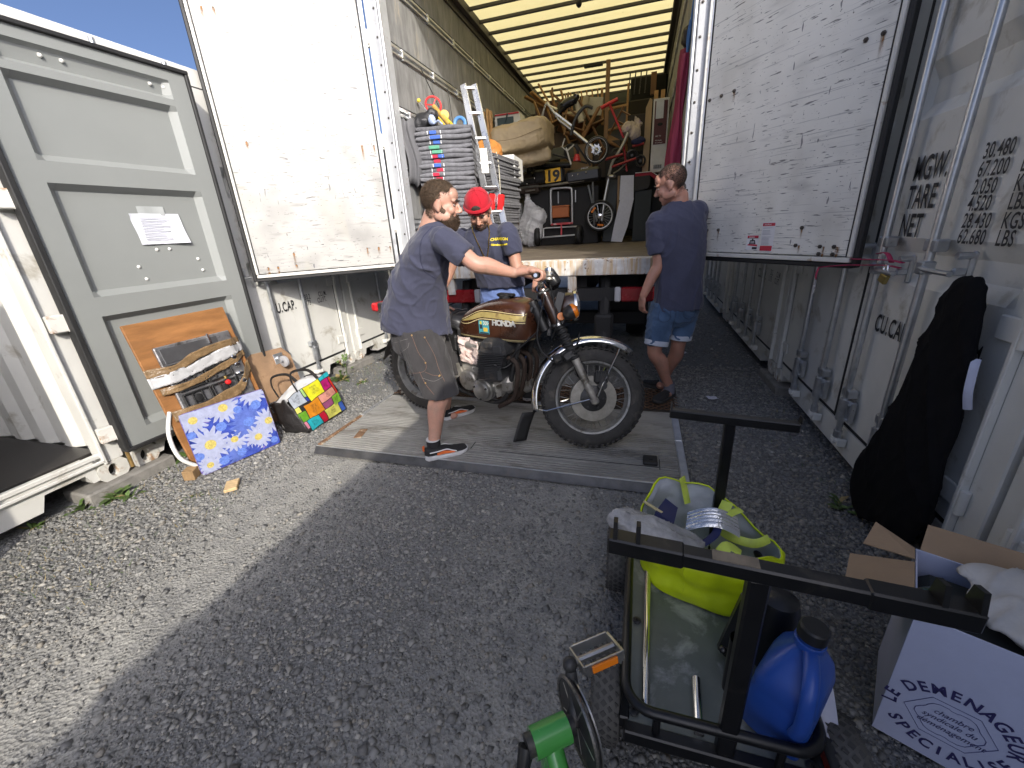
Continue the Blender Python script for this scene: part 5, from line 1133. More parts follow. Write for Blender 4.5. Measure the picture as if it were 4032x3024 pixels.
    sh = torso_shirt('t_shirt', [((-1.055, 3.215, 1.03), Lt, F, .195, .155), ((-1.06, 3.20, 1.10), Lt, F, .195, .155), ((-1.08, 3.17, 1.22), Lt, Fl, .195, .150), ((-1.10, 3.12, 1.33), Lt, Fl, .205, .145), ((-1.112, 3.09, 1.41), Lt, Fl, .205, .125), ((-1.116, 3.07, 1.465), Lt, Fl, .14, .095), ((-1.118, 3.055, 1.50), Lt, Fl, .078, .076)],
        [([ls-Lt*.014, lerp(ls, le, .36), lerp(ls, le, .60)], [.080, .075, .072]), ([rs+Lt*.014, lerp(rs, re, .36), lerp(rs, re, .60)], [.074, .073, .072])], m_navy2, body, lambda p, n: w1(p, n)*(.4 if p.z > 1.38 else 1)+w2(p, n)*.8)
    bv = bvh_of(sh)
    # gold chain, and the yellow company lettering on the chest
    my = M('gold_chain', (.80, .56, .20), .25, 1.0); d0 = V((-.0, 1, -.10)).normalized()
    ch = MB()
    pts = catmull([(-1.185, 3.0, 1.50), (-1.165, 2.9, 1.44), (-1.13, 2.9, 1.36), (-1.092, 2.9, 1.262), (-1.062, 2.9, 1.33), (-1.05, 2.9, 1.42), (-1.055, 3.0, 1.50)], 14)
    last = None
    for i, q in enumerate(pts):
        hit = bv.ray_cast(V((q.x, 2.3, q.z)), V((0, 1, 0)))
        yy = min(hit[0].y-.006, 2.99) if hit[0] else q.y
        ch.sph((q.x, yy, q.z), (.0045, .0045, .0052), 6, 4)
        if i == len(pts)//2: pen = (q.x, yy-.004, q.z-.012)
    co = ch.build('gold_chain', my, body); q = MB(); q.box(pen, (.012, .004, .02), b=.002); q.build('pendant', my, co)
    myl = M('yellow_print', (.78, .62, .02), .7)
    def onchest(x, z):
        hit = bv.ray_cast(V((x, 2.3, z)), V((0, 1, 0))); return V((x, (hit[0].y if hit[0] else 3.0)-.003, z))
    for txt, sz, x0, z0, arc in (('CHAMBON', .027, -1.043, 1.383, .004), ('d\u00e9m\u00e9nagement', .021, -1.040, 1.352, -.004)):
        me_w = .125
        lettering(txt, sz, myl, sh, (0, 0, 0), (1, 0, 0), (0, 0, 1), 1.0, bold=.0006, name='shirt_lettering', fn=lambda a, b, x0=x0, z0=z0, arc=arc: onchest(x0+a, z0+b+arc*math.sin(max(0, min(1, a/me_w))*math.pi)))
    sp_ = MB(); pt = V((-1.065, 3.245, .98))
    sp_.loft([ellring(pt+V((0, -.02, .10)), Lt, F, .165, .13), ellring(pt-V((0, 0, .04)), Lt, F, .185, .15), ellring(pt-V((0, 0, .14)), Lt, F, .18, .14), ellring(pt-V((0, 0, .2)), Lt, F, .14, .1)])
    for s in (-1, 1):
        h = pt+Lt*.09*s-V((0, 0, .1)); k = V((-1.07, 3.20, .44))+Lt*.12*s; sp_.loft([ellring(lerp(h, k, t_), Lt, F, a_, a_*1.05) for t_, a_ in ((-.1, .10), (.3, .112), (.7, .10), (1, .095))])
    wz = wrinkle((1, 0, -.3), .006, 10, 4.0); remeshed('blue_shorts', sp_, .008, cloth('mid_blue_cotton', (.13, .19, .40), fold=.35), body, 5, wz)
    for s in (-1, 1):
        a = V((-1.06, 3.33, 0))+Lt*.17*s; hl = a-F*.08; tp = hl+F*.29; u, P, w = shoe(body, (hl.x, hl.y), (tp.x, tp.y), m_shoeblk, M('grey_sole', (.3, .28, .27), .8), .055)
    return body

# ---- man in blue T-shirt and denim shorts walking off (right)
def man_right():
    m = MB(); F = V((-.62, .78, 0)).normalized(); Rt = V((.78, .62, 0)).normalized()
    F = V((-.45, .89, 0)).normalized(); Rt = V((.89, .45, 0)).normalized()
    nb = V((.245, 3.43, 1.545)); ls, rs = V((.098, 3.37, 1.45)), V((.385, 3.49, 1.51)); pc = V((.285, 3.45, .86))
    le, lw = V((.135, 3.355, 1.155)), V((.04, 3.315, .925)); limb(m, [ls, lerp(ls, le, .5), le, lerp(le, lw, .35)+V((0, 0, 0)), lw], [.042, .045, .042, .042, .028]); hand(m, lw, (-.10, .03, -1), (.8, .55, 0), (22, 30, 22), -1, 6, .98)
    re, rw = V((.43, 3.72, 1.40)), V((.36, 3.93, 1.50)); limb(m, [rs, lerp(rs, re, .5), re, lerp(re, rw, .4), rw], [.042, .045, .042, .04, .028]); hand(m, rw, (-.1, .5, .5), (-.8, .3, 0), (35, 45, 30), 1)
    lh, lk, la = V((.205, 3.42, .83)), V((.150, 3.36, .47)), V((.290, 3.43, .155)); rh, rk, ra = V((.365, 3.49, .83)), V((.335, 3.48, .50)), V((.262, 3.60, .16))
    for h, k, a in ((lh, lk, la), (rh, rk, ra)):
        bk = V((.03, .01, 0)); limb(m, [h, lerp(h, k, .5), k, lerp(k, a, .3)+bk*.5, lerp(k, a, .7), a], [.088, .074, .056, .058, .042, .037]); m.sph(a-V((.02, .02, .06)), (.05, .05, .035), 10, 8)
    m.loft([ellring(pc, Rt, F, .11, .08), ellring(lerp(pc, nb, .5), Rt, F, .11, .08), ellring(lerp(pc, nb, .85), Rt, F, .12, .06), ellring(nb, Rt, F, .07, .055)])
    hp = V((.186, 3.40, 1.69)); T = headT(hp, (-.92, .22, -.34), (-.28, .06, 1)); head_parts(m, T)
    m.tube([nb-V((0, 0, .05)), lerp(nb, hp, .5)+V((.03, 0, 0)), hp+V((.035, 0, -.05))], None, 16, rs=[.082, .062, .060])
    body = remeshed('person', m, .0052, m_skin3, smooth=3); tag(body, 'man in blue T-shirt and rolled denim shorts stepping past the truck', 'person', 'men unloading the truck')
    face_bits(body, T, m_hair3)
    h = MB(); hpred = lambda p: (p.z > .062 and p.x < .058) or (p.x < .012 and p.z > -.01) or (p.x < -.04 and p.z > -.05); jp = hpred; strands(T, (-.014, 0, .036), (.100, .077, .0885), jp, 34000, .0065, m_hair3, body, name='hair', seed=5); strands(T, (-.022, 0, -.05), (.066, .064, .05), lambda p: p.x < -.045 and p.z > -.075, 5000, .005, m_hair3, body, seed=11)
    w1 = wrinkle((-.3, 0, -1), .010, 5, 7.0); w2 = wrinkle((.9, .2, -.5), .005, 8, 1.0)
    sh = torso_shirt('t_shirt', [((.30, 3.45, .80), Rt, F, .185, .145), ((.30, 3.45, .88), Rt, F, .185, .145), ((.297, 3.45, 1.05), Rt, F, .178, .138), ((.285, 3.45, 1.22), Rt, F, .188, .138), ((.265, 3.445, 1.38), Rt+V((0, 0, .16)), F, .200, .130), ((.25, 3.44, 1.47), Rt+V((0, 0, .2)), F, .195, .115), ((.246, 3.435, 1.535), Rt+V((0, 0, .15)), F, .13, .09), ((.243, 3.43, 1.575), Rt, F, .078, .078)],
        [([ls+Rt*.012, lerp(ls, le, .36), lerp(ls, le, .76)], [.080, .074, .074]), ([rs-Rt*.012, lerp(rs, re, .36), lerp(rs, re, .7)], [.080, .075, .072])], m_navy3, body, lambda p, n: w1(p, n)*(.4 if p.z > 1.4 else 1)+w2(p, n)*.7)
    s_ = MB(); s_.loft([ellring(pc+V((.01, 0, .06)), Rt, F, .158, .125), ellring(pc-V((0, 0, .05)), Rt, F, .175, .148), ellring(pc-V((0, 0, .13)), Rt, F, .172, .135), ellring(pc-V((0, 0, .19)), Rt, F, .13, .1)])
    cuffs = []
    for h_, k_ in ((lh, lk), (rh, rk)):
        e = lerp(h_, k_, .82); ax = (k_-h_).normalized(); s_.loft([ellring(lerp(h_, e, t_), Rt, F, a_, a_*1.03) for t_, a_ in ((-.1, .1), (.3, .105), (.7, .095), (1, .088))]); cuffs.append((e, ax))
    wz = wrinkle((.8, .3, -.5), .007, 10, 8.0); so = remeshed('denim_shorts', s_, .0075, cloth('blue_denim', (.060, .105, .19), var=.28, fold=.4), body, 5, wz)
    for e, ax in cuffs: q = MB(); q.tube([e-ax*.03, e-ax*.026, e+ax*.008, e+ax*.012], None, 22, rs=[.091, .0945, .0935, .089]); q.build('rolled_cuff', cloth('pale_denim_lining', (.42, .46, .54), fold=.2) if 'pale_denim_lining' not in MATS else MATS['pale_denim_lining'], so)
    bv = bvh_of(so); dd = (V((.3, 3.4, .75))-V((0, 0, 1.45))).normalized(); ms = M('denim_seam', (.03, .05, .09), .9)
    Q = lambda x, z: V((x, 3.35, z))
    for pts in ([(.17, .80), (.165, .74), (.20, .715), (.245, .735), (.25, .80)], [(.345, .82), (.345, .76), (.38, .74), (.42, .77), (.42, .83)], [(.29, .86), (.285, .76), (.27, .68)]): stitch(bv, [Q(*a) for a in pts], dd, ms, so, .0022)
    for a, dr in ((la, V((-.55, -.83, 0))), (ra, V((-.85, .5, 0)))):
        dr = dr.normalized(); q = MB(); q.tube([a+V((0, 0, .03)), a-V((0, 0, .06))], None, 14, rs=[.042, .047]); q.build('sock', M('grey_sock', (.13, .13, .16), .9), body)
        hl = a-dr*.07; tp = hl+dr*.28; u, P, w = shoe(body, (hl.x, hl.y), (tp.x, tp.y), m_shoeblk, M('dark_sole', (.04, .04, .04), .8), .056, L=.28); lace(u, P, m_shoeblk)
        q = MB(); q.box(P(.03, 0, .075), (.02, .03, .05), b=.006); q.build('heel_tab', M('red_heel_tab', (.32, .04, .05), .7), u)
    return body
def moto_grips():
    r = [o for o in C.objects if o.name.split('.')[0] == 'grip']
    bpy.context.view_layer.update()
    for o in r:
        w = [o.matrix_world @ v.co for v in o.data.vertices]; c0 = sum(w[:14], V((0, 0, 0)))/14; c1 = sum(w[-14:], V((0, 0, 0)))/14
        GRIP['R' if c0.y < 2.75 and c0.y < 2.8 and c0.x > -1 and 'R' not in GRIP else 'L'] = (c0, c1)
moto_grips()
man_left(); man_cap(); man_right()
# ---------------------------------------------------------------- things leaning by the left containers
m_plyw = M('orange_plywood', (.29, .13, .042), .6, var=.28, vs=7, bump=.08, bs=60, stretch=(1, .6, 3), dirt=((.24, .11, .04), .2, 6))
m_steel = M('brushed_steel', (.36, .36, .37), .42, .8, var=.2, vs=16, dirt=((.10, .09, .08), .25, 14))
m_iron = M('black_cast_iron', (.015, .015, .015), .6, var=.3)
m_btape = M('brown_packing_tape', (.20, .13, .065), .25, var=.25, vs=24, bump=.5, bs=50); m_wtape = M('white_tape', (.46, .46, .46), .35, var=.1, vs=20, bump=.4, bs=40)
class Fr:      # a small frame: o + u*U + w*W + n*N
    def __init__(s, o, U, W): s.o = V(o); s.U = V(U).normalized(); s.W = V(W); s.W = (s.W-s.U*s.W.dot(s.U)).normalized(); s.N = s.U.cross(s.W)
    def __call__(s, u, w, n=0): return s.o+s.U*u+s.W*w+s.N*n
    def R(s): return Matrix((s.U, s.W, s.N)).transposed()
    def box(s, m, u0, u1, w0, w1, n0, n1, b=0): return m.box(s((u0+u1)/2, (w0+w1)/2, (n0+n1)/2), (abs(u1-u0), abs(w1-w0), abs(n1-n0)), s.R(), b)
def cooktop():
    f = Fr((-2.865, 1.705, .012), (.06, .998, 0), (-.205, 0, 1.0))
    m = MB(); f.box(m, 0, .665, 0, 1.035, -.02, 0, .003); pl = m.build('plywood_board', m_plyw); tag(pl, 'orange plywood sheet leaning on the grey container door, hob taped to it', 'plywood board')
    e = empty('gas_hob', f(.32, .3, 0), world=True); tag(e, 'dirty gas hob taped to the leaning plywood sheet', 'gas hob')
    m = MB(); f.box(m, .09, .61, .30, .86, .004, .03, .006); m.build('hob_tray', m_steel, e)
    m = MB(); f.box(m, .115, .50, .74, .84, .0315, .035, .004); m.build('hob_lid_hinge', M('dark_steel_panel', (.16, .16, .165), .4, .7, var=.2), e)
    for k, (u0, u1) in enumerate(((.11, .30), (.31, .50))):
        for j, (w0, w1) in enumerate(((.54, .73), (.33, .52))):
            g = MB()
            for u in (u0, u1-.012): f.box(g, u, u+.012, w0, w1, .036, .052, .003)
            for w in (w0, (w0+w1)/2-.006, w1-.012): f.box(g, u0+.0125, u1-.0125, w, w+.012, .037, .051, .003)
            for q in (.33, .66): u = lerp(u0, u1, q); f.box(g, u-.005, u+.005, w0+.0125, (w0+w1)/2-.0065, .038, .05, .002); f.box(g, u-.005, u+.005, (w0+w1)/2+.0065, w1-.0125, .038, .05, .002)
            g.build('pan_support', m_iron, e)
            b = MB(); b.lathe([(.03, .0), (.03, .012), (.02, .016), (0, .016)], f((u0+u1)/2, (w0+w1)/2+.04, .03), f.N, 20); b.build('burner', m_iron, e)
    for w in (.66, .60, .53, .47):
        b = MB(); b.lathe([(.022, 0), (.020, .022), (.014, .026), (0, .026)], f(.55, w, .03), f.N, 20); b.build('knob', m_chrome, e)
    for u, w, h in ((.50, .42, .12), (.53, .40, .1), (.43, .80, .07)): b = MB(); f.box(b, u, u+.016, w, w+h, .034, .048, .003); b.build('chrome_strip', m_chrome, e)
    b = MB(); b.lathe([(.016, 0), (.02, .02), (.012, .032), (0, .034)], f(.42, .50, .05), f.N, 14); b.build('gas_valve', M('red_plastic', (.55, .02, .02), .35), e)
    b = MB(); b.lathe([(.012, 0), (.012, .02), (0, .02)], f(.425, .528, .05), f.W, 10); b.build('valve_fitting', M('brass', (.55, .38, .13), .3, .9), e)
    def tape(name, pts, wd, mat, seed, lab):
        q = MB(); P = catmull([V((a, b, 0)) for a, b in pts], 10); n = len(P)
        def fn(u, v):
            i = min(n-1, int(round(u*(n-1)))); p = P[i]; w = (v-.5)*wd*(1+.35*noise.noise(V((u*6, seed, 0)))); bump = .0535+.005*noise.noise(V((u*9, v*4, seed)))+.0015*noise.noise(V((u*22, v*9, seed)))
            if p.x < .1: bump = lerp(.006, bump, max(0, p.x-.0)/.1 if p.x > 0 else 0)
            if p.x > .57: bump = lerp(bump, .006, min(1, (p.x-.57)/.08))
            return f(p.x, p.y+w, bump)
        q.grid(fn, 40, 6); o = q.build(name, mat); o.modifiers.new('t', 'SOLIDIFY').thickness = .0008; tag(o, lab, 'tape', 'tape strips over the hob')
    tape('brown_tape', [(-.01, .71), (.15, .70), (.3, .745), (.45, .765), (.67, .77)], .055, m_btape, 1, 'top crumpled brown packing tape strip across the hob')
    tape('white_tape', [(-.012, .645), (.2, .655), (.4, .69), (.675, .725)], .075, m_wtape, 2, 'wide white tape strip across the upper hob')
    tape('brown_tape', [(.02, .575), (.2, .575), (.4, .61), (.55, .64), (.67, .67)], .045, m_btape, 3, 'thin brown tape strip just below the white tape')
    tape('brown_tape', [(.02, .40), (.2, .39), (.38, .41), (.50, .43), (.58, .50), (.67, .57)], .075, m_btape, 4, 'lowest wide brown tape strip rising over the hob knobs')
    s = MB(); s.tube(catmull([f(.02, .44, .0), f(-.05, .30, .01), f(-.06, .14, .02), f(.0, .04, .04), (-2.80, 1.72, .03), (-2.74, 1.80, .02)], 8), .013, 10); h = s.build('gas_hose', M('white_hose', (.66, .66, .63), .45)); tag(h, 'white gas hose curling beside the plywood sheet', 'hose')
    for c, r, lab in (((-2.84, 1.655, .03), 24, 'short wood offcut under the lower left of the plywood'), ((-2.445, 1.62, .012), -50, 'pale striped wood offcut lying alone on the gravel')):
        q = MB(); q.box(c, (.11, .075, .022) if 'pale' in lab else (.07, .07, .07), rotm(4, 3, r), b=.003); tag(q.build('wood_offcut', M('pale_pine' if 'pale' in lab else 'old_pine', (.56, .40, .21) if 'pale' in lab else (.30, .19, .09), .8, var=.25, vs=14, stretch=(1, 8, 1))), lab, 'wood offcut')
def floral():
    f = Fr((-2.765, 1.668, .008), (.30, .954, 0), (-.12, -.02, 1)); w, h = .535, .445; rc = .03
    poly = []
    for cx, cy, a0 in ((w-rc, rc, -90), (w-rc, h-rc, 0), (rc, h-rc, 90), (rc, rc, 180)):
        for i in range(6): a = R_(a0+i*18); poly.append((cx+rc*math.cos(a), cy+rc*math.sin(a)))
    m = MB(); m.prism(poly, f(0, 0, 0), f.U, f.W, f.N*.006); o = m.build('floral_glass_panel', M('purple_print', (.16, .12, .34), .12, var=.3, vs=12, coat=.6), None)
    tag(o, 'glass panel printed with blue and white daisies leaning on the hob', 'glass panel')
    mw = M('white_petal', (.36, .39, .54), .15, var=.14, vs=30, coat=.5); mb = M('blue_petal', (.045, .075, .36), .15, var=.3, vs=34, coat=.5); mb2 = M('light_blue_petal', (.10, .15, .46), .15, var=.2, vs=34, coat=.5); my = M('daisy_heart', (.52, .43, .13), .2, var=.35, vs=90, coat=.4)
    fl = [(.62, .80, .10, 2), (.05, .30, .10, 2), (.05, .65, .10, 1), (.28, .10, .12, 1), (.50, .12, .11, 2), (.93, .10, .10, 1), (.47, .36, .09, 0), (.85, .78, .13, 1), (.38, .63, .125, 1), (.12, .86, .10, 0), (.20, .42, .13, 0), (.70, .55, .135, 2), (.47, .90, .11, 0), (.75, .25, .10, 0), (.94, .45, .105, 0), (.85, .99, .10, 0), (.30, .97, .07, 0), (.12, .12, .08, 0), (.62, .0, .08, 1)]
    for k, (u, v, r, c) in enumerate(fl):
        rng = random.Random(k); np_ = 15 if c == 0 else 18; cu, cv = u*w, v*h; vs = [f(cu, cv, .0068+k*.00012)]; n = np_*4; off = rng.random()*6
        for i in range(n):
            ph = i % 4; rr = r*(.62 if ph == 0 else 1.0 if ph == 2 else .90)*(1+.10*math.sin(i*2.3+off)); a = 2*math.pi*i/n+off
            vs.append(f(min(w-.003, max(.003, cu+rr*math.cos(a))), min(h-.003, max(.003, cv+rr*math.sin(a))), .0068+k*.00012))
        q = MB(); q.add(vs, [(0, 1+i, 1+(i+1) % n) for i in range(n)]); p = q.build('printed_flower', (mw, mb, mb2)[c], o, smooth=False)
        if .02 < v < .97:
            q = MB(); q.add([f(cu, cv, .0092)]+[f(min(w-.003, max(.003, cu+r*.27*math.cos(a))), min(h-.003, cv+r*.25*math.sin(a)), .0092) for a in [i*math.pi/10 for i in range(20)]], [(0, 1+i, 1+(i+1) % 20) for i in range(20)]); q.build('flower_heart', my if c == 0 else M('blue_heart', (.12, .20, .55), .2, var=.3, vs=80), p, smooth=False)
def dolly_board():
    f = Fr((-2.97, 2.43, .01), (.12, .99, 0), (-.20, .05, 1)); e = empty('dolly_board', f(.2, 0, 0), world=True); tag(e, 'worn plywood dolly board with a grey caster standing behind the patchwork bag', 'dolly')
    m = MB(); m.prism([(0, 0), (.42, 0), (.42, .50), (.36, .585), (.08, .60), (0, .56)], f(0, 0, 0), f.U, f.W, f.N*.018); m.build('board', M('brown_fibreboard', (.30, .19, .11), .75, var=.25, vs=7, dirt=((.18, .10, .05), .2, 7)), e)
    for u, w in ((.30, .50), (.1, .12)):
        m = MB(); f.box(m, u-.045, u+.045, w-.045, w+.045, .019, .023, .002); m.cyl(f(u, w, .023), f(u, w, .04), .022, n=16); m.tube([f(u-.022, w, .04), f(u-.022, w-.035, .075)], .008, 6); m.tube([f(u+.022, w, .04), f(u+.022, w-.035, .075)], .008, 6); m.build('caster_fork', m_galv, e)
        m = MB(); m.lathe([(.012, -.016), (.042, -.016), (.05, -.010), (.05, .010), (.042, .016), (.012, .016)], f(u, w-.035, .075), f.U, 24); m.build('caster_wheel', M('grey_rubber_wheel', (.33, .33, .34), .6), e)
    for i, ch in enumerate('GHU'): lettering(ch, .035, M('pencil_mark', (.10, .06, .04), .9), e, f(.35+.012*i, .40-i*.055, .0195), -f.W, f.U, .8, name='pencil_letter')
def patch_bag():
    e = empty('shopping_bag', (-2.62, 2.52, 0), world=True); tag(e, 'patchwork shopping bag with bright animal squares beside the lift platform', 'bag')
    P0, P1, T0, T1 = V((-2.49, 2.36, .012)), V((-2.47, 2.80, .03)), V((-2.600, 2.335, .305)), V((-2.535, 2.74, .40)); Q0, Q1, S0, S1 = V((-2.70, 2.33, .01)), V((-2.72, 2.78, .02)), V((-2.83, 2.36, .225)), V((-2.77, 2.74, .36))
    cr = lambda p, s, a: p+V((noise.noise(p*9+V((s, 0, 0))), noise.noise(p*9+V((0, s, 0))), noise.noise(p*11+V((0, 0, s)))))*a
    def face(a, b, c, d, bul=V((0, 0, 0)), seed=1, amp=.012): return lambda u, v: cr(lerp(lerp(a, b, u), lerp(c, d, u), v)+bul*math.sin(u*math.pi)*math.sin(v*math.pi), seed, amp)
    mbk = M('black_woven_plastic', (.022, .020, .02), .35, var=.3, vs=20, bump=.6, bs=26)
    F0 = face(P0, P1, T0, T1, V((.03, -.01, 0)))
    # the printed squares follow the front face, each its own panel
    cols = dict(g=(.50, .55, .62), y=(.80, .76, .03), m=(.56, .02, .20), r=(.72, .05, .03), s=(.80, .36, .28), o=(.76, .28, .02), p=(.36, .09, .22), l=(.30, .62, .06), Y=(.78, .76, .16), t=(.03, .48, .56), R=(.58, .01, .04), b=(.04, .06, .40), k=(.82, .30, .42), G=(.16, .42, .03), w=(.06, .14, .55), h=(.45, .72, .25))
    sq = [('g', 0, .30, .70, 1), ('h', .30, .36, .80, 1), ('b', .30, .36, .70, .80), ('y', .36, .73, .66, 1), ('t', .73, 1, .90, 1), ('m', .73, .95, .66, .90), ('r', .95, 1, .42, .90), ('Y', 0, .10, .55, .70), ('G', .0, .16, .30, .55), ('o', .16, .54, .30, .66), ('s', .54, .95, .46, .66), ('p', .54, .78, .30, .46), ('l', .78, 1, .22, .46), ('k', .0, .08, .1, .30), ('t', .08, .36, .0, .30), ('R', .36, .50, .0, .30), ('Y', .50, .88, .0, .30), ('w', .88, 1, .0, .22)]
    for i, (c, u0, u1, v0, v1) in enumerate(sq):
        q = MB(); N1 = F0(.5, .5)
        nrm = (P1-P0).cross(T0-P0).normalized(); q.grid(lambda u, v: F0(lerp(u0+.008, u1-.008, u), lerp(v0+.008, v1-.008, v))+nrm*.003, 6, 6)
        po = q.build('printed_square', M('bag_print_'+c, cm(cols[c], .62), .35, var=.18, vs=26, bump=.3, bs=30), e)
        if c in 'gymosYltk' and u1-u0 > .2:      # a dark animal head sketched on the square
            cu, cv, r = (u0+u1)/2, (v0+v1)/2, min((u1-u0)*.28, (v1-v0)*.30); hd = []
            for k in range(14):
                a = 2*math.pi*k/14; rr = r*(1.0 if k not in (2, 5) else 1.55)*(1+.25*math.sin(a*3+i)); hd.append(F0(cu+rr*math.cos(a)*.8, cv+rr*math.sin(a)*.95)+nrm*.0045)
            q = MB(); q.add([F0(cu, cv)+nrm*.0045]+hd, [(0, 1+k, 1+(k+1) % 14) for k in range(14)]); q.build('printed_animal', M('animal_ink_'+c, tuple(x*.45 for x in cols[c]), .5, var=.5, vs=60), po, smooth=False)
    q = MB(); q.grid(F0, 14, 14); q.grid(face(Q0, P0, S0, T0, V((0, -.03, 0)), 2, .02), 12, 12); q.grid(face(P1, Q1, T1, S1, V((0, .03, 0)), 3, .02), 10, 10); q.grid(face(Q1, Q0, S1, S0, V((-.03, 0, 0)), 4, .02), 10, 10); q.grid(face(Q0, Q1, P0, P1, V((0, 0, 0)), 5, .002), 6, 6); b = q.build('bag_body', mbk, e); b.modifiers.new('t', 'SOLIDIFY').thickness = .002
    for a, c_, col in ((T0, T1, mbk), (S0, S1, mbk)):
        q = MB(); mid = lerp(a, c_, .5); pts = catmull([lerp(a, c_, .25), lerp(a, c_, .3)+V((-.03, -.03, .10)), lerp(a, c_, .5)+V((-.06, -.06, .13)), lerp(a, c_, .7)+V((-.03, -.03, .09)), lerp(a, c_, .75)], 6); q.tube(pts, .013, 8, sq=.35); q.build('handle', mbk, e)
    w = MB()
    w.grid(lambda u, v: lerp(lerp(T0, T1, u), lerp(S0, S1, u), v)+V((0, 0, -.02+.06*math.sin(u*3.1)*math.sin(v*3.1)+.02*noise.noise(V((u*6, v*6, 2))))), 16, 12); o = w.build('white_cloth', M('white_fabric', (.5, .5, .49), .85, var=.08, bump=.4, bs=20)); tag(o, 'white cloth bundled in the patchwork bag', 'cloth')
def weeds():
    mg = M('weed_leaf', (.085, .14, .035), .6, var=.4, vs=30); md = M('dry_grass', (.30, .23, .10), .8, var=.35, vs=20)
    spots = [((-3.147, 1.372), 18, .14, mg, 'broad-leaved weed rosette by the rusty corner casting'), ((-3.21, 1.243), 14, .12, mg, 'low leafy weed just left of the rosette weed'), ((-3.05, 1.40), 12, .10, mg, 'small weed at the right side of the rosette weed'), ((-3.20, 1.86), 10, .14, mg, 'thin weed growing behind the white hose'), ((-3.3, 1.06), 16, .07, mg, 'green clump under the open container sill'), ((-3.18, 3.72), 26, .26, mg, 'tall leafy weed at the casting behind the patchwork bag'), ((-3.10, 3.55), 22, .16, mg, 'spreading weed in front of the tall leafy weed'), ((-2.80, 3.5), 20, .07, mg, 'low weed tuft beside the expanded metal ramp'), ((1.08, 2.18), 14, .10, mg, 'small weed rosette at the right containers near the hoodie'), ((.98, 1.63), 14, .09, mg, 'weed tuft behind the cart near the right castings'), ((-2.62, 1.48), 8, .06, mg, 'tiny weed in the gravel beside the offcut')]
    for (x, y), n, s, mt, lab in spots:
        q = MB(); rng = random.Random(int(x*1000))
        e = empty('weed_plant', (x, y, 0), world=True); tag(e, lab, 'plant', 'weeds along the containers')
        for i in range(n):
            a = rng.random()*6.28; L = s*rng.uniform(.6, 1.15); el = rng.uniform(.15, 1.0) if s < .2 else rng.uniform(.5, 1.35); w = s*.14*rng.uniform(.7, 1.3) if s < .2 else .016; d = V((math.cos(a)*math.cos(el), math.sin(a)*math.cos(el), math.sin(el))); sd = V((-math.sin(a), math.cos(a), 0)); b = V((x, y, gh(x, y)))+V((rng.uniform(-.03, .03), rng.uniform(-.03, .03), 0))
            if s >= .2: b = b+V((rng.uniform(-.06, .06), rng.uniform(-.06, .06), rng.uniform(0, s*.8))); L *= .35; w = .018
            p = [b-sd*w*.2, b+sd*w*.2, b+d*L*.5+sd*w, b+d*L*.5-sd*w, b+d*L-V((0, 0, L*.25))]
            q = MB(); q.add(p, [(0, 1, 2, 3), (3, 2, 4)]); q.build('leaf', mg if rng.random() < .85 else md, e)
        if s >= .2: q = MB(); [q.tube([(x+rng.uniform(-.04, .04), y+rng.uniform(-.04, .04), 0), (x+rng.uniform(-.07, .07), y+rng.uniform(-.07, .07), s)], .003, 5) for _ in range(1)]; q.build('stem', mg, e)
    # thin dry and green grass along the rows (uncountable)
    q = MB(); rng = random.Random(4)
    for i in range(2600):
        z = rng.random()
        if z < .35: x, y = rng.gauss(-3.05, .12), rng.uniform(1.0, 4.6)
        elif z < .6: x, y = rng.gauss(-2.75, .22), rng.uniform(3.1, 4.6)
        elif z < .8: x, y = rng.gauss(1.08, .10), rng.uniform(1.2, 5)
        else: x, y = rng.uniform(-3.1, -2.3), rng.uniform(.7, 1.6)
        if x > 1.2 or x < -3.3: continue
        L = rng.uniform(.015, .05); a = rng.random()*6.28; el = rng.uniform(.1, 1.1); d = V((math.cos(a)*math.cos(el), math.sin(a)*math.cos(el), math.sin(el))); s = V((-math.sin(a), math.cos(a), 0))*.0016; b = V((x, y, gh(x, y))); q.add([b-s, b+s, b+d*L], [(0, 1, 2)], 0 if rng.random() < .45 else 1)
    o = q.build('sparse_grass', [mg, md]); struct(o, 'stuff'); tag(o, 'sparse dry and green grass blades along the container feet', 'grass')
    for (x, y), lab in (((.62, 3.55), 'small white paper scrap on the gravel beyond the T-bar'), ((.50, 4.9), 'distant pale paper scrap on the dark gravel of the alley'), ((-.02, 3.22), 'bluish paper scrap on the ramp seen through the front wheel')):
        q = MB(); q.grid(lambda u, v: (x+u*.09-.02*v, y+v*.05, .012+.012*noise.noise(V((u*3, v*3, x)))+(.05 if 'ramp' in lab else 0)), 4, 4); tag(q.build('paper_scrap', M('scrap_paper', (.6, .6, .66), .8)), lab, 'paper')
cooktop(); floral(); dolly_board(); patch_bag(); weeds()
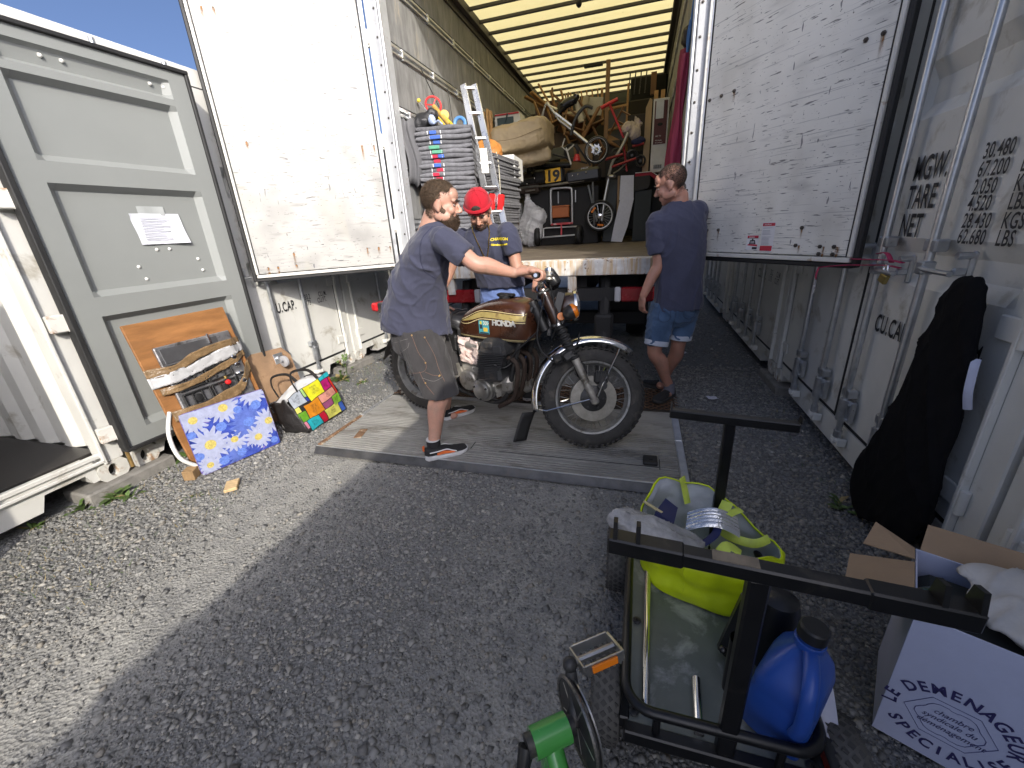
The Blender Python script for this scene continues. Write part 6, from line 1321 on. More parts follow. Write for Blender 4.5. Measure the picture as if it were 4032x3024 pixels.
# ---------------------------------------------------------------- load inside the truck
m_blank = M('grey_moving_blanket', (.15, .15, .16), .95, var=.3, vs=26, bump=.5, bs=160); m_blank2 = M('dark_moving_blanket', (.11, .11, .118), .95, var=.3, vs=26, bump=.5, bs=160)
def slab_mesh(w, d, h, seed, mat, nx=10):
    # soft folded blanket, front towards -y, rounded fold edge
    m = MB(); rng = random.Random(seed); prof = []
    for i in range(9): a = -math.pi/2+math.pi*i/8; prof.append((-math.cos(a)*h*.42, math.sin(a)*h*.5))
    pr = [(d, -h*.5)]+[(h*.42+p[0], p[1]) for p in prof]+[(d, h*.5)]
    vs = []; n = len(pr); ph = rng.random()*9
    for i in range(nx+1):
        u = i/nx; x = (u-.5)*w; sh = .006*math.sin(u*6+ph)+.004*rng.uniform(-1, 1); lift = .004*math.sin(u*9+ph*2); ed = .75 if i in (0, nx) else 1
        for y, z in pr: vs.append((x, y+(sh if y < d*.9 else 0), z*ed+lift))
    m.add(vs, [(i*n+j, (i+1)*n+j, (i+1)*n+(j+1) % n, i*n+(j+1) % n) for i in range(nx) for j in range(n)]); m.add([vs[j] for j in range(n)], [tuple(range(n))]); m.add([vs[nx*n+j] for j in range(n)], [tuple(range(n))[::-1]])
    me = m.mesh('blanket', ang=60, fix=True); me.materials.append(mat); return me
def blankets():
    ms = [slab_mesh(.52, .40, .041, k, m_blank if k % 3 else m_blank2) for k in range(6)]; z = TZ+.03; k = 0
    cm_ = dict(b=M('blue_stripe', (.05, .12, .42), .9), g=M('green_stripe', (.10, .32, .20), .9), r=M('red_stripe', (.42, .02, .05), .9), w=M('white_stripe', (.6, .6, .6), .9))
    pat = ['rg', '', 'r', 'g', '', 'rb', '', 'r', 'w', 'rw', 'rw', 'rw', 'r', 'b', 'r', 'rb', 'g', 'gg', 'b', 'b', 'b', '']
    N_ = 31
    for k in range(N_):
        rng = random.Random(k*7+1); o = bpy.data.objects.new('moving_blanket', ms[k % 6]); C.objects.link(o); o.location = (-1.785+rng.uniform(-.012, .012), 4.0+rng.uniform(-.012, .02), z); o.rotation_euler = (0, R_(rng.uniform(-.5, .5)), R_(16+rng.uniform(-2.2, 2.2)))
        top = N_-1-k
        tag(o, 'folded grey moving blanket in the front stack left of the ladder' if k < N_-1 else 'topmost folded grey blanket of the front stack, with blue stripe', 'blanket', 'folded blankets of the front stack')
        seq = [None, 'b', 'b', 'b', 'g', 'g', 'rb', 'r', 'b', 'r', 'rw', 'rw', 'rw', 'r', 'b', 'rg', 'g', None, None][top] if top < 19 else None
        if seq:
            for j, c in enumerate(seq):
                if c == 'w': continue
                L = .10 if c in 'g' or rng.random() < .25 else .065; q = MB(); q.box((-.085+j*.05+rng.uniform(-.02, .02), -.0045, 0), (L, .012, .030), b=.004); q.build('woven_stripe', cm_[c], o)
            if rng.random() < .7:
                for sx in (-.135, -.03): q = MB(); q.box((sx+rng.uniform(-.01, .01), -.0045, 0), (.010, .012, .030), b=.003); q.build('woven_stripe', cm_['w'], o)
        z += .0385
    ms2 = [slab_mesh(.30, .80, .030, 20+k, m_blank2 if k % 2 else m_blank) for k in range(5)]; z = TZ+.02
    for k in range(37):
        rng = random.Random(k*5+3); o = bpy.data.objects.new('moving_blanket', ms2[k % 5]); C.objects.link(o); o.location = (-1.715+rng.uniform(-.012, .012)+.03*(k/37), 4.68+rng.uniform(-.02, .02), z); o.rotation_euler = (0, R_(-2+rng.uniform(-.6, .6)), R_(rng.uniform(-2, 2)-4)); tag(o, 'folded grey moving blanket in the rear stack behind the ladder', 'blanket', 'folded blankets of the rear stack'); z += .0282
    r = MB(); r.tube(catmull([(-1.545, 4.80, 2.25), (-1.525, 4.80, 2.1), (-1.525, 4.80, 1.7), (-1.525, 4.80, 1.25)], 6), .009, 8, sq=.5); tag(r.build('webbing_strap', M('cream_webbing', (.62, .58, .45), .85)), 'cream strap hanging down the rear blanket stack', 'strap')
def ladder():
    e = empty('step_ladder', (-1.5, 4.4, TZ), world=True); tag(e, 'aluminium step ladder leaning between the blanket stacks', 'ladder')
    A = V((-1.755, 4.52, 2.82)); B = V((-1.40, 4.22, TZ)); A2 = V((-1.660, 4.57, 2.82)); B2 = V((-1.275, 4.27, TZ))
    for a, b in ((A, B), (A2, B2)): m = MB(); m.bar(a, b, .065, .024, .005, up=V((0, 1, 0))); m.build('stile', m_galv if False else M('bright_aluminium', (.68, .69, .70), .28, .9, var=.1, vs=10), e)
    for i in range(8):
        t = .02+i*.14; m = MB(); m.bar(lerp(A, B, t), lerp(A2, B2, t), .055, .022, .004); m.build('rung', m_alu, e)
    m = MB(); m.bar(V((-1.71, 4.40, 2.38)), V((-1.60, 4.20, 1.60)), .03, .03, .004); m.build('back_leg', m_alu, e)
    f = Fr(lerp(A, B, .43)+V((.03, -.03, 0)), A2-A, A-B); m = MB(); f.box(m, .0, .075, -.12, .12, -.004, -.001); m.build('label', M('ladder_label', (.42, .42, .38), .5, var=.2, vs=50), e); m = MB(); f.box(m, .02, .05, -.02, .04, -.0075, -.005); m.build('label_mark', M('label_red', (.6, .05, .04), .5), e)
    for p in (V((-1.47, 4.33, 1.73)), V((-1.385, 4.36, 1.72))): m = MB(); m.box(p, (.06, .05, .15), rotm(0, 9, 0), b=.008); m.build('red_clamp', M('red_plastic_bright', (.68, .02, .02), .35), e)
    m = MB(); m.bar((-1.56, 4.30, 1.86), (-1.40, 4.34, 1.85), .03, .025, .004); m.build('hinge_bar', M('dark_hinge', (.05, .04, .04), .5), e)
def stack_top():
    z = 2.39
    b = MB(); b.sph((-2.02, 4.14, z+.06), (.11, .14, .08), 14, 10); b.sph((-2.06, 4.05, z+.03), (.07, .06, .05), 12, 8); b.sph((-1.93, 4.12, z+.12), (.06, .06, .05), 12, 8); o = remeshed('tool_bag', b, .012, M('black_nylon', (.018, .018, .02), .5, bump=.4, bs=40), None, 3, fuzz(.012, 16)); tag(o, 'black tool bag slumped on top of the front blanket stack', 'bag')
    e = empty('floor_jack_pole', (-1.85, 4.2, z), world=True); tag(e, 'yellow pole with a red hand wheel lying on the blanket stack', 'pole')
    m = MB(); m.tube([(-1.78, 4.15, z+.02), (-2.0, 4.32, z+.23)], .022, 10); m.build('pole', M('old_yellow_paint', (.42, .28, .07), .5, var=.3), e)
    m = MB(); m.tube([(-1.74, 4.13, z+.01), (-1.92, 4.27, z+.16)], .014, 8); m.tube([(-1.80, 4.1, z+.0), (-1.96, 4.24, z+.15)], .011, 8); m.build('rod', M('yellow_rod', (.60, .42, .04), .45), e)
    w = MB(); c = V((-2.005, 4.32, z+.245)); ax = V((.55, -.75, .2)).normalized(); w.tube(circ(c, .075, 24, ax), .010, 8, closed=True)
    x_, y_, _ = frame(ax)
    for i in range(3): a = i*2.094; w.tube([c, c+x_*math.cos(a)*.075+y_*math.sin(a)*.075], .006, 6)
    w.build('hand_wheel', M('red_wheel_paint', (.55, .03, .03), .4), e)
    m = MB(); m.lathe([(.0, -.01), (.04, -.01), (.045, .0), (.04, .01), (0, .01)], (-1.86, 4.24, z+.13), ax, 18); m.build('pulley', M('yellow_disc', (.6, .33, .05), .5), e)
    e = empty('antenna_rod', (-2.1, 4.25, z), world=True); tag(e, 'thin rod with a yellow ball tip above the blanket stack', 'rod'); m = MB(); m.tube([(-1.99, 4.22, z+.12), (-2.11, 4.24, z+.27)], .004, 6); m.build('rod', m_galv, e); m = MB(); m.sph((-2.115, 4.24, z+.277), .018, 12, 8); m.build('ball', M('yellow_ball', (.72, .55, .05), .4), e)
    m = MB(); m.tube(circ((-1.695, 4.20, z+.03), .05, 20, (.2, -1, .1)), .017, 8, closed=True); tag(m.build('tape_roll', M('blue_tape', (.07, .20, .42), .4)), 'blue ring of tape standing on the blanket stack by the ladder', 'tape roll')
    m = MB(); m.sph((-1.90, 4.03, z+.05), (.035, .04, .045), 12, 8); m.tube([(-1.88, 4.0, z+.01), (-1.82, 3.99, z+.03), (-1.79, 4.02, z+.0)], .012, 6); o = remeshed('work_glove', m, .008, M('blue_white_fabric', (.35, .42, .58), .8, var=.5, vs=40), None, 2); tag(o, 'blue and white work glove on top of the blanket stack', 'glove')
    for a, b, lab in (((-2.125, 4.38, 2.965), (-1.985, 4.45, 2.60), 'left thin black cord hanging from the wall rail'), ((-2.125, 5.0, 2.95), (-2.05, 4.9, 2.45), 'right thin black cord hanging from the wall rail')): m = MB(); m.tube([a, b], .005, 6); tag(m.build('lashing_cord', m_rubber), lab, 'cord', 'cords on the left wall')
    q = MB(); q.grid(lambda u, v: (-2.13+.03*math.sin(v*5)+.10*u, 3.86+.14*u+.03*math.sin(u*7), 1.9+.55*v+.02*math.sin(u*9)), 8, 8); o = q.build('grey_tarpaulin', M('grey_tarp', (.10, .10, .105), .7, bump=.3, bs=20)); o.modifiers.new('t', 'SOLIDIFY').thickness = .004; tag(o, 'grey tarpaulin edge tucked between the stack and the rear post', 'tarpaulin')
def mid_load():
    # pouf, white carton, cooler, wooden stand, wrapped sofa
    m = MB(); m.lathe([(0, .12), (.12, .115), (.17, .07), (.18, 0), (.17, -.07), (.12, -.11), (0, -.115)], (-1.83, 5.35, 2.33), (.2, -.6, .75), 28); tag(m.build('leather_pouf', M('orange_leather', (.42, .17, .04), .5, var=.25, vs=14, bump=.2)), 'round orange leather pouf behind the rear blanket stack', 'pouf')
    m = MB(); m.box((-1.60, 5.55, 2.16), (.19, .5, .26), rotm(0, 0, 3), b=.006); tag(m.build('white_carton', M('white_card', (.66, .66, .64), .7)), 'plain white carton between the blankets and the wrapped sofa', 'carton')
    m = MB(); m.box((-1.79, 5.6, 1.60), (.36, .5, .84), b=.01); tag(m.build('storage_chest', M('dark_wood_chest', (.04, .025, .02), .6)), 'dark chest carrying the white carton', 'chest')
    for i, x in enumerate((-2.0, -1.95, -1.91)):
        m = MB(); m.box((x, 5.8, 2.62), (.032, .05, .52+.05*(i % 2)), b=.004); tag(m.build('wooden_batten', M('pine_batten', (.42, .24, .09), .6, var=.2, vs=10)), 'upright pine batten against the left wall, %s of three' % ('left', 'middle', 'right')[i], 'batten', 'pine battens by the left wall')
    e = empty('cooler_box', (-1.86, 6.5, 2.62), world=True); tag(e, 'white cool bag with dark net panel standing on the wrapped sofa', 'cool bag')
    m = MB(); m.prism([(-.21, 0), (.22, 0), (.16, .34), (-.19, .34)], (-1.86, 6.42, 2.64), (1, 0, 0), (0, 0, 1), (0, .3, 0)); m.build('box_body', M('white_vinyl', (.60, .59, .55), .5), e)
    m = MB(); m.box((-1.90, 6.412, 2.80), (.24, .012, .26), b=.004); m.build('net_panel', M('dark_teal_net', (.05, .075, .085), .8), e); m = MB(); m.box((-1.875, 6.41, 2.965), (.35, .016, .02), b=.003); m.build('red_piping', M('red_piping', (.40, .03, .04), .6), e); m = MB(); m.bar((-1.86, 6.40, 2.97), (-1.95, 6.395, 2.72), .035, .01, .002); m.build('strap', M('teal_strap', (.03, .06, .075), .7), e)
    # wrapped sofa: big tan padded roll with drooping lower cover
    m = MB(); A, B = V((-1.93, 6.05, 2.53)), V((-1.28, 6.35, 2.65)); ax = (B-A).normalized(); x_, y_, _ = frame(ax); up = V((0, 0, 1)); bk = V((.0, 1, .0))
    for t in np.linspace(0, 1, 9): pass
    rings = []
    for t, s in ((-.02, .6), (.02, .92), (.1, 1), (.5, 1.05), (.9, 1.1), (.99, 1.0), (1.05, .75)):
        c = lerp(A, B, t); rings.append([c+up*math.copysign(abs(math.sin(a))**.32, math.sin(a))*.165*s+bk*math.copysign(abs(math.cos(a))**.35, math.cos(a))*.32*s for a in [2*math.pi*i/20 for i in range(20)]])
    m.loft(rings); m.box((-1.58, 6.32, 2.36), (.62, .40, .16), rotm(0, -9, 24), b=.03)
    w1 = wrinkle((.8, .2, .1), .012, 7, 3.0); w2 = wrinkle((.2, .3, -.9), .012, 9, 1.0); o = remeshed('wrapped_sofa', m, .016, M('tan_cover', (.36, .28, .165), .6, var=.12, vs=6, bump=.15, bs=30), None, 4, lambda p, n: w1(p, n)+w2(p, n)*.7); tag(o, 'long tan dust-covered sofa piece lying across the load', 'sofa')
    bv = bvh_of(o); stitch(bv, [(-1.85, 5.5, 2.53), (-1.6, 5.5, 2.56), (-1.3, 5.5, 2.66)], (0, 1, 0), M('tan_seam', (.22, .16, .09), .8), o, .004, name='cover_seam')
    m = MB(); m.box((-1.75, 7.0, 2.12), (.4, .3, .3), b=.02); tag(m.build('dark_armchair_base', M('dark_brown_cloth', (.05, .035, .025), .8)), 'dark padded base under the tan sofa piece', 'furniture base')
def scooter():
    e = empty('electric_scooter', (-1.0, 6.7, 2.4), world=True); tag(e, 'silver folded kick scooter with white rimmed wheel on top of the load', 'scooter')
    ms = M('silver_tube', (.60, .60, .58), .3, .8, var=.1)
    for d in (0, .10): m = MB(); m.tube([(-1.36, 6.70+d, 3.10), (-1.18, 6.70+d, 2.86), (-.655, 6.68+d, 2.437)], .020, 10); m.build('frame_tube', ms, e)
    m = MB(); m.tube([(-1.44, 6.7, 2.93), (-1.38, 6.7, 3.09), (-1.22, 6.7, 3.0)], .018, 8); m.box((-1.12, 6.66, 2.86), (.30, .05, .03), rotm(0, 38, 0), b=.006); m.build('handle_loop', ms, e)
    c = V((-.655, 6.66, 2.437)); m = MB(); m.lathe([(.135, -.02), (.165, -.022), (.178, 0), (.165, .022), (.135, .02)], c, (0.15, 1, 0), 40); m.build('tyre', m_rubber, e); m = MB(); m.lathe([(.138, -.014), (.150, -.024), (.152, .0), (.138, .014)], c, (.15, 1, 0), 40); m.build('rim', M('white_rim', (.70, .70, .70), .3), e)
    m = MB(); m.lathe([(.032, -.030), (.060, -.030), (.060, -.024), (.032, -.024)], c, (.15, 1, 0), 24)
    for i in range(8): a = i*.785; m.tube([c+V((math.cos(a)*.03, -.027, math.sin(a)*.03)), c+V((math.cos(a+.4)*.075, -.027, math.sin(a+.4)*.075))], .009, 5)
    m.build('brake_disc', M('bright_disc', (.62, .62, .62), .3, .8), e)
    m = MB(); m.tube(catmull([(-1.22, 6.75, 2.92), (-1.12, 6.74, 3.05), (-.98, 6.74, 3.10), (-.95, 6.74, 3.15)], 5), None, 10, rs=[.035]*4+[.06]*7+[.045]*5); m.build('saddle', M('glossy_black', (.012, .012, .013), .18), e)
    m = MB(); m.tube(catmull([(-1.02, 6.68, 2.66), (-.95, 6.66, 2.86), (-.82, 6.66, 2.98), (-.72, 6.66, 2.95)], 5), .024, 8); m.build('folding_stem', m_blk, e)
    m = MB(); m.tube([(-1.10, 6.62, 2.62), (-1.14, 6.62, 2.52), (-1.07, 6.62, 2.46), (-.97, 6.62, 2.53)], .010, 6); m.bar((-1.08, 6.61, 2.50), (-1.01, 6.61, 2.28), .03, .02, .004); m.build('stand', M('pale_stand', (.55, .54, .50), .4), e)
def minibike():
    e = empty('pocket_bike', (-1.3, 6.9, 2.1), world=True); tag(e, 'black pocket bike with yellow number 19 plate lying on the load', 'pocket bike'); mb = M('satin_black_plastic', (.016, .016, .017), .35, var=.3, vs=14)
    m = MB(); m.box((-1.74, 6.9, 2.14), (.42, .18, .09), rotm(0, -3, 0), b=.02); m.box((-.87, 6.9, 2.15), (.52, .18, .19), rotm(0, -3, 0), b=.04); m.box((-1.52, 6.88, 2.19), (.18, .2, .18), rotm(0, -3, 0), b=.03); m.box((-1.30, 6.91, 2.18), (.30, .18, .21), rotm(0, -3, 0), b=.03); m.build('fairing', mb, e)
    m = MB(); m.box((-1.32, 6.812, 2.185), (.24, .008, .185), rotm(0, -4, 0), b=.003); m.build('number_plate', M('yellow_plate', (.80, .46, .03), .5, var=.15, vs=30), e)
    for i, ch in enumerate('19'): lettering(ch, .21, mb, e, (-1.425+i*.105, 6.805, 2.108-i*.004), (1, 0, .06), (0, 0, 1), 1.05, bold=.008, name='plate_digit')
    m = MB(); m.cyl((-1.62, 6.86, 2.345), (-1.05, 6.86, 2.31), .045, n=18); m.tube(catmull([(-1.62, 6.86, 2.345), (-1.70, 6.86, 2.31), (-1.69, 6.86, 2.25), (-1.62, 6.86, 2.22)], 5), .028, 10); m.build('exhaust', M('black_exhaust', (.02, .02, .02), .3, .5), e)
    for x, z in ((-1.80, 2.15), (-1.72, 2.10), (-1.60, 2.17), (-1.02, 2.155), (-.94, 2.165), (-.82, 2.18)): m = MB(); m.sph((x, 6.80, z), .012, 8, 6); m.build('bright_bolt', m_chrome, e)
    m = MB(); m.tube([(-1.85, 6.84, 2.06), (-1.3, 6.84, 2.06), (-.85, 6.84, 2.085)], .016, 8); m.tube([(-1.75, 6.80, 2.00), (-1.60, 6.80, 2.01)], .012, 6); m.build('frame_rail', m_dchrome, e)
    lettering('IMROX', .035, M('decal_white', (.7, .7, .7), .5), e, (-.90, 6.803, 2.225), (1, 0, .08), (0, 0, 1), 1.0, shear=.3, name='fairing_lettering')
    l = MB(); l.lathe([(.015, .05), (.03, .045), (.055, -.03), (.055, -.04), (0, -.02)], (-.93, 6.62, 2.36), (0, 0, 1), 18); tag(l.build('red_lamp_shade', M('red_enamel', (.42, .03, .03), .35)), 'small red enamel lamp shade above the pocket bike', 'lamp shade')
    m = MB(); m.bar((-1.62, 6.75, 2.44), (-1.02, 6.95, 2.50), .02, .16, .01); tag(m.build('folding_chair', M('olive_canvas', (.10, .10, .07), .8)), 'olive folded camp chair lying behind the exhaust', 'chair')
    # shelf of dark crates that carries it
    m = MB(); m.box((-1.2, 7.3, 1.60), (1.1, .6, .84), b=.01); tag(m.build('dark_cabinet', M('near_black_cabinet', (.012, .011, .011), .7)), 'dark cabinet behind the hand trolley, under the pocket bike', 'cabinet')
def trolley():
    e = empty('hand_trolley', (-1.2, 6.9, TZ), world=True); tag(e, 'silver and red hand trolley standing on the truck floor', 'hand trolley'); ms = M('silver_trolley', (.55, .55, .55), .35, .7, var=.15)
    m = MB(); m.tube(catmull([(-1.375, 6.9, 1.50), (-1.375, 6.9, 1.80), (-1.372, 6.9, 1.96), (-1.34, 6.9, 2.01), (-1.08, 6.9, 2.0), (-1.048, 6.9, 1.95), (-1.042, 6.9, 1.80), (-1.04, 6.9, 1.505)], 5), .017, 10); m.build('frame', ms, e)
    m = MB(); m.bar((-1.38, 6.9, 1.495), (-1.03, 6.9, 1.50), .035, .03, .004); m.build('red_crossbar', M('red_paint_worn', (.55, .06, .07), .45, var=.4, vs=14, dirt=((.5, .5, .5), .3, 10)), e)
    m = MB(); m.bar((-1.21, 6.88, 1.49), (-1.21, 6.88, 1.33), .03, .02, .003); m.build('red_upright', M('red_bright_paint', (.66, .08, .10), .4), e)
    m = MB(); m.tube([(-1.50, 6.86, 1.32), (-1.50, 6.88, 1.44), (-1.46, 6.9, 1.45), (-.97, 6.9, 1.445)], .012, 8); m.bar((-1.54, 6.86, 1.31), (-.96, 6.86, 1.325), .026, .022, .003); m.build('axle_frame', ms, e)
    for x in (-1.595, -.925): m = MB(); m.lathe([(.03, -.04), (.12, -.042), (.14, -.02), (.142, 0), (.14, .02), (.12, .042), (.03, .04)], (x, 6.86, 1.323), (1, .12 if x < -1.2 else -.1, 0), 32); m.build('wheel', m_rubber, e)
    for x in (-1.27, -1.0): m = MB(); m.bar((x, 6.98, 1.97), (x, 6.98, 1.80), .026, .016, .003); m.build('bracket', ms, e)
    m = MB(); m.box((-1.23, 7.02, 1.67), (.27, .2, .16), b=.01); m.box((-1.23, 7.02, 1.757), (.29, .22, .02), b=.004); tag(m.build('orange_crate', M('orange_plastic', (.42, .12, .03), .5)), 'orange plastic crate behind the hand trolley frame', 'crate')
    m = MB(); m.sph((-1.23, 7.0, 1.52), (.16, .1, .07), 14, 8); tag(m.build('dark_bundle', M('navy_bundle', (.02, .022, .03), .8)), 'dark cloth bundle low behind the hand trolley', 'bundle')
    # white plastic sack
    m = MB(); m.sph((-1.72, 6.95, 1.44), (.20, .16, .28), 16, 12); m.sph((-1.66, 6.95, 1.62), (.20, .15, .17), 16, 12); m.sph((-1.75, 6.95, 1.30), (.15, .15, .13), 12, 10); m.tube([(-1.72, 6.95, 1.75), (-1.76, 6.93, 1.90), (-1.765, 6.92, 2.0)], None, 10, rs=[.12, .05, .03]); w1 = wrinkle((.3, 0, 1), .018, 6, 2.0); w2 = wrinkle((1, 0, -.4), .012, 8, 5.0); o = remeshed('plastic_sack', m, .012, M('white_plastic_film', (.62, .62, .63), .28, var=.08, bump=.3, bs=18), None, 2, lambda p, n: w1(p, n)+w2(p, n)); tag(o, 'crumpled white plastic sack beside the hand trolley', 'sack')
    m = MB(); m.box((-1.92, 6.9, 1.52), (.035, .4, .66), rotm(0, 3, 0), b=.004); tag(m.build('white_board', M('white_foam_board', (.66, .66, .65), .7)), 'upright white board edge left of the plastic sack', 'board')
def right_load():
    # small bicycle wheel with its seat post
    e = empty('child_bicycle', (-.6, 6.9, TZ), world=True); tag(e, 'folded child bicycle with white rimmed wheel standing on the floor', 'bicycle'); c = V((-.612, 6.86, 1.575))
    m = MB(); m.lathe([(.185, -.02), (.205, -.026), (.222, 0), (.205, .026), (.185, .02)], c, (-.12, 1, 0), 48); m.build('tyre', m_rubber, e); m = MB(); m.lathe([(.172, -.012), (.188, -.016), (.190, 0), (.188, .016), (.172, .012)], c, (-.12, 1, 0), 48); rm = m.build('rim', M('white_rim', (.70, .70, .70), .3), e)
    m = MB()
    for i in range(24): a = i*2*math.pi/24; b = a+(.5 if i % 2 else -.5); m.cyl(c+V((math.cos(b)*.02, -.02, math.sin(b)*.02)), c+V((math.cos(a)*.175, 0, math.sin(a)*.175)), .0022, n=4, cap=False)
    so = m.build('spokes', m_galv, rm); so['kind'] = 'stuff'
    m = MB(); m.lathe([(.0, -.04), (.03, -.035), (.03, .03)], c, (0, 1, 0), 18); m.build('hub', m_chrome, e)
    for a in (-1.5, 2.4): m = MB(); m.box(c+V((math.cos(a)*.13, -.02, math.sin(a)*.13)), (.095, .02, .03), rotm(0, -math.degrees(a)+90 if a > 0 else 6, 0), b=.006); m.build('reflector', m_amber, e)
    m = MB(); m.tube([(-.585, 6.9, 1.50), (-.555, 6.92, 1.80), (-.497, 6.92, 2.10)], .022, 10); m.build('seat_post', M('silver_tube', (.60, .60, .58), .3, .8), e)
    m = MB(); m.tube(catmull([(-.497, 6.90, 2.12), (-.475, 6.88, 2.20), (-.44, 6.86, 2.30), (-.36, 6.84, 2.41), (-.29, 6.84, 2.53), (-.245, 6.84, 2.64)], 6), .021, 10); m.build('curved_stem', M('dull_champagne', (.42, .40, .33), .4, .5), e); m = MB(); m.sph((-.45, 6.86, 2.10), (.06, .04, .03), 12, 8); m.tube([(-.43, 6.85, 2.14), (-.36, 6.84, 2.17), (-.25, 6.82, 2.25)], .010, 6); m.build('brake_lever', m_dchrome, e)
    # panels and packing
    def pan(name, x0, x1, z0, z1, y, t, mat, lab, cat, ry=0, rx=0): m = MB(); m.box(((x0+x1)/2, y, (z0+z1)/2), (x1-x0, t, z1-z0), rotm(rx, ry, 0), b=.004); o = m.build(name, mat); tag(o, lab, cat); return o
    pan('slate_board', -.56, -.40, TZ+.01, 2.08, 7.12, .03, M('slate_panel', (.045, .052, .055), .6), 'slate grey panel behind the child bicycle wheel', 'panel', 4)
    pan('card_sheet', -.37, -.34, 1.5, 2.11, 6.96, .05, M('brown_edge_card', (.30, .20, .11), .8), 'narrow brown card edge beside the white foam sheet', 'card')
    mf = M('white_foam_sheet', (.58, .59, .66), .75, var=.06, vs=30, bump=.2, bs=30)
    m = MB(); m.prism([(-.335, 1.78), (-.13, 1.76), (-.14, 2.095), (-.325, 2.105)], (0, 6.88, 0), (1, 0, 0), (0, 0, 1), (0, .03, 0)); tag(m.build('foam_sheet', mf), 'upper white foam sheet leaning left of the red edged case', 'foam sheet', 'foam sheets')
    m = MB(); m.prism([(-.437, 1.20), (-.275, 1.185), (-.20, 1.40), (-.125, 1.79), (-.315, 1.81), (-.40, 1.42)], (0, 6.84, 0), (1, 0, 0), (0, 0, 1), (0, .025, 0)); tag(m.build('foam_sheet', mf), 'lower slanted white foam sheet reaching the truck floor', 'foam sheet', 'foam sheets')
    pan('slate_board', -.12, .115, TZ+.005, 1.89, 6.9, .05, M('dark_slate_panel', (.028, .034, .036), .7), 'tall dark slate panel right of the foam sheet', 'panel', 1.5); pan('slate_board', .13, .29, TZ+.005, 1.95, 7.05, .05, M('black_card_panel', (.012, .012, .013), .8), 'black panel behind the walking man', 'panel')
    e = empty('cloth_case', (-.0, 6.88, 1.9), world=True); tag(e, 'charcoal cloth case with red edge on top of the dark panel', 'case'); m = MB(); m.prism([(-.12, 1.88), (.06, 1.90), (.085, 1.96), (.085, 2.07), (-.12, 2.07)], (0, 6.84, 0), (1, 0, 0), (0, 0, 1), (0, .12, 0)); m.build('case_body', M('charcoal_cloth', (.035, .033, .034), .85), e); m = MB(); m.prism([(-.12, 2.073), (.085, 2.073), (.18, 1.99), (.20, 2.05), (.10, 2.115), (-.12, 2.115)], (0, 6.84, 0), (1, 0, 0), (0, 0, 1), (0, .12, 0)); m.build('red_edge', M('crimson_cloth', (.26, .015, .03), .8), e); m = MB(); m.tube([(-.12, 6.835, 2.117), (.10, 6.835, 2.117), (.20, 6.835, 2.05)], .005, 6); m.build('white_piping', M('white_piping', (.6, .6, .6), .6), e)
    # television carton and planks
    e = empty('television_carton', (.18, 6.95, 2.1), world=True); tag(e, 'tall white and dark red television carton by the right wall', 'carton'); m = MB(); m.box((.182, 6.96, 2.56), (.205, .12, .90), b=.004); m.build('carton', M('carton_white', (.52, .52, .52), .7), e); m = MB(); m.box((.182, 6.896, 2.72), (.165, .006, .52)); m.build('printed_panel', M('dark_red_print', (.075, .018, .022), .6), e); m = MB(); m.box((.165, 6.888, 2.88), (.10, .006, .22)); m.build('torn_tape', M('silver_tape', (.45, .47, .50), .3, var=.2, bump=.5, bs=30), e); m = MB(); m.sph((.18, 6.892, 2.70), (.035, .006, .02), 12, 8); m.build('hand_hole', m_dark, e)
    for t, s, x, z in (('HD TV', .028, .125, 2.55), ('IPS Display', .022, .125, 2.50), ('DV surround', .02, .125, 2.472)): lettering(t, s, M('carton_print_white', (.6, .6, .6), .6), e, (x, 6.8915, z), (1, 0, 0), (0, 0, 1), .9, name='carton_lettering')
    m = MB(); 
    for i in range(11): m.box((.13+i*.010, 6.897, 2.18), (.004 if i % 3 else .007, .004, .05))
    mo = m.build('bar_code', M('carton_ink', (.05, .05, .05), .6), e); mo['kind'] = 'stuff'
    m = MB(); m.prism([(-.03, 2.10), (.055, 2.10), (.062, 3.03), (.03, 3.05), (-.02, 2.94)], (0, 7.0, 0), (1, 0, 0), (0, 0, 1), (0, .05, 0)); tag(m.build('shaped_plank', M('pine_plank', (.34, .24, .13), .6, var=.15, vs=8)), 'tall shaped pine plank left of the television carton', 'plank')
    for x, lab in ((.11, 'left pine post end above the television carton'), (.20, 'right pine post end above the television carton')): m = MB(); m.box((x, 7.1, 3.0), (.055, .05, .30), b=.004); tag(m.build('pine_post', M('pine_batten', (.42, .24, .09), .6)), lab, 'post', 'pine posts above the carton')
    # red push handle
    e = empty('push_mower_handle', (-.4, 6.9, 2.6), world=True); tag(e, 'red T-shaped push handle rising above the load', 'handle'); m = MB(); m.tube([(-.515, 6.9, 3.03), (-.305, 6.9, 2.59)], .016, 10); m.build('shaft', M('red_tube', (.42, .015, .02), .35), e); m = MB(); m.tube([(-.63, 6.9, 2.99), (-.40, 6.9, 3.07)], .025, 10); m.build('cross_grip', M('red_grip', (.50, .02, .025), .4), e)
    for a, b, r, lab in (((-.55, 6.85, 2.33), (-.30, 6.8, 2.37), .018, 'upper red tube of the toy frame'), ((-.45, 6.8, 2.22), (-.12, 6.8, 2.30), .016, 'lower red tube of the toy frame'), ((-.30, 6.9, 2.5), (-.24, 6.85, 2.15), .014, 'upright red tube of the toy frame'), ((-.18, 6.9, 2.47), (-.02, 6.88, 2.49), .018, 'short red tube under the flowered bag')): m = MB(); m.tube([a, b], r, 8); tag(m.build('red_tube', M('dark_red_tube', (.25, .012, .02), .4)), lab, 'tube', 'red tubes in the load')
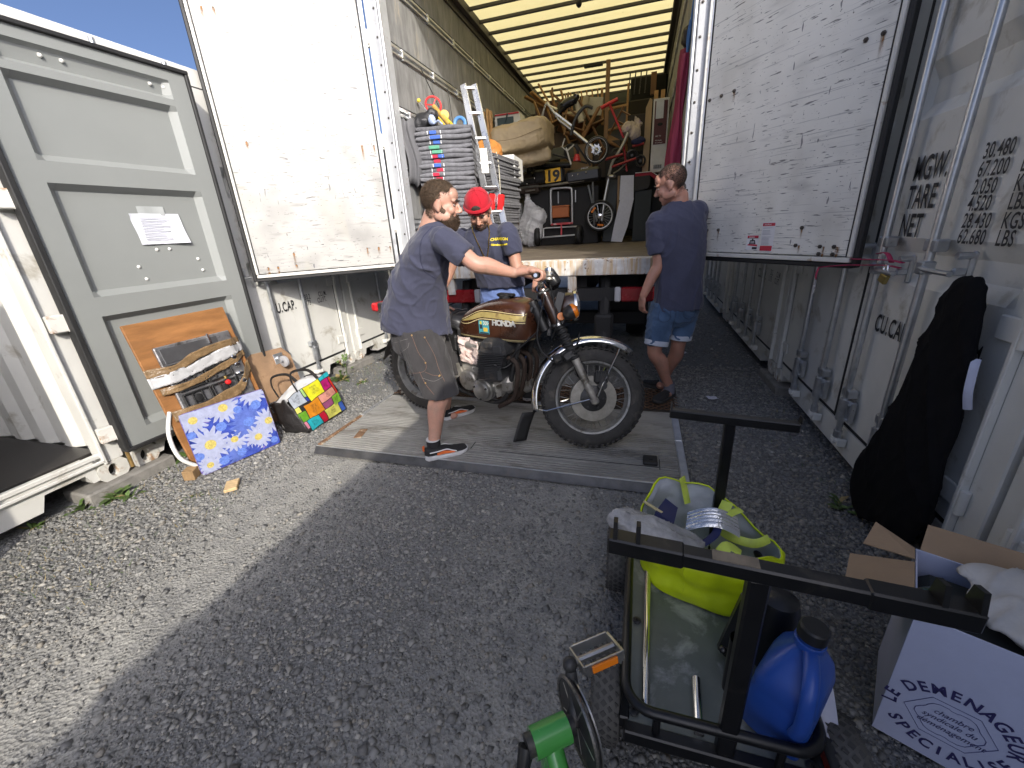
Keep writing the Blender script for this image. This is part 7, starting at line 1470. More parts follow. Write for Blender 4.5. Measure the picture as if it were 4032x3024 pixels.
    m = MB(); m.sph((-.24, 6.92, 2.70), (.11, .09, .09), 14, 10); m.sph((-.15, 6.9, 2.63), (.08, .08, .10), 14, 10); m.tube([(-.13, 6.95, 2.70), (-.15, 6.95, 2.83), (-.09, 6.95, 2.72)], None, 8, rs=[.04, .035, .05]); w1 = wrinkle((.3, 0, 1), .014, 9, 2.0); o = remeshed('flowered_bag', m, .01, M('cream_flowered', (.45, .38, .33), .8, var=.25, vs=18, dirt=((.25, .18, .36), .2, 12)), None, 2, w1); tag(o, 'cream bag with purple flowers hanging high on the load', 'bag')
    m = MB(); m.sph((-.10, 6.92, 2.53), (.10, .08, .06), 14, 10); tag(m.build('navy_cloth', M('navy_cloth', (.02, .025, .07), .85)), 'navy cloth bundle under the flowered bag', 'cloth')
    # tangle of dark toy parts below
    for i, (x, z) in enumerate(((-.40, 2.40), (-.18, 2.36), (-.30, 2.26), (-.06, 2.28))):
        m = MB(); m.tube(circ((x, 6.95, z), .07, 18, (.3*(i-1.5), 1, .2)), .014, 8, closed=True); m.cyl((x, 6.92, z), (x, 7.0, z), .02, n=10); tag(m.build('toy_wheel', m_blk), 'small dark wheel in the tangled toy frame, number %s from the left' % ('one', 'three', 'two', 'four')[i], 'wheel', 'dark wheels in the tangle')
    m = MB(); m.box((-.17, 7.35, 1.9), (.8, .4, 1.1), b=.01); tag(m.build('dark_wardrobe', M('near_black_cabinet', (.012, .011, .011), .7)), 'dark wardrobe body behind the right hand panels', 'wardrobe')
def far_load():
    mw = M('brown_wood', (.16, .075, .03), .5, var=.25, vs=9, stretch=(1, 1, .3)); mp = M('pine_furniture', (.36, .20, .075), .55, var=.2, vs=9); md = M('dark_purple_wood', (.075, .04, .04), .5, var=.2)
    e = empty('small_dresser', (-1.7, 8.1, 2.6), world=True); tag(e, 'dark reddish bedside cabinet high on the load', 'cabinet'); m = MB(); m.box((-1.70, 8.2, 3.14), (.29, .3, .54), b=.006); m.build('cabinet', md, e); m = MB(); m.box((-1.70, 8.045, 3.22), (.22, .012, .30), b=.004); m.build('door_panel', M('purple_panel', (.10, .055, .055), .5), e)
    m = MB(); m.box((-1.68, 8.18, 3.43), (.34, .34, .03), b=.004); m.build('cabinet_top', md, e)
    for i, (a, b, mt, lab) in enumerate((((-1.90, 7.6, 3.45), (-1.60, 7.9, 3.30), mp, 'short pine plank end pointing from the left wall'), ((-1.80, 7.6, 3.50), (-1.58, 7.9, 3.31), mp, 'second pine plank end above the bedside cabinet'), ((-1.76, 8.0, 3.70), (-1.57, 8.0, 3.38), mp, 'steep pine board behind the bedside cabinet'), ((-1.53, 8.0, 3.62), (-1.52, 8.0, 3.1), mw, 'upright brown post right of the bedside cabinet'), ((-1.43, 7.5, 3.40), (-.99, 7.5, 3.02), mw, 'long brown chair leg crossing downwards'), ((-1.35, 7.5, 3.28), (-1.45, 7.5, 3.10), mw, 'short brown chair leg leaning left'), ((-1.30, 7.45, 3.15), (-1.05, 7.45, 2.75), mw, 'brown chair rail behind the scooter saddle'), ((-.70, 7.4, 3.12), (-.95, 7.2, 2.66), mw, 'brown board leaning against the tall plank'))):
        m = MB(); m.bar(a, b, .075 if 'plank' in lab or 'board' in lab else .04, .03, .004); tag(m.build('furniture_piece', mt), lab, 'furniture piece', 'wooden pieces high on the load')
    m = MB(); m.box((-.595, 7.5, 3.10), (.062, .03, 1.25), rotm(0, 1, 0), b=.004); tag(m.build('tall_plank', M('mid_brown_plank', (.21, .115, .045), .55, var=.2, vs=8, stretch=(1, 1, .2))), 'tall brown plank standing in the middle of the load', 'plank')
    e = empty('slatted_bed_end', (-.85, 7.8, 3.1), world=True); tag(e, 'pine slatted cot side seen against the yellow roof', 'cot side')
    for i in range(7): m = MB(); m.bar((-1.25+i*.085, 7.8, 3.18), (-1.28+i*.085, 7.8, 3.46), .03, .02, .003); m.build('slat', mp, e)
    m = MB(); m.bar((-1.32, 7.8, 3.18), (-.66, 7.8, 3.17), .05, .03, .004); m.bar((-.70, 7.8, 3.46), (-.68, 7.8, 2.95), .06, .035, .004); m.build('rail', mp, e)
    for (a, b, r, lab, col) in (((-1.05, 7.4, 3.33), (-.97, 7.4, 2.95), .045, 'white paper roll standing among chair legs', (.55, .52, .46)), ((-.90, 7.5, 3.30), (-.97, 7.5, 3.02), .05, 'wide pale roll leaning by the cot side', (.42, .38, .30))): m = MB(); m.cyl(a, b, r, n=14); tag(m.build('paper_roll', M('roll_'+lab[:5], col, .7)), lab, 'roll', 'rolls in the load')
    m = MB(); m.box((-.78, 7.6, 3.18), (.22, .03, .24), rotm(0, 8, 0), b=.003); tag(m.build('checked_board', M('checked_board', (.44, .42, .36), .7)), 'pale checked board beside the tall plank', 'board')
    m = MB(); m.box((-1.15, 7.7, 3.10), (.30, .1, .16), b=.04); tag(m.build('pale_cushion', M('cream_cushion', (.38, .33, .25), .85)), 'cream cushion squeezed between chair legs', 'cushion')
    e = empty('open_shelf', (-.46, 8.0, 2.7), world=True); tag(e, 'open pine shelf unit right of the tall plank', 'shelf unit')
    for a, b in (((-.62, 8.0, 3.20), (-.30, 8.0, 3.23)), ((-.62, 8.0, 2.90), (-.30, 8.0, 2.95))): m = MB(); m.bar(a, b, .05, .035, .004); m.build('shelf', mp, e)
    m = MB(); m.bar((-.305, 8.0, 3.52), (-.32, 8.0, 2.5), .045, .03, .004); m.build('upright', mp, e); m = MB(); m.box((-.46, 8.15, 2.9), (.32, .02, .66)); m.build('back_panel', M('grey_glass_back', (.06, .06, .058), .4), e)
    m = MB(); m.box((.0, 9.2, 3.1), (.6, .8, 1.4), b=.02); tag(m.build('black_covered_wardrobe', M('black_cover', (.006, .006, .006), .9)), 'black covered wardrobe at the far right of the load', 'wardrobe')
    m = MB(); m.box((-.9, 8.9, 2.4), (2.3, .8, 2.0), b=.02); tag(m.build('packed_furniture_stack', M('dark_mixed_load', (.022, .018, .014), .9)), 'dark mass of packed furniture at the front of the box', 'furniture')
    e = empty('barred_headboard', (-.15, 8.5, 3.4), world=True); tag(e, 'dark barred bed head against the yellow roof', 'bed head')
    for i in range(4): m = MB(); m.bar((-.30+i*.088, 8.5, 3.80), (-.315+i*.086, 8.5, 3.48), .018, .018, .002); m.build('bar', m_blk, e)
    m = MB(); m.box((.08, 8.6, 3.62), (.09, .05, .32), b=.004); m.build('bed_post', mw, e)
def wall_straps():
    for (x, y0, y1, z0, z1, w, col, lab) in ((.275, 4.02, 4.05, 2.66, 1.75, .10, (.22, .015, .035), 'thick maroon strap bundle hanging on the right wall'), (.265, 3.92, 3.96, 2.60, 1.85, .06, (.30, .03, .07), 'bright crimson strap in front of the maroon bundle'), (.262, 3.99, 4.0, 2.5, 1.65, .05, (.22, .015, .04), 'dark wine strap at the edge of the maroon bundle'), (.29, 4.30, 4.38, 2.75, 1.60, .055, (.025, .10, .28), 'blue strap hanging left of the maroon straps')):
        m = MB(); m.grid(lambda u, v: (x-u*w*(.5+.7*v)+.008*math.sin(v*9+u*4), lerp(y0, y1, v)+(u-.5)*w*.3+.01*math.sin(u*8), lerp(z0, z1, v)), 8, 16); o = m.build('hanging_strap', M('strap_'+lab[:6], col, .75, var=.2, vs=14, stretch=(4, 4, .4))); o.modifiers.new('t', 'SOLIDIFY').thickness = .006; tag(o, lab, 'strap', 'straps on the right wall')
    m = MB(); m.tube(catmull([(.28, 3.86, 2.95), (.275, 3.93, 2.80), (.27, 3.97, 2.68), (.272, 4.03, 2.60), (.28, 3.97, 2.74), (.285, 3.90, 2.9)], 8), .009, 8); m.tube(catmull([(.27, 3.94, 2.80), (.262, 3.99, 2.72), (.268, 4.01, 2.62)], 8), .009, 8); tag(m.build('blue_rope', M('blue_rope', (.07, .19, .42), .7)), 'knotted blue rope above the maroon straps', 'rope')
    m = MB(); m.sph((.27, 4.25, 2.80), (.04, .09, .07), 14, 10); m.sph((.275, 4.36, 2.66), (.035, .06, .10), 14, 10); o = remeshed('black_glove_bundle', m, .01, M('black_leather', (.02, .016, .014), .5), None, 2, fuzz(.01, 20)); tag(o, 'black bundle hooked on the right wall beside the rope', 'bundle')
def clutter():
    mw = M('brown_wood', (.16, .075, .03), .5); mp = M('pine_furniture', (.36, .20, .075), .55); md = M('dark_purple_wood', (.075, .04, .04), .5)
    for i, (c, rx, ry, rz, mt, lab) in enumerate((((-1.15, 7.55, 2.95), 150, 18, 25, mw, 'upturned brown chair behind the scooter'), ((-.85, 7.6, 2.88), 200, -24, -35, mw, 'tipped brown chair below the checked board'), ((-1.42, 7.7, 3.05), 165, -12, 70, mp, 'upturned pine chair beside the bedside cabinet'), ((-.42, 7.5, 2.62), 30, 26, 20, mw, 'brown stool frame under the open shelf'))):
        e = empty('wooden_chair', c); e.rotation_euler = (R_(rx), R_(ry), R_(rz)); tag(e, lab, 'chair', 'chairs piled on the load')
        m = MB(); m.box((0, 0, 0), (.36, .36, .03), b=.008); m.build('seat', mt, e)
        for x in (-.15, .15):
            for y in (-.15, .15): m = MB(); m.bar((x, y, -.016), (x*1.1, y*1.1, -.40), .03, .03, .004); m.build('leg', mt, e)
            m = MB(); m.bar((x, .16, .016), (x, .20, .42), .028, .028, .004); m.build('back_post', mt, e)
        for z in (.22, .36): m = MB(); m.bar((-.15, .185+.03*(z-.2), z), (.15, .185+.03*(z-.2), z), .05, .018, .003); m.build('back_rail', mt, e)
    for c, d, r, col, lab in (((-1.05, 7.45, 2.42), (.5, .4, .42), 6, (.24, .16, .09), 'large brown carton behind the scooter wheel'), ((-.55, 7.6, 2.40), (.42, .4, .5), -8, (.055, .045, .04), 'dark carton behind the curved bicycle stem'), ((-1.30, 7.9, 2.75), (.5, .4, .3), 10, (.10, .07, .05), 'brown trunk under the upturned chairs'), ((-.10, 7.5, 2.65), (.32, .3, .6), 3, (.03, .025, .022), 'dark narrow carton behind the flowered bag')):
        m = MB(); m.box(c, d, rotm(0, 0, r), b=.006); tag(m.build('packed_carton', M('card_'+lab[:9], col, .8, var=.15)), lab, 'carton', 'cartons packed in the middle of the load')
    for i, (a, b, lab) in enumerate((((-1.30, 6.75, 2.46), (-.80, 6.8, 2.30), 'dark handlebar lying over the pocket bike'), ((-.95, 6.7, 2.55), (-.75, 6.75, 2.26), 'short dark tube by the scooter wheel'), ((-.72, 6.8, 2.05), (-.70, 6.9, 1.45), 'upright grey tube left of the child bicycle wheel'), ((-.80, 6.9, 2.02), (-.66, 6.9, 1.50), 'slanted grey tube beside the hand trolley'))): m = MB(); m.tube([a, b], .014, 8); tag(m.build('metal_tube', m_blk if i < 2 else m_galv), lab, 'tube', 'loose tubes in the load')
    m = MB(); m.tube(circ((-1.02, 6.72, 2.45), .10, 24, (.3, 1, .3)), .02, 8, closed=True); tag(m.build('rubber_tyre', m_rubber), 'small black tyre hanging under the scooter frame', 'tyre')
clutter(); blankets(); ladder(); stack_top(); mid_load(); scooter(); minibike(); trolley(); right_load(); far_load(); wall_straps()
# ---------------------------------------------------------------- cart, bag, jerrycan, bicycle, boxes, hoodie, strap on the right
m_cblk = M('black_powder_coat', (.006, .006, .0065), .34, var=.3, vs=18, dirt=((.035, .03, .024), .10, 12))
def cart():
    e = empty('platform_cart', (.24, 1.12, 0), world=True); tag(e, 'black four-wheel platform cart with two T-bars and grey bed', 'cart')
    x0, x1, y0, y1, zb = .02, .47, .735, 1.50, .20
    m = MB(); m.box(((x0+x1)/2, (y0+y1)/2, zb), (x1-x0-.02, y1-y0-.02, .012), b=.002); m.build('bed_plate', M('scuffed_grey_plate', (.17, .185, .17), .45, .3, var=.2, vs=5, dirt=((.42, .43, .42), .22, 7), bump=.05), e)
    for a, b in (((x0-.0, y0, zb-.012), (x1, y0, zb-.012)), ((x0, y1, zb-.012), (x1, y1, zb-.012))): m = MB(); m.bar(a, b, .032, .045, .004); m.build('cross_rail', m_cblk, e)
    for x in (x0, x1): m = MB(); m.bar((x, y0+.017, zb-.012), (x, y1-.017, zb-.012), .028, .043, .004); m.build('side_rail', m_cblk, e)
    # upper guard loop with rounded corners
    zl = .285; r = .07; pts = []
    for cx, cy, a0 in ((x1-r, y1-r, 0), (x0+r, y1-r, 90), (x0+r, y0+r, 180), (x1-r, y0+r, 270)):
        for i in range(7): a = R_(a0+15*i); pts.append((cx+r*math.cos(a), cy+r*math.sin(a), zl))
    m = MB(); m.tube(pts, .0135, 10, closed=True); m.build('guard_loop', m_cblk, e)
    for x, y in ((x0+.003, y0+.09), (x0+.003, y1-.1), (x1-.003, y0+.09), (x1-.003, y1-.1), (.10, y0+.003), (.38, y0+.003)): m = MB(); m.cyl((x, y, zb), (x, y, zl), .010, n=8); m.build('guard_post', m_cblk, e)
    m = MB(); m.cyl((.075, .785, zb+.022), (.088, 1.32, zb+.022), .0115, n=12); m.build('chrome_tube', m_chrome, e)
    m = MB(); m.cyl((.205, .755, zb+.02), (.213, .90, zb+.02), .0125, n=12); m.build('chrome_tube', m_chrome, e)
    for x, y in ((.045, .775), (.05, 1.06), (.455, .755), (.075, 1.31)): m = MB(); m.lathe([(.012, 0), (.014, .006), (.010, .009), (.005, .009), (.005, .004), (0, .004)], (x, y, zb+.006), (0, 0, 1), 14); m.build('screw', m_blk, e)
    # pneumatic wheels
    for x, y, dz in ((-.035, .865, 0), (.535, .80, 0), (-.03, 1.42, 0), (.53, 1.40, 0)):
        c = V((x, y, .135)); m = MB(); m.lathe([(.06, -.035), (.10, -.042), (.125, -.036), (.134, -.018), (.136, 0), (.134, .018), (.125, .036), (.10, .042), (.06, .035)], c, (1, .06, 0), 40); ty = m.build('wheel', M('worn_tyre', (.10, .095, .085), .8, var=.25, vs=20), e)
        t = MB()
        for i in range(34):
            for k in range(-2, 3):
                a = 2*math.pi*(i+.5*(k % 2))/34; rr = .1345-abs(k)**2*.0022; q = c+V((k*.0155, math.cos(a)*rr, math.sin(a)*rr)); d = V((0, math.cos(a), math.sin(a))); R = Matrix((V((1, 0, 0)), d.cross(V((1, 0, 0))), d)).transposed() @ rotm(0, -k*14, 45); t.box(q, (.0125, .0125, .006), R)
        to = t.build('tread_blocks', M('tread_rubber', (.06, .057, .052), .85, var=.3), ty, smooth=False); to['kind'] = 'stuff'
        m = MB(); m.lathe([(.015, -.03), (.05, -.026), (.064, -.034), (.064, .034), (.05, .026), (.015, .03)], c, (1, .06, 0), 24); m.build('rim', M('red_wheel_rim', (.40, .03, .02), .4) if x > .5 else m_blk, ty)
        m = MB(); m.cyl(c, c+V((.07 if x < .2 else -.07, 0, 0)), .011, n=8); m.bar(c+V((.06 if x < .2 else -.06, 0, 0)), V((.06 if x < .2 else .43, y, zb-.02)), .03, .04, .004); m.build('axle_bracket', m_cblk, e)
    # posts and T-bars
    zt = .785
    m = MB(); m.bar((.262, .742, zb-.02), (.262, .742, zt-.016), .042, .030, .005, up=V((0, 1, 0))); m.cyl((.262, .765, .40), (.262, .765, .56), .024, n=14, cap=False); m.sph((.225, .755, .53), .009, 8, 6); m.build('near_post', m_cblk, e)
    m = MB(); m.bar((-.034, .762, zt), (.585, .713, zt), .036, .036, .004); m.build('near_bar', m_cblk, e)
    for a, b in (((-.036, .7622, zt), (.12, .7498, zt)), ((.43, .7253, zt), (.588, .7128, zt))): m = MB(); m.bar(a, b, .042, .042, .004); m.build('bar_sleeve', m_cblk, e)
    for x, y in ((-.026, .7615), (.022, .7577), (.525, .718), (.574, .714)): m = MB(); m.prism([(-.019, 0), (.019, 0), (.013, .036), (-.010, .040)], (x, y-.0, zt+.020), (0, 1, 0), (0, 0, 1), (.009, 0, 0)); m.build('bar_lip', m_cblk, e)
    m = MB(); m.box((.215, .7425, zt+.0190), (.085, .028, .002), rotm(0, 0, -4.5)); m.build('scraped_paint', M('bare_scrape', (.22, .18, .13), .7, var=.3, vs=30), e)
    m = MB(); m.bar((.335, 1.465, zb-.02), (.335, 1.465, zt-.014), .036, .028, .004, up=V((0, 1, 0))); m.build('far_post', m_cblk, e)
    m = MB(); m.bar((.135, 1.485, zt), (.536, 1.432, zt), .033, .033, .004); m.build('far_bar', m_cblk, e)
    for x, y in ((.137, 1.485), (.533, 1.433)): m = MB(); m.prism([(-.016, 0), (.016, 0), (.008, .024), (-.012, .024)], (x, y, zt+.0175), (0, 1, 0), (0, 0, 1), (.005, 0, 0)); m.build('bar_lip', m_cblk, e)
    m = MB(); m.lathe([(.05, .0), (.055, .02), (.055, .20), (.048, .23), (.03, .24), (0, .24)], (.425, 1.02, zb+.008), (0, .05, 1), 24); tag(m.build('black_canister', M('black_plastic_canister', (.013, .013, .014), .35)), 'round black canister standing behind the blue jerrycan', 'canister')
    m = MB(); m.box((.318, .985, .36), (.045, .05, .29), rotm(8, 6, 0), b=.018); tag(m.build('black_handle_bar', m_cblk), 'upright black padded bar beside the near post', 'bar')
def green_bag():
    base = [(.105, 1.215), (.355, 1.145), (.535, 1.31), (.50, 1.43), (.16, 1.47)]; zb = .212
    rim = [(.045, 1.345, .455), (.10, 1.425, .495), (.195, 1.485, .505), (.30, 1.475, .475), (.41, 1.41, .43), (.51, 1.30, .375), (.47, 1.235, .385), (.36, 1.185, .43), (.24, 1.195, .43), (.13, 1.24, .42), (.07, 1.29, .43)]
    R1 = catmull(rim, 4, True); n = len(R1); R1 = [p+V((.014*noise.noise(p*14), .014*noise.noise(p*14+V((7, 0, 0))), .030*noise.noise(p*12+V((0, 7, 0))))) for p in R1]
    bs = catmull([(x, y, zb) for x, y in ((.06, 1.34), (.105, 1.44), (.19, 1.475), (.30, 1.465), (.41, 1.42), (.535, 1.32), (.48, 1.21), (.355, 1.145), (.24, 1.165), (.125, 1.205), (.08, 1.27))], 4, True)
    mc = M('lime_bag', (.60, .74, .008), .38, var=.10, vs=7, bump=.2, bs=24); mi = M('pale_bag_lining', (.52, .55, .60), .5, var=.1, vs=10, bump=.3, bs=18)
    e = empty('shopping_bag', (.3, 1.33, zb), world=True); tag(e, 'lime green insulated bag standing open on the cart', 'bag')
    def wall(off, mat, name):
        m = MB(); cen = V((.29, 1.32, 0))
        def fn(u, v):
            i = int(round(u*n)) % n; p = lerp(bs[i], R1[i], v); d = (V((p.x, p.y, 0))-cen).normalized(); w = (noise.noise(p*10)*.030+noise.noise(p*24)*.016+.016*(1-abs(noise.noise(V((p.x*15+p.z*6, p.y*15, p.z*5))))*2.4))*math.sin(v*math.pi)**.5; return p+d*(w+off)+V((0, 0, w*.3))
        m.grid(fn, n, 22, cu=True); return m.build(name, mat, e)
    wall(0, mc, 'bag_side'); wall(-.006, mi, 'bag_lining')
    m = MB(); m.add([(p.x, p.y, zb+.001) for p in bs], [tuple(range(n))]); m.build('bag_base', mc, e)
    m = MB(); m.tube([p+V((0, 0, .001)) for p in R1], .0032, 6, closed=True); m.build('rim_binding', mc, e)
    mh = M('lime_strap', (.58, .70, .10), .5, var=.15, vs=20)
    for pts, nm in (([(.20, 1.485, .512), (.212, 1.475, .47), (.225, 1.45, .42)], 'strap'), ([(.36, 1.44, .455), (.34, 1.40, .42), (.36, 1.36, .39)], 'strap'), ([(.40, 1.418, .445), (.34, 1.375, .43), (.335, 1.33, .40), (.42, 1.30, .395), (.475, 1.325, .405)], 'handle'), ([(.30, 1.19, .43), (.325, 1.21, .445), (.36, 1.20, .43)], 'strap')): m = MB(); m.tube(catmull(pts, 5), .020 if nm == 'strap' else .015, 8, sq=.16); m.build(nm, mh, e)
    # contents
    q = MB(); q.grid(lambda u, v: (.20+.17*u+.02*v, 1.27+.13*v, .43+.035*math.sin(u*3)-.03*v+.016*abs(math.sin(v*14))), 14, 28); tag(q.build('bubble_foil', M('silver_foil', (.66, .67, .68), .22, .8, var=.15, vs=14, bump=.5, bs=30)), 'quilted silver foil sheet inside the lime bag', 'foil')
    q = MB(); q.prism([(.09, 1.30), (.15, 1.245), (.17, 1.34), (.13, 1.39)], (0, 0, .425), (1, 0, 0), (0, 1, 0), (0.01, .02, .035)); tag(q.build('navy_pouch', M('navy_pouch', (.012, .018, .085), .6)), 'navy blue pouch inside the lime bag', 'pouch')
    q = MB(); q.bar((.06, 1.37, .462), (.15, 1.30, .455), .012, .006, .001); tag(q.build('wooden_ruler', M('pale_wood', (.55, .48, .26), .6)), 'pale wooden ruler at the left rim of the lime bag', 'ruler')
    q = MB(); q.tube(catmull([(.245, 1.20, .445), (.29, 1.25, .452), (.31, 1.31, .46)], 5), .013, 8, sq=.3); tag(q.build('navy_strap', M('navy_pouch', (.012, .018, .085), .6)), 'short navy strap over the foil in the lime bag', 'strap')
    m = MB(); m.sph((.06, 1.18, .50), (.11, .06, .035), 14, 10, rotm(0, 8, -8)); m.sph((.17, 1.18, .465), (.09, .055, .03), 14, 10, rotm(0, 14, -6)); m.sph((-.02, 1.17, .52), (.04, .03, .03), 10, 8); w1 = wrinkle((1, -.1, -.2), .012, 14, 2.0)
    o = remeshed('bubble_wrap_roll', m, .007, M('clear_plastic', (.50, .49, .48), .16, var=.25, vs=20, bump=.5, bs=60, Transmission_Weight=.35), None, 2, w1); tag(o, 'crumpled clear plastic bundle lying behind the near T-bar', 'plastic bundle')
def jerrycan():
    e = empty('jerrycan', (.41, .86, .21), world=True); tag(e, 'blue plastic jerrycan with black cap on the cart', 'jerrycan'); mb = M('blue_polyethylene', (.022, .080, .36), .34, var=.08, vs=6, **{'Subsurface_Weight': .1})
    f = lambda x, y, z: V((.408, .855, .21))+rotm(0, 4, -34) @ V((x, y, z)); rings = []
    for z, a, b, e_ in ((0, .064, .080, .3), (.012, .070, .086, .25), (.14, .070, .087, .25), (.155, .066, .083, .25), (.17, .069, .086, .28), (.215, .060, .074, .5), (.245, .040, .052, .6), (.262, .026, .026, .9), (.30, .025, .025, 1)):
        cy = .02*sstep(.17, .27, z); rings.append([f(-.0+math.copysign(abs(math.cos(t))**e_, math.cos(t))*a, cy+math.copysign(abs(math.sin(t))**e_, math.sin(t))*b, z) for t in [2*math.pi*i/28 for i in range(28)]])
    m = MB(); m.loft(rings); m.build('can_body', mb, e, ang=50)
    m = MB(); m.tube(catmull([f(.01, -.0, .272), f(.03, -.055, .262), f(.042, -.085, .225), f(.050, -.094, .15), f(.045, -.086, .10)], 5), .0165, 12, sq=.75); m.build('handle', mb, e)
    m = MB(); m.lathe([(.033, 0), (.033, .012), (.030, .014)], f(0, .02, .275), (.05, 0, 1), 24); m.build('neck_ring', mb, e)
    m = MB(); m.lathe([(.031, 0), (.031, .028), (.027, .033), (0, .033)], f(0, .02, .298), (.05, 0, 1), 28); m.build('cap', M('black_cap_plastic', (.014, .014, .014), .5), e)
    m = MB(); m.add([f(-.0712, -.06, .03), f(-.0712, .06, .03), f(-.0712, .06, .13), f(-.0712, -.06, .13)], [(0, 3, 2, 1)]); m.build('label', M('green_label', (.10, .30, .08), .4, var=.6, vs=40), e, smooth=False)
    q = MB(); q.grid(lambda u, v: V((.455+.07*u, .80+.10*v, .255+.05*v+.015*math.sin(u*5+v*3))), 5, 6); tag(q.build('paper_scrap', M('scrap_paper', (.6, .6, .66), .8)), 'torn paper corner sticking out behind the jerrycan', 'paper')
def green_bike():
    # upside-down child bicycle, only its bottom bracket end reaches into the picture
    c = V((-.118, .478, .555)); ax = V((.80, .60, 0)).normalized(); fw = V((.60, -.80, 0)); e = empty('child_bicycle', (c.x, c.y, 0), world=True); tag(e, 'green upturned bicycle frame with crank and pedal at the bottom edge', 'bicycle')
    mg = M('green_gloss_paint', (.06, .30, .055), .25, var=.1, coat=.6); w = .036
    m = MB(); m.cyl(c-ax*w, c+ax*w, .027, n=24); m.build('bottom_bracket', mg, e)
    H = c+fw*.36+V((0, 0, -.36)); S = c-fw*.04+V((0, 0, -.40)); Rr = c-fw*.0+V((0, 0, 0))
    m = MB(); m.tube([c+fw*.01-V((0, 0, .01)), H], .0185, 14); m.build('down_tube', mg, e)
    m = MB(); m.tube([c-V((0, 0, .015)), S], .0165, 14); m.build('seat_tube', mg, e)
    m = MB(); m.tube([lerp(c, S, .8), H-V((0, 0, .08))], .015, 12); m.build('top_tube', mg, e)
    m = MB(); m.cyl(H+V((0, 0, .06)), H-V((0, 0, .12)), .021, n=14); m.build('head_tube', mg, e)
    m = MB(); m.tube([H-V((0, 0, .12)), H-V((0, 0, .24))], .013, 10); m.tube(catmull([H-V((0, 0, .24))-ax*.25, H-V((0, 0, .25))-ax*.1, H-V((0, 0, .24)), H-V((0, 0, .25))+ax*.1, H-V((0, 0, .24))+ax*.25], 4), .011, 8); m.build('handlebar', m_blk, e)
    m = MB(); m.sph(S-V((0, 0, .06)), (.10, .06, .03), 14, 8); m.cyl(S, S-V((0, 0, .10)), .013, n=10); m.build('saddle', m_blk, e); m = MB(); m.sph(H-V((0, 0, .285)), (.02, .02, .02), 8, 6); m.build('stem_cap', m_blk, e)
    m = MB(); m.tube(catmull([H+V((0, 0, .06)), H+fw*.05+V((0, 0, .18)), H+fw*.1+V((0, 0, .34))], 4), .014, 8); m.build('fork', m_blk, e)
    wc = H+fw*.1+V((0, 0, .34)); m = MB(); m.lathe([(.13, -.018), (.15, -.02), (.165, 0), (.15, .02), (.13, .018)], wc, ax, 32); m.build('front_tyre', m_rubber, e) if False else None
    # crankset
    for s, ring in ((1, True), (-1, False)):
        b = c+ax*s*(w+.012); m = MB(); m.cyl(c+ax*s*w, b, .020, n=18); m.build('bearing_cup', m_blk, e)
        u = V((0, 0, 1)) if s > 0 else V((0, 0, -1)); tilt = (u*.86-fw*.51*s).normalized()
        if s > 0:
            pl = b+ax*.008
            for r, t_, nm, mt in ((.072, 36, 'chainring', m_blk), (.078, 0, 'chain_guard', m_dchrome)):
                m = MB()
                if t_:
                    x_, y_, _ = frame(ax); vs = []; k = t_*2
                    poly = [(math.cos(2*math.pi*i/k)*(r+(.005 if i % 2 else -.001)), math.sin(2*math.pi*i/k)*(r+(.005 if i % 2 else -.001))) for i in range(k)]; m.prism(poly, pl, x_, y_, ax*.003)
                else: m.lathe([(r-.012, .0), (r, .0), (r, .003), (r-.012, .003), (r-.012, 0)], pl+ax*.010, ax, 40)
                m.build(nm, mt, e)
            m = MB(); m.tube(circ(pl+ax*.0015, .077, 60, ax), .0042, 5, closed=True); m.build('chain', M('oily_chain', (.20, .19, .17), .35, .8, var=.4, vs=200), e)
            for i in range(5): a = i*1.2566; x_, y_, _ = frame(ax); m = MB(); m.tube([pl+ax*.006, pl+ax*.006+(x_*math.cos(a)+y_*math.sin(a))*.066], .007, 6); m.build('spider_arm', m_dchrome, e)
        end = b+ax*s*.022+tilt*.10; m = MB(); m.tube([b, b+ax*s*.014+tilt*.03, end], None, 12, rs=[.016, .013, .011], sq=.75); m.sph(end, .015, 10, 8); m.build('crank_arm', m_blk if s > 0 else M('dark_crank', (.03, .03, .03), .25, .4), e)
        pc = end+ax*s*.06; m = MB(); m.cyl(end, end+ax*s*.10, .007, n=8)
        pf = (fw*.9+V((0, 0, .25))).normalized(); pn = ax.cross(pf).normalized()
        for k in (-1, 1):
            m.bar(pc-ax*.042+pf*k*.030, pc+ax*.042+pf*k*.030, .004, .022, .001, up=pn)
            for i in range(6): m.box(pc-ax*(.035-i*.014)+pf*k*.030+pn*.012, (.005, .004, .005))
        m.bar(pc-ax*.044-pf*.03, pc-ax*.044+pf*.03, .004, .020, .001, up=pn); m.bar(pc+ax*.044-pf*.03, pc+ax*.044+pf*.03, .006, .020, .001, up=pn)
        pd = m.build('pedal', m_dchrome, e)
        m = MB(); m.bar(pc-ax*.028+pf*.034, pc+ax*.028+pf*.034, .005, .014, .001, up=pn); m.build('pedal_reflector', m_amber, pd)
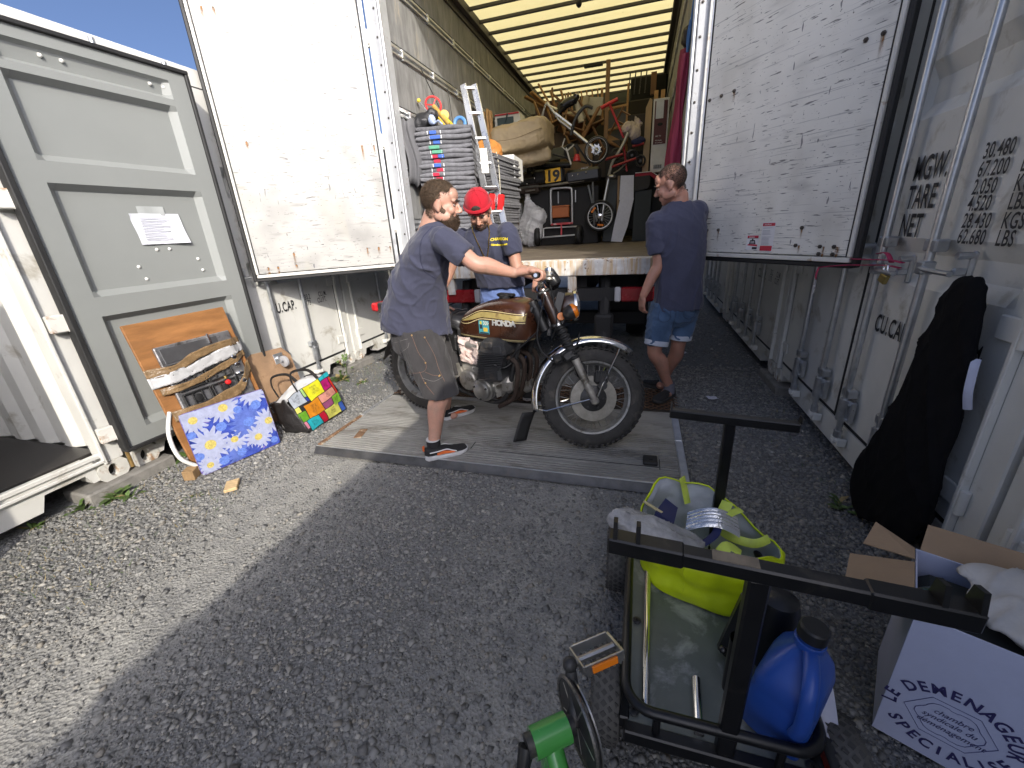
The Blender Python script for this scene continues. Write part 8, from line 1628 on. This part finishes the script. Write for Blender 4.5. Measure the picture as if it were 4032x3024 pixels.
def boxes():
    f = Fr((.733, 1.038, .005), (.9, -.436, 0), (0, 0, 1)); n_ = -f.N if f.N.dot(V((-.436, -.9, 0))) < 0 else f.N
    e1 = f.U; e2 = V((.436, .9, 0)); W_, D, Hh = .42, .30, .455
    e = empty('moving_carton', tuple(V((.733, 1.038, 0))+e1*.2), world=True); tag(e, 'pale blue moving carton printed with a round mover emblem', 'carton'); mw = M('pale_carton', (.52, .55, .70), .8, var=.06, vs=5, bump=.08, bs=120)
    P = lambda a, b, z: V((.733, 1.038, 0))+e1*a+e2*b+V((0, 0, z)); t = .005
    R = Matrix((e1, e2, V((0, 0, 1)))).transposed()
    for nm, c, d, mt in (('front_side', P(W_/2, t/2, Hh/2+.003), (W_, t, Hh), mw), ('back_side', P(W_/2, D-t/2, Hh/2+.003), (W_, t, Hh), mw), ('left_side', P(t/2, D/2, Hh/2+.003), (t-.001, D-2*t-.002, Hh-.004), mw), ('right_side', P(W_-t/2, D/2, Hh/2+.003), (t-.001, D-2*t-.002, Hh-.004), mw), ('base', P(W_/2, D/2, .006), (W_-.012, D-.012, .004), mw)): m = MB(); m.box(c, d, R, .001); m.build(nm, mt, e)
    m = MB(); m.box(P(W_/2, D/2, .26), (W_-.02, D-.02, .30), R, .03); tag(m.build('packed_contents', M('dark_contents', (.03, .035, .035), .8)), 'dark things packed inside the pale carton', 'contents')
    m = MB(); m.sph(P(.04, .08, .44), (.05, .05, .05), 14, 10); tag(m.build('glass_bottle', M('green_dark_glass', (.02, .05, .035), .1)), 'dark green bottle neck at the left corner of the pale carton', 'bottle')
    # emblem
    mi = M('navy_carton_print', (.035, .03, .12), .7); cx, cz, rx, rz = .128, .155, .118, .104; off = .0012
    Q = lambda a, z: P(a, -off, z)
    def ringtext(txt, a0, a1, sz, flip):
        n = len(txt)
        for i, ch in enumerate(txt):
            if ch == ' ': continue
            a = R_(lerp(a0, a1, (i+.5)/n)); px, pz = cx+rx*math.cos(a), cz+rz*math.sin(a); tx, tz = (math.sin(a), -math.cos(a)) if not flip else (-math.sin(a), math.cos(a)); L = math.hypot(tx*rx, tz*rz); T = V((tx*rx/L, tz*rz/L, 0)); Nn = V((-T.y, T.x, 0))
            lettering(ch, sz, mi, e, (0, 0, 0), (1, 0, 0), (0, 0, 1), .9, 'CENTER', 'carton_letter', .0012, fn=lambda u, v, px=px, pz=pz, T=T, Nn=Nn: Q(px+T.x*u+Nn.x*(v-sz*.35), pz+T.y*u+Nn.y*(v-sz*.35)))
    ringtext('LE DEMENAGEUR', 193, -4, .043, False); ringtext('SPECIALISE', 212, 345, .043, True)
    for txt, z, x in (('chambre', .172, .094), ('syndicale du', .149, .076), ('d\u00e9m\u00e9nagement', .124, .070)):
        lettering(txt, .0245, mi, e, (0, 0, 0), (1, 0, 0), (0, 0, 1), .85, 'LEFT', 'carton_script', 0, .35, fn=lambda u, v, x=x, z=z: Q(x+u, z+v))
    for rr, k in ((.088, 1.0), (.070, .86)):
        m = MB(); pts = []
        for i in range(6):
            a = R_(60*i+30*0); pts.append((cx+rr*math.cos(a), cz+rr*.86*math.sin(a)))
        if k < 1:
            z_ = []
            for i in range(6):
                p, q = pts[i], pts[(i+1) % 6]
                for t_, d in ((.12, 0), (.35, 0), (.42, .010), (.58, .010), (.65, 0), (.88, 0)): z_.append((lerp(p[0], q[0], t_)*(1-d)+cx*d*1, lerp(p[1], q[1], t_)*(1-d*6)+cz*d*6))
            pts = z_
        m.tube([Q(*p) for p in pts], .0010, 4, closed=True); m.build('carton_emblem', M('grey_blue_print', (.14, .15, .30), .7), e)
    # brown flaps
    mf = M('corrugated_card', (.36, .25, .155), .85, var=.08, vs=6, bump=.12, bs=90)
    def flap(name, a, b, c, d, par): m = MB(); m.add([a, b, c, d], [(0, 1, 2, 3)]); o = m.build(name, mf, par, smooth=False); o.modifiers.new('t', 'SOLIDIFY').thickness = .004; return o
    flap('left_flap', P(-.002, .0, .456), P(-.002, D-.07, .456), P(-.145, D-.07, .405), P(-.145, .0, .405), e)
    flap('back_flap', P(.01, D, .458), P(W_-.01, D, .458), P(W_-.02, D+.09, .50), P(.02, D+.09, .50), e)
    flap('left_back_flap', P(-.002, D-.055, .458), P(-.002, D, .458), P(-.10, D+.06, .47), P(-.12, D-.04, .44), e)
    # cloth sack on top
    m = MB(); m.sph(P(.28, .15, .465), (.19, .14, .035), 18, 10, R); m.sph(P(.20, .24, .475), (.12, .07, .035), 14, 10, R); w1 = wrinkle((.6, .4, .1), .014, 10, 3.0); o = remeshed('white_cloth_sack', m, .009, M('dirty_white_cloth', (.55, .53, .50), .9, var=.12, vs=9, dirt=((.34, .31, .28), .2, 7), bump=.2, bs=40), None, 3, w1); tag(o, 'dirty white cloth heaped on the pale carton', 'cloth')
    m = MB(); m.box(P(.36, .06, .462), (.10, .08, .02), R, .008); tag(m.build('black_pouch', M('black_pouch', (.015, .015, .015), .6)), 'black pouch at the carton edge under the white cloth', 'pouch')
def hoodie():
    # hangs from the rod handle of the lettered right container
    mj = cloth('black_fleece', (.0065, .0065, .0075), var=.2, fold=.22); m = MB(); X = 1.15; rows = [(1.200, 1.925, .045, .020), (1.175, 1.915, .085, .030), (1.08, 1.92, .115, .038), (.957, 1.931, .141, .042), (.80, 1.937, .170, .045), (.639, 1.942, .197, .05), (.42, 1.972, .232, .055), (.258, 1.991, .262, .058), (.12, 2.02, .235, .058), (.04, 2.04, .175, .05)]
    rings = []
    for z, y, a, b in rows:
        r = []
        for i in range(40):
            t = 2*math.pi*i/40; fold = 1+.10*math.sin(t*3+z*4)+.05*math.sin(t*5-z*6); r.append(V((X+.01*(1.2-z)*0-b*math.sin(t)*fold*.9, y+a*math.cos(t)*(1+.03*math.sin(z*9)), z+.035*math.sin(t*3+1)*(1 if z < .2 else 0))))
        rings.append(r)
    m.loft(rings)
    mj.node_tree.nodes['Principled BSDF'].inputs['Sheen Weight'].default_value = 0
    w1 = wrinkle((.05, .35, 1), .012, 4.0, 2.0); w2 = wrinkle((.1, -.5, 1), .006, 7, 5.0)
    o = remeshed('hooded_jacket', m, .011, mj, None, 4, lambda p, n: w1(p, n)+w2(p, n)); tag(o, 'black hooded jacket hanging from the right container door handle', 'jacket')
    q = MB(); q.tube(catmull([(1.16, 1.79, .93), (1.145, 1.765, .90), (1.14, 1.745, .82), (1.165, 1.76, .75)], 6), .012, 8, sq=.3); q.build('white_drawcord', M('white_ribbon', (.55, .58, .72), .7), o)
def strap():
    e = empty('ratchet_strap', (1.15, 2.5, 1.15), world=True); tag(e, 'pink lashing strap tying the right truck door to the container', 'strap'); mp = M('pink_webbing', (.42, .035, .10), .75, var=.2, vs=30)
    for pts in ([(1.09, 2.76, 1.20), (1.13, 2.63, 1.205), (1.165, 2.50, 1.21), (1.175, 2.42, 1.205)], [(1.06, 2.80, 1.165), (1.12, 2.66, 1.175), (1.16, 2.52, 1.185), (1.178, 2.44, 1.18)], [(1.15, 2.60, 1.235), (1.165, 2.55, 1.24), (1.17, 2.50, 1.20)], [(.995, 2.84, 1.15), (1.04, 2.80, 1.16), (1.09, 2.73, 1.17)], [(.99, 2.84, 1.15), (.985, 2.845, 1.11), (.99, 2.85, 1.085)]):
        m = MB(); m.tube(catmull(pts, 6), .013, 8, sq=.22); m.build('webbing', mp, e)
    m = MB(); m.tube([(.99, 2.85, 1.085), (.99, 2.85, 1.0)], .006, 6); m.build('strap_tail', M('pied_tail', (.4, .4, .4), .8, var=.9, vs=60), e)
    p = empty('padlock', (1.165, 2.50, 1.13), world=True); tag(p, 'brass padlock hanging from the pink strapped rod handle', 'padlock'); m = MB(); m.box((1.155, 2.50, 1.125), (.022, .05, .045), rotm(20, 0, 8), b=.005); m.build('lock_body', M('worn_brass', (.42, .33, .12), .35, .8, var=.2), p); m = MB(); m.tube(catmull([(1.155, 2.485, 1.145), (1.155, 2.49, 1.185), (1.155, 2.52, 1.185), (1.155, 2.515, 1.145)], 5), .005, 8); m.build('shackle', m_chrome, p)
cart(); green_bag(); jerrycan(); green_bike(); boxes(); hoodie(); strap()
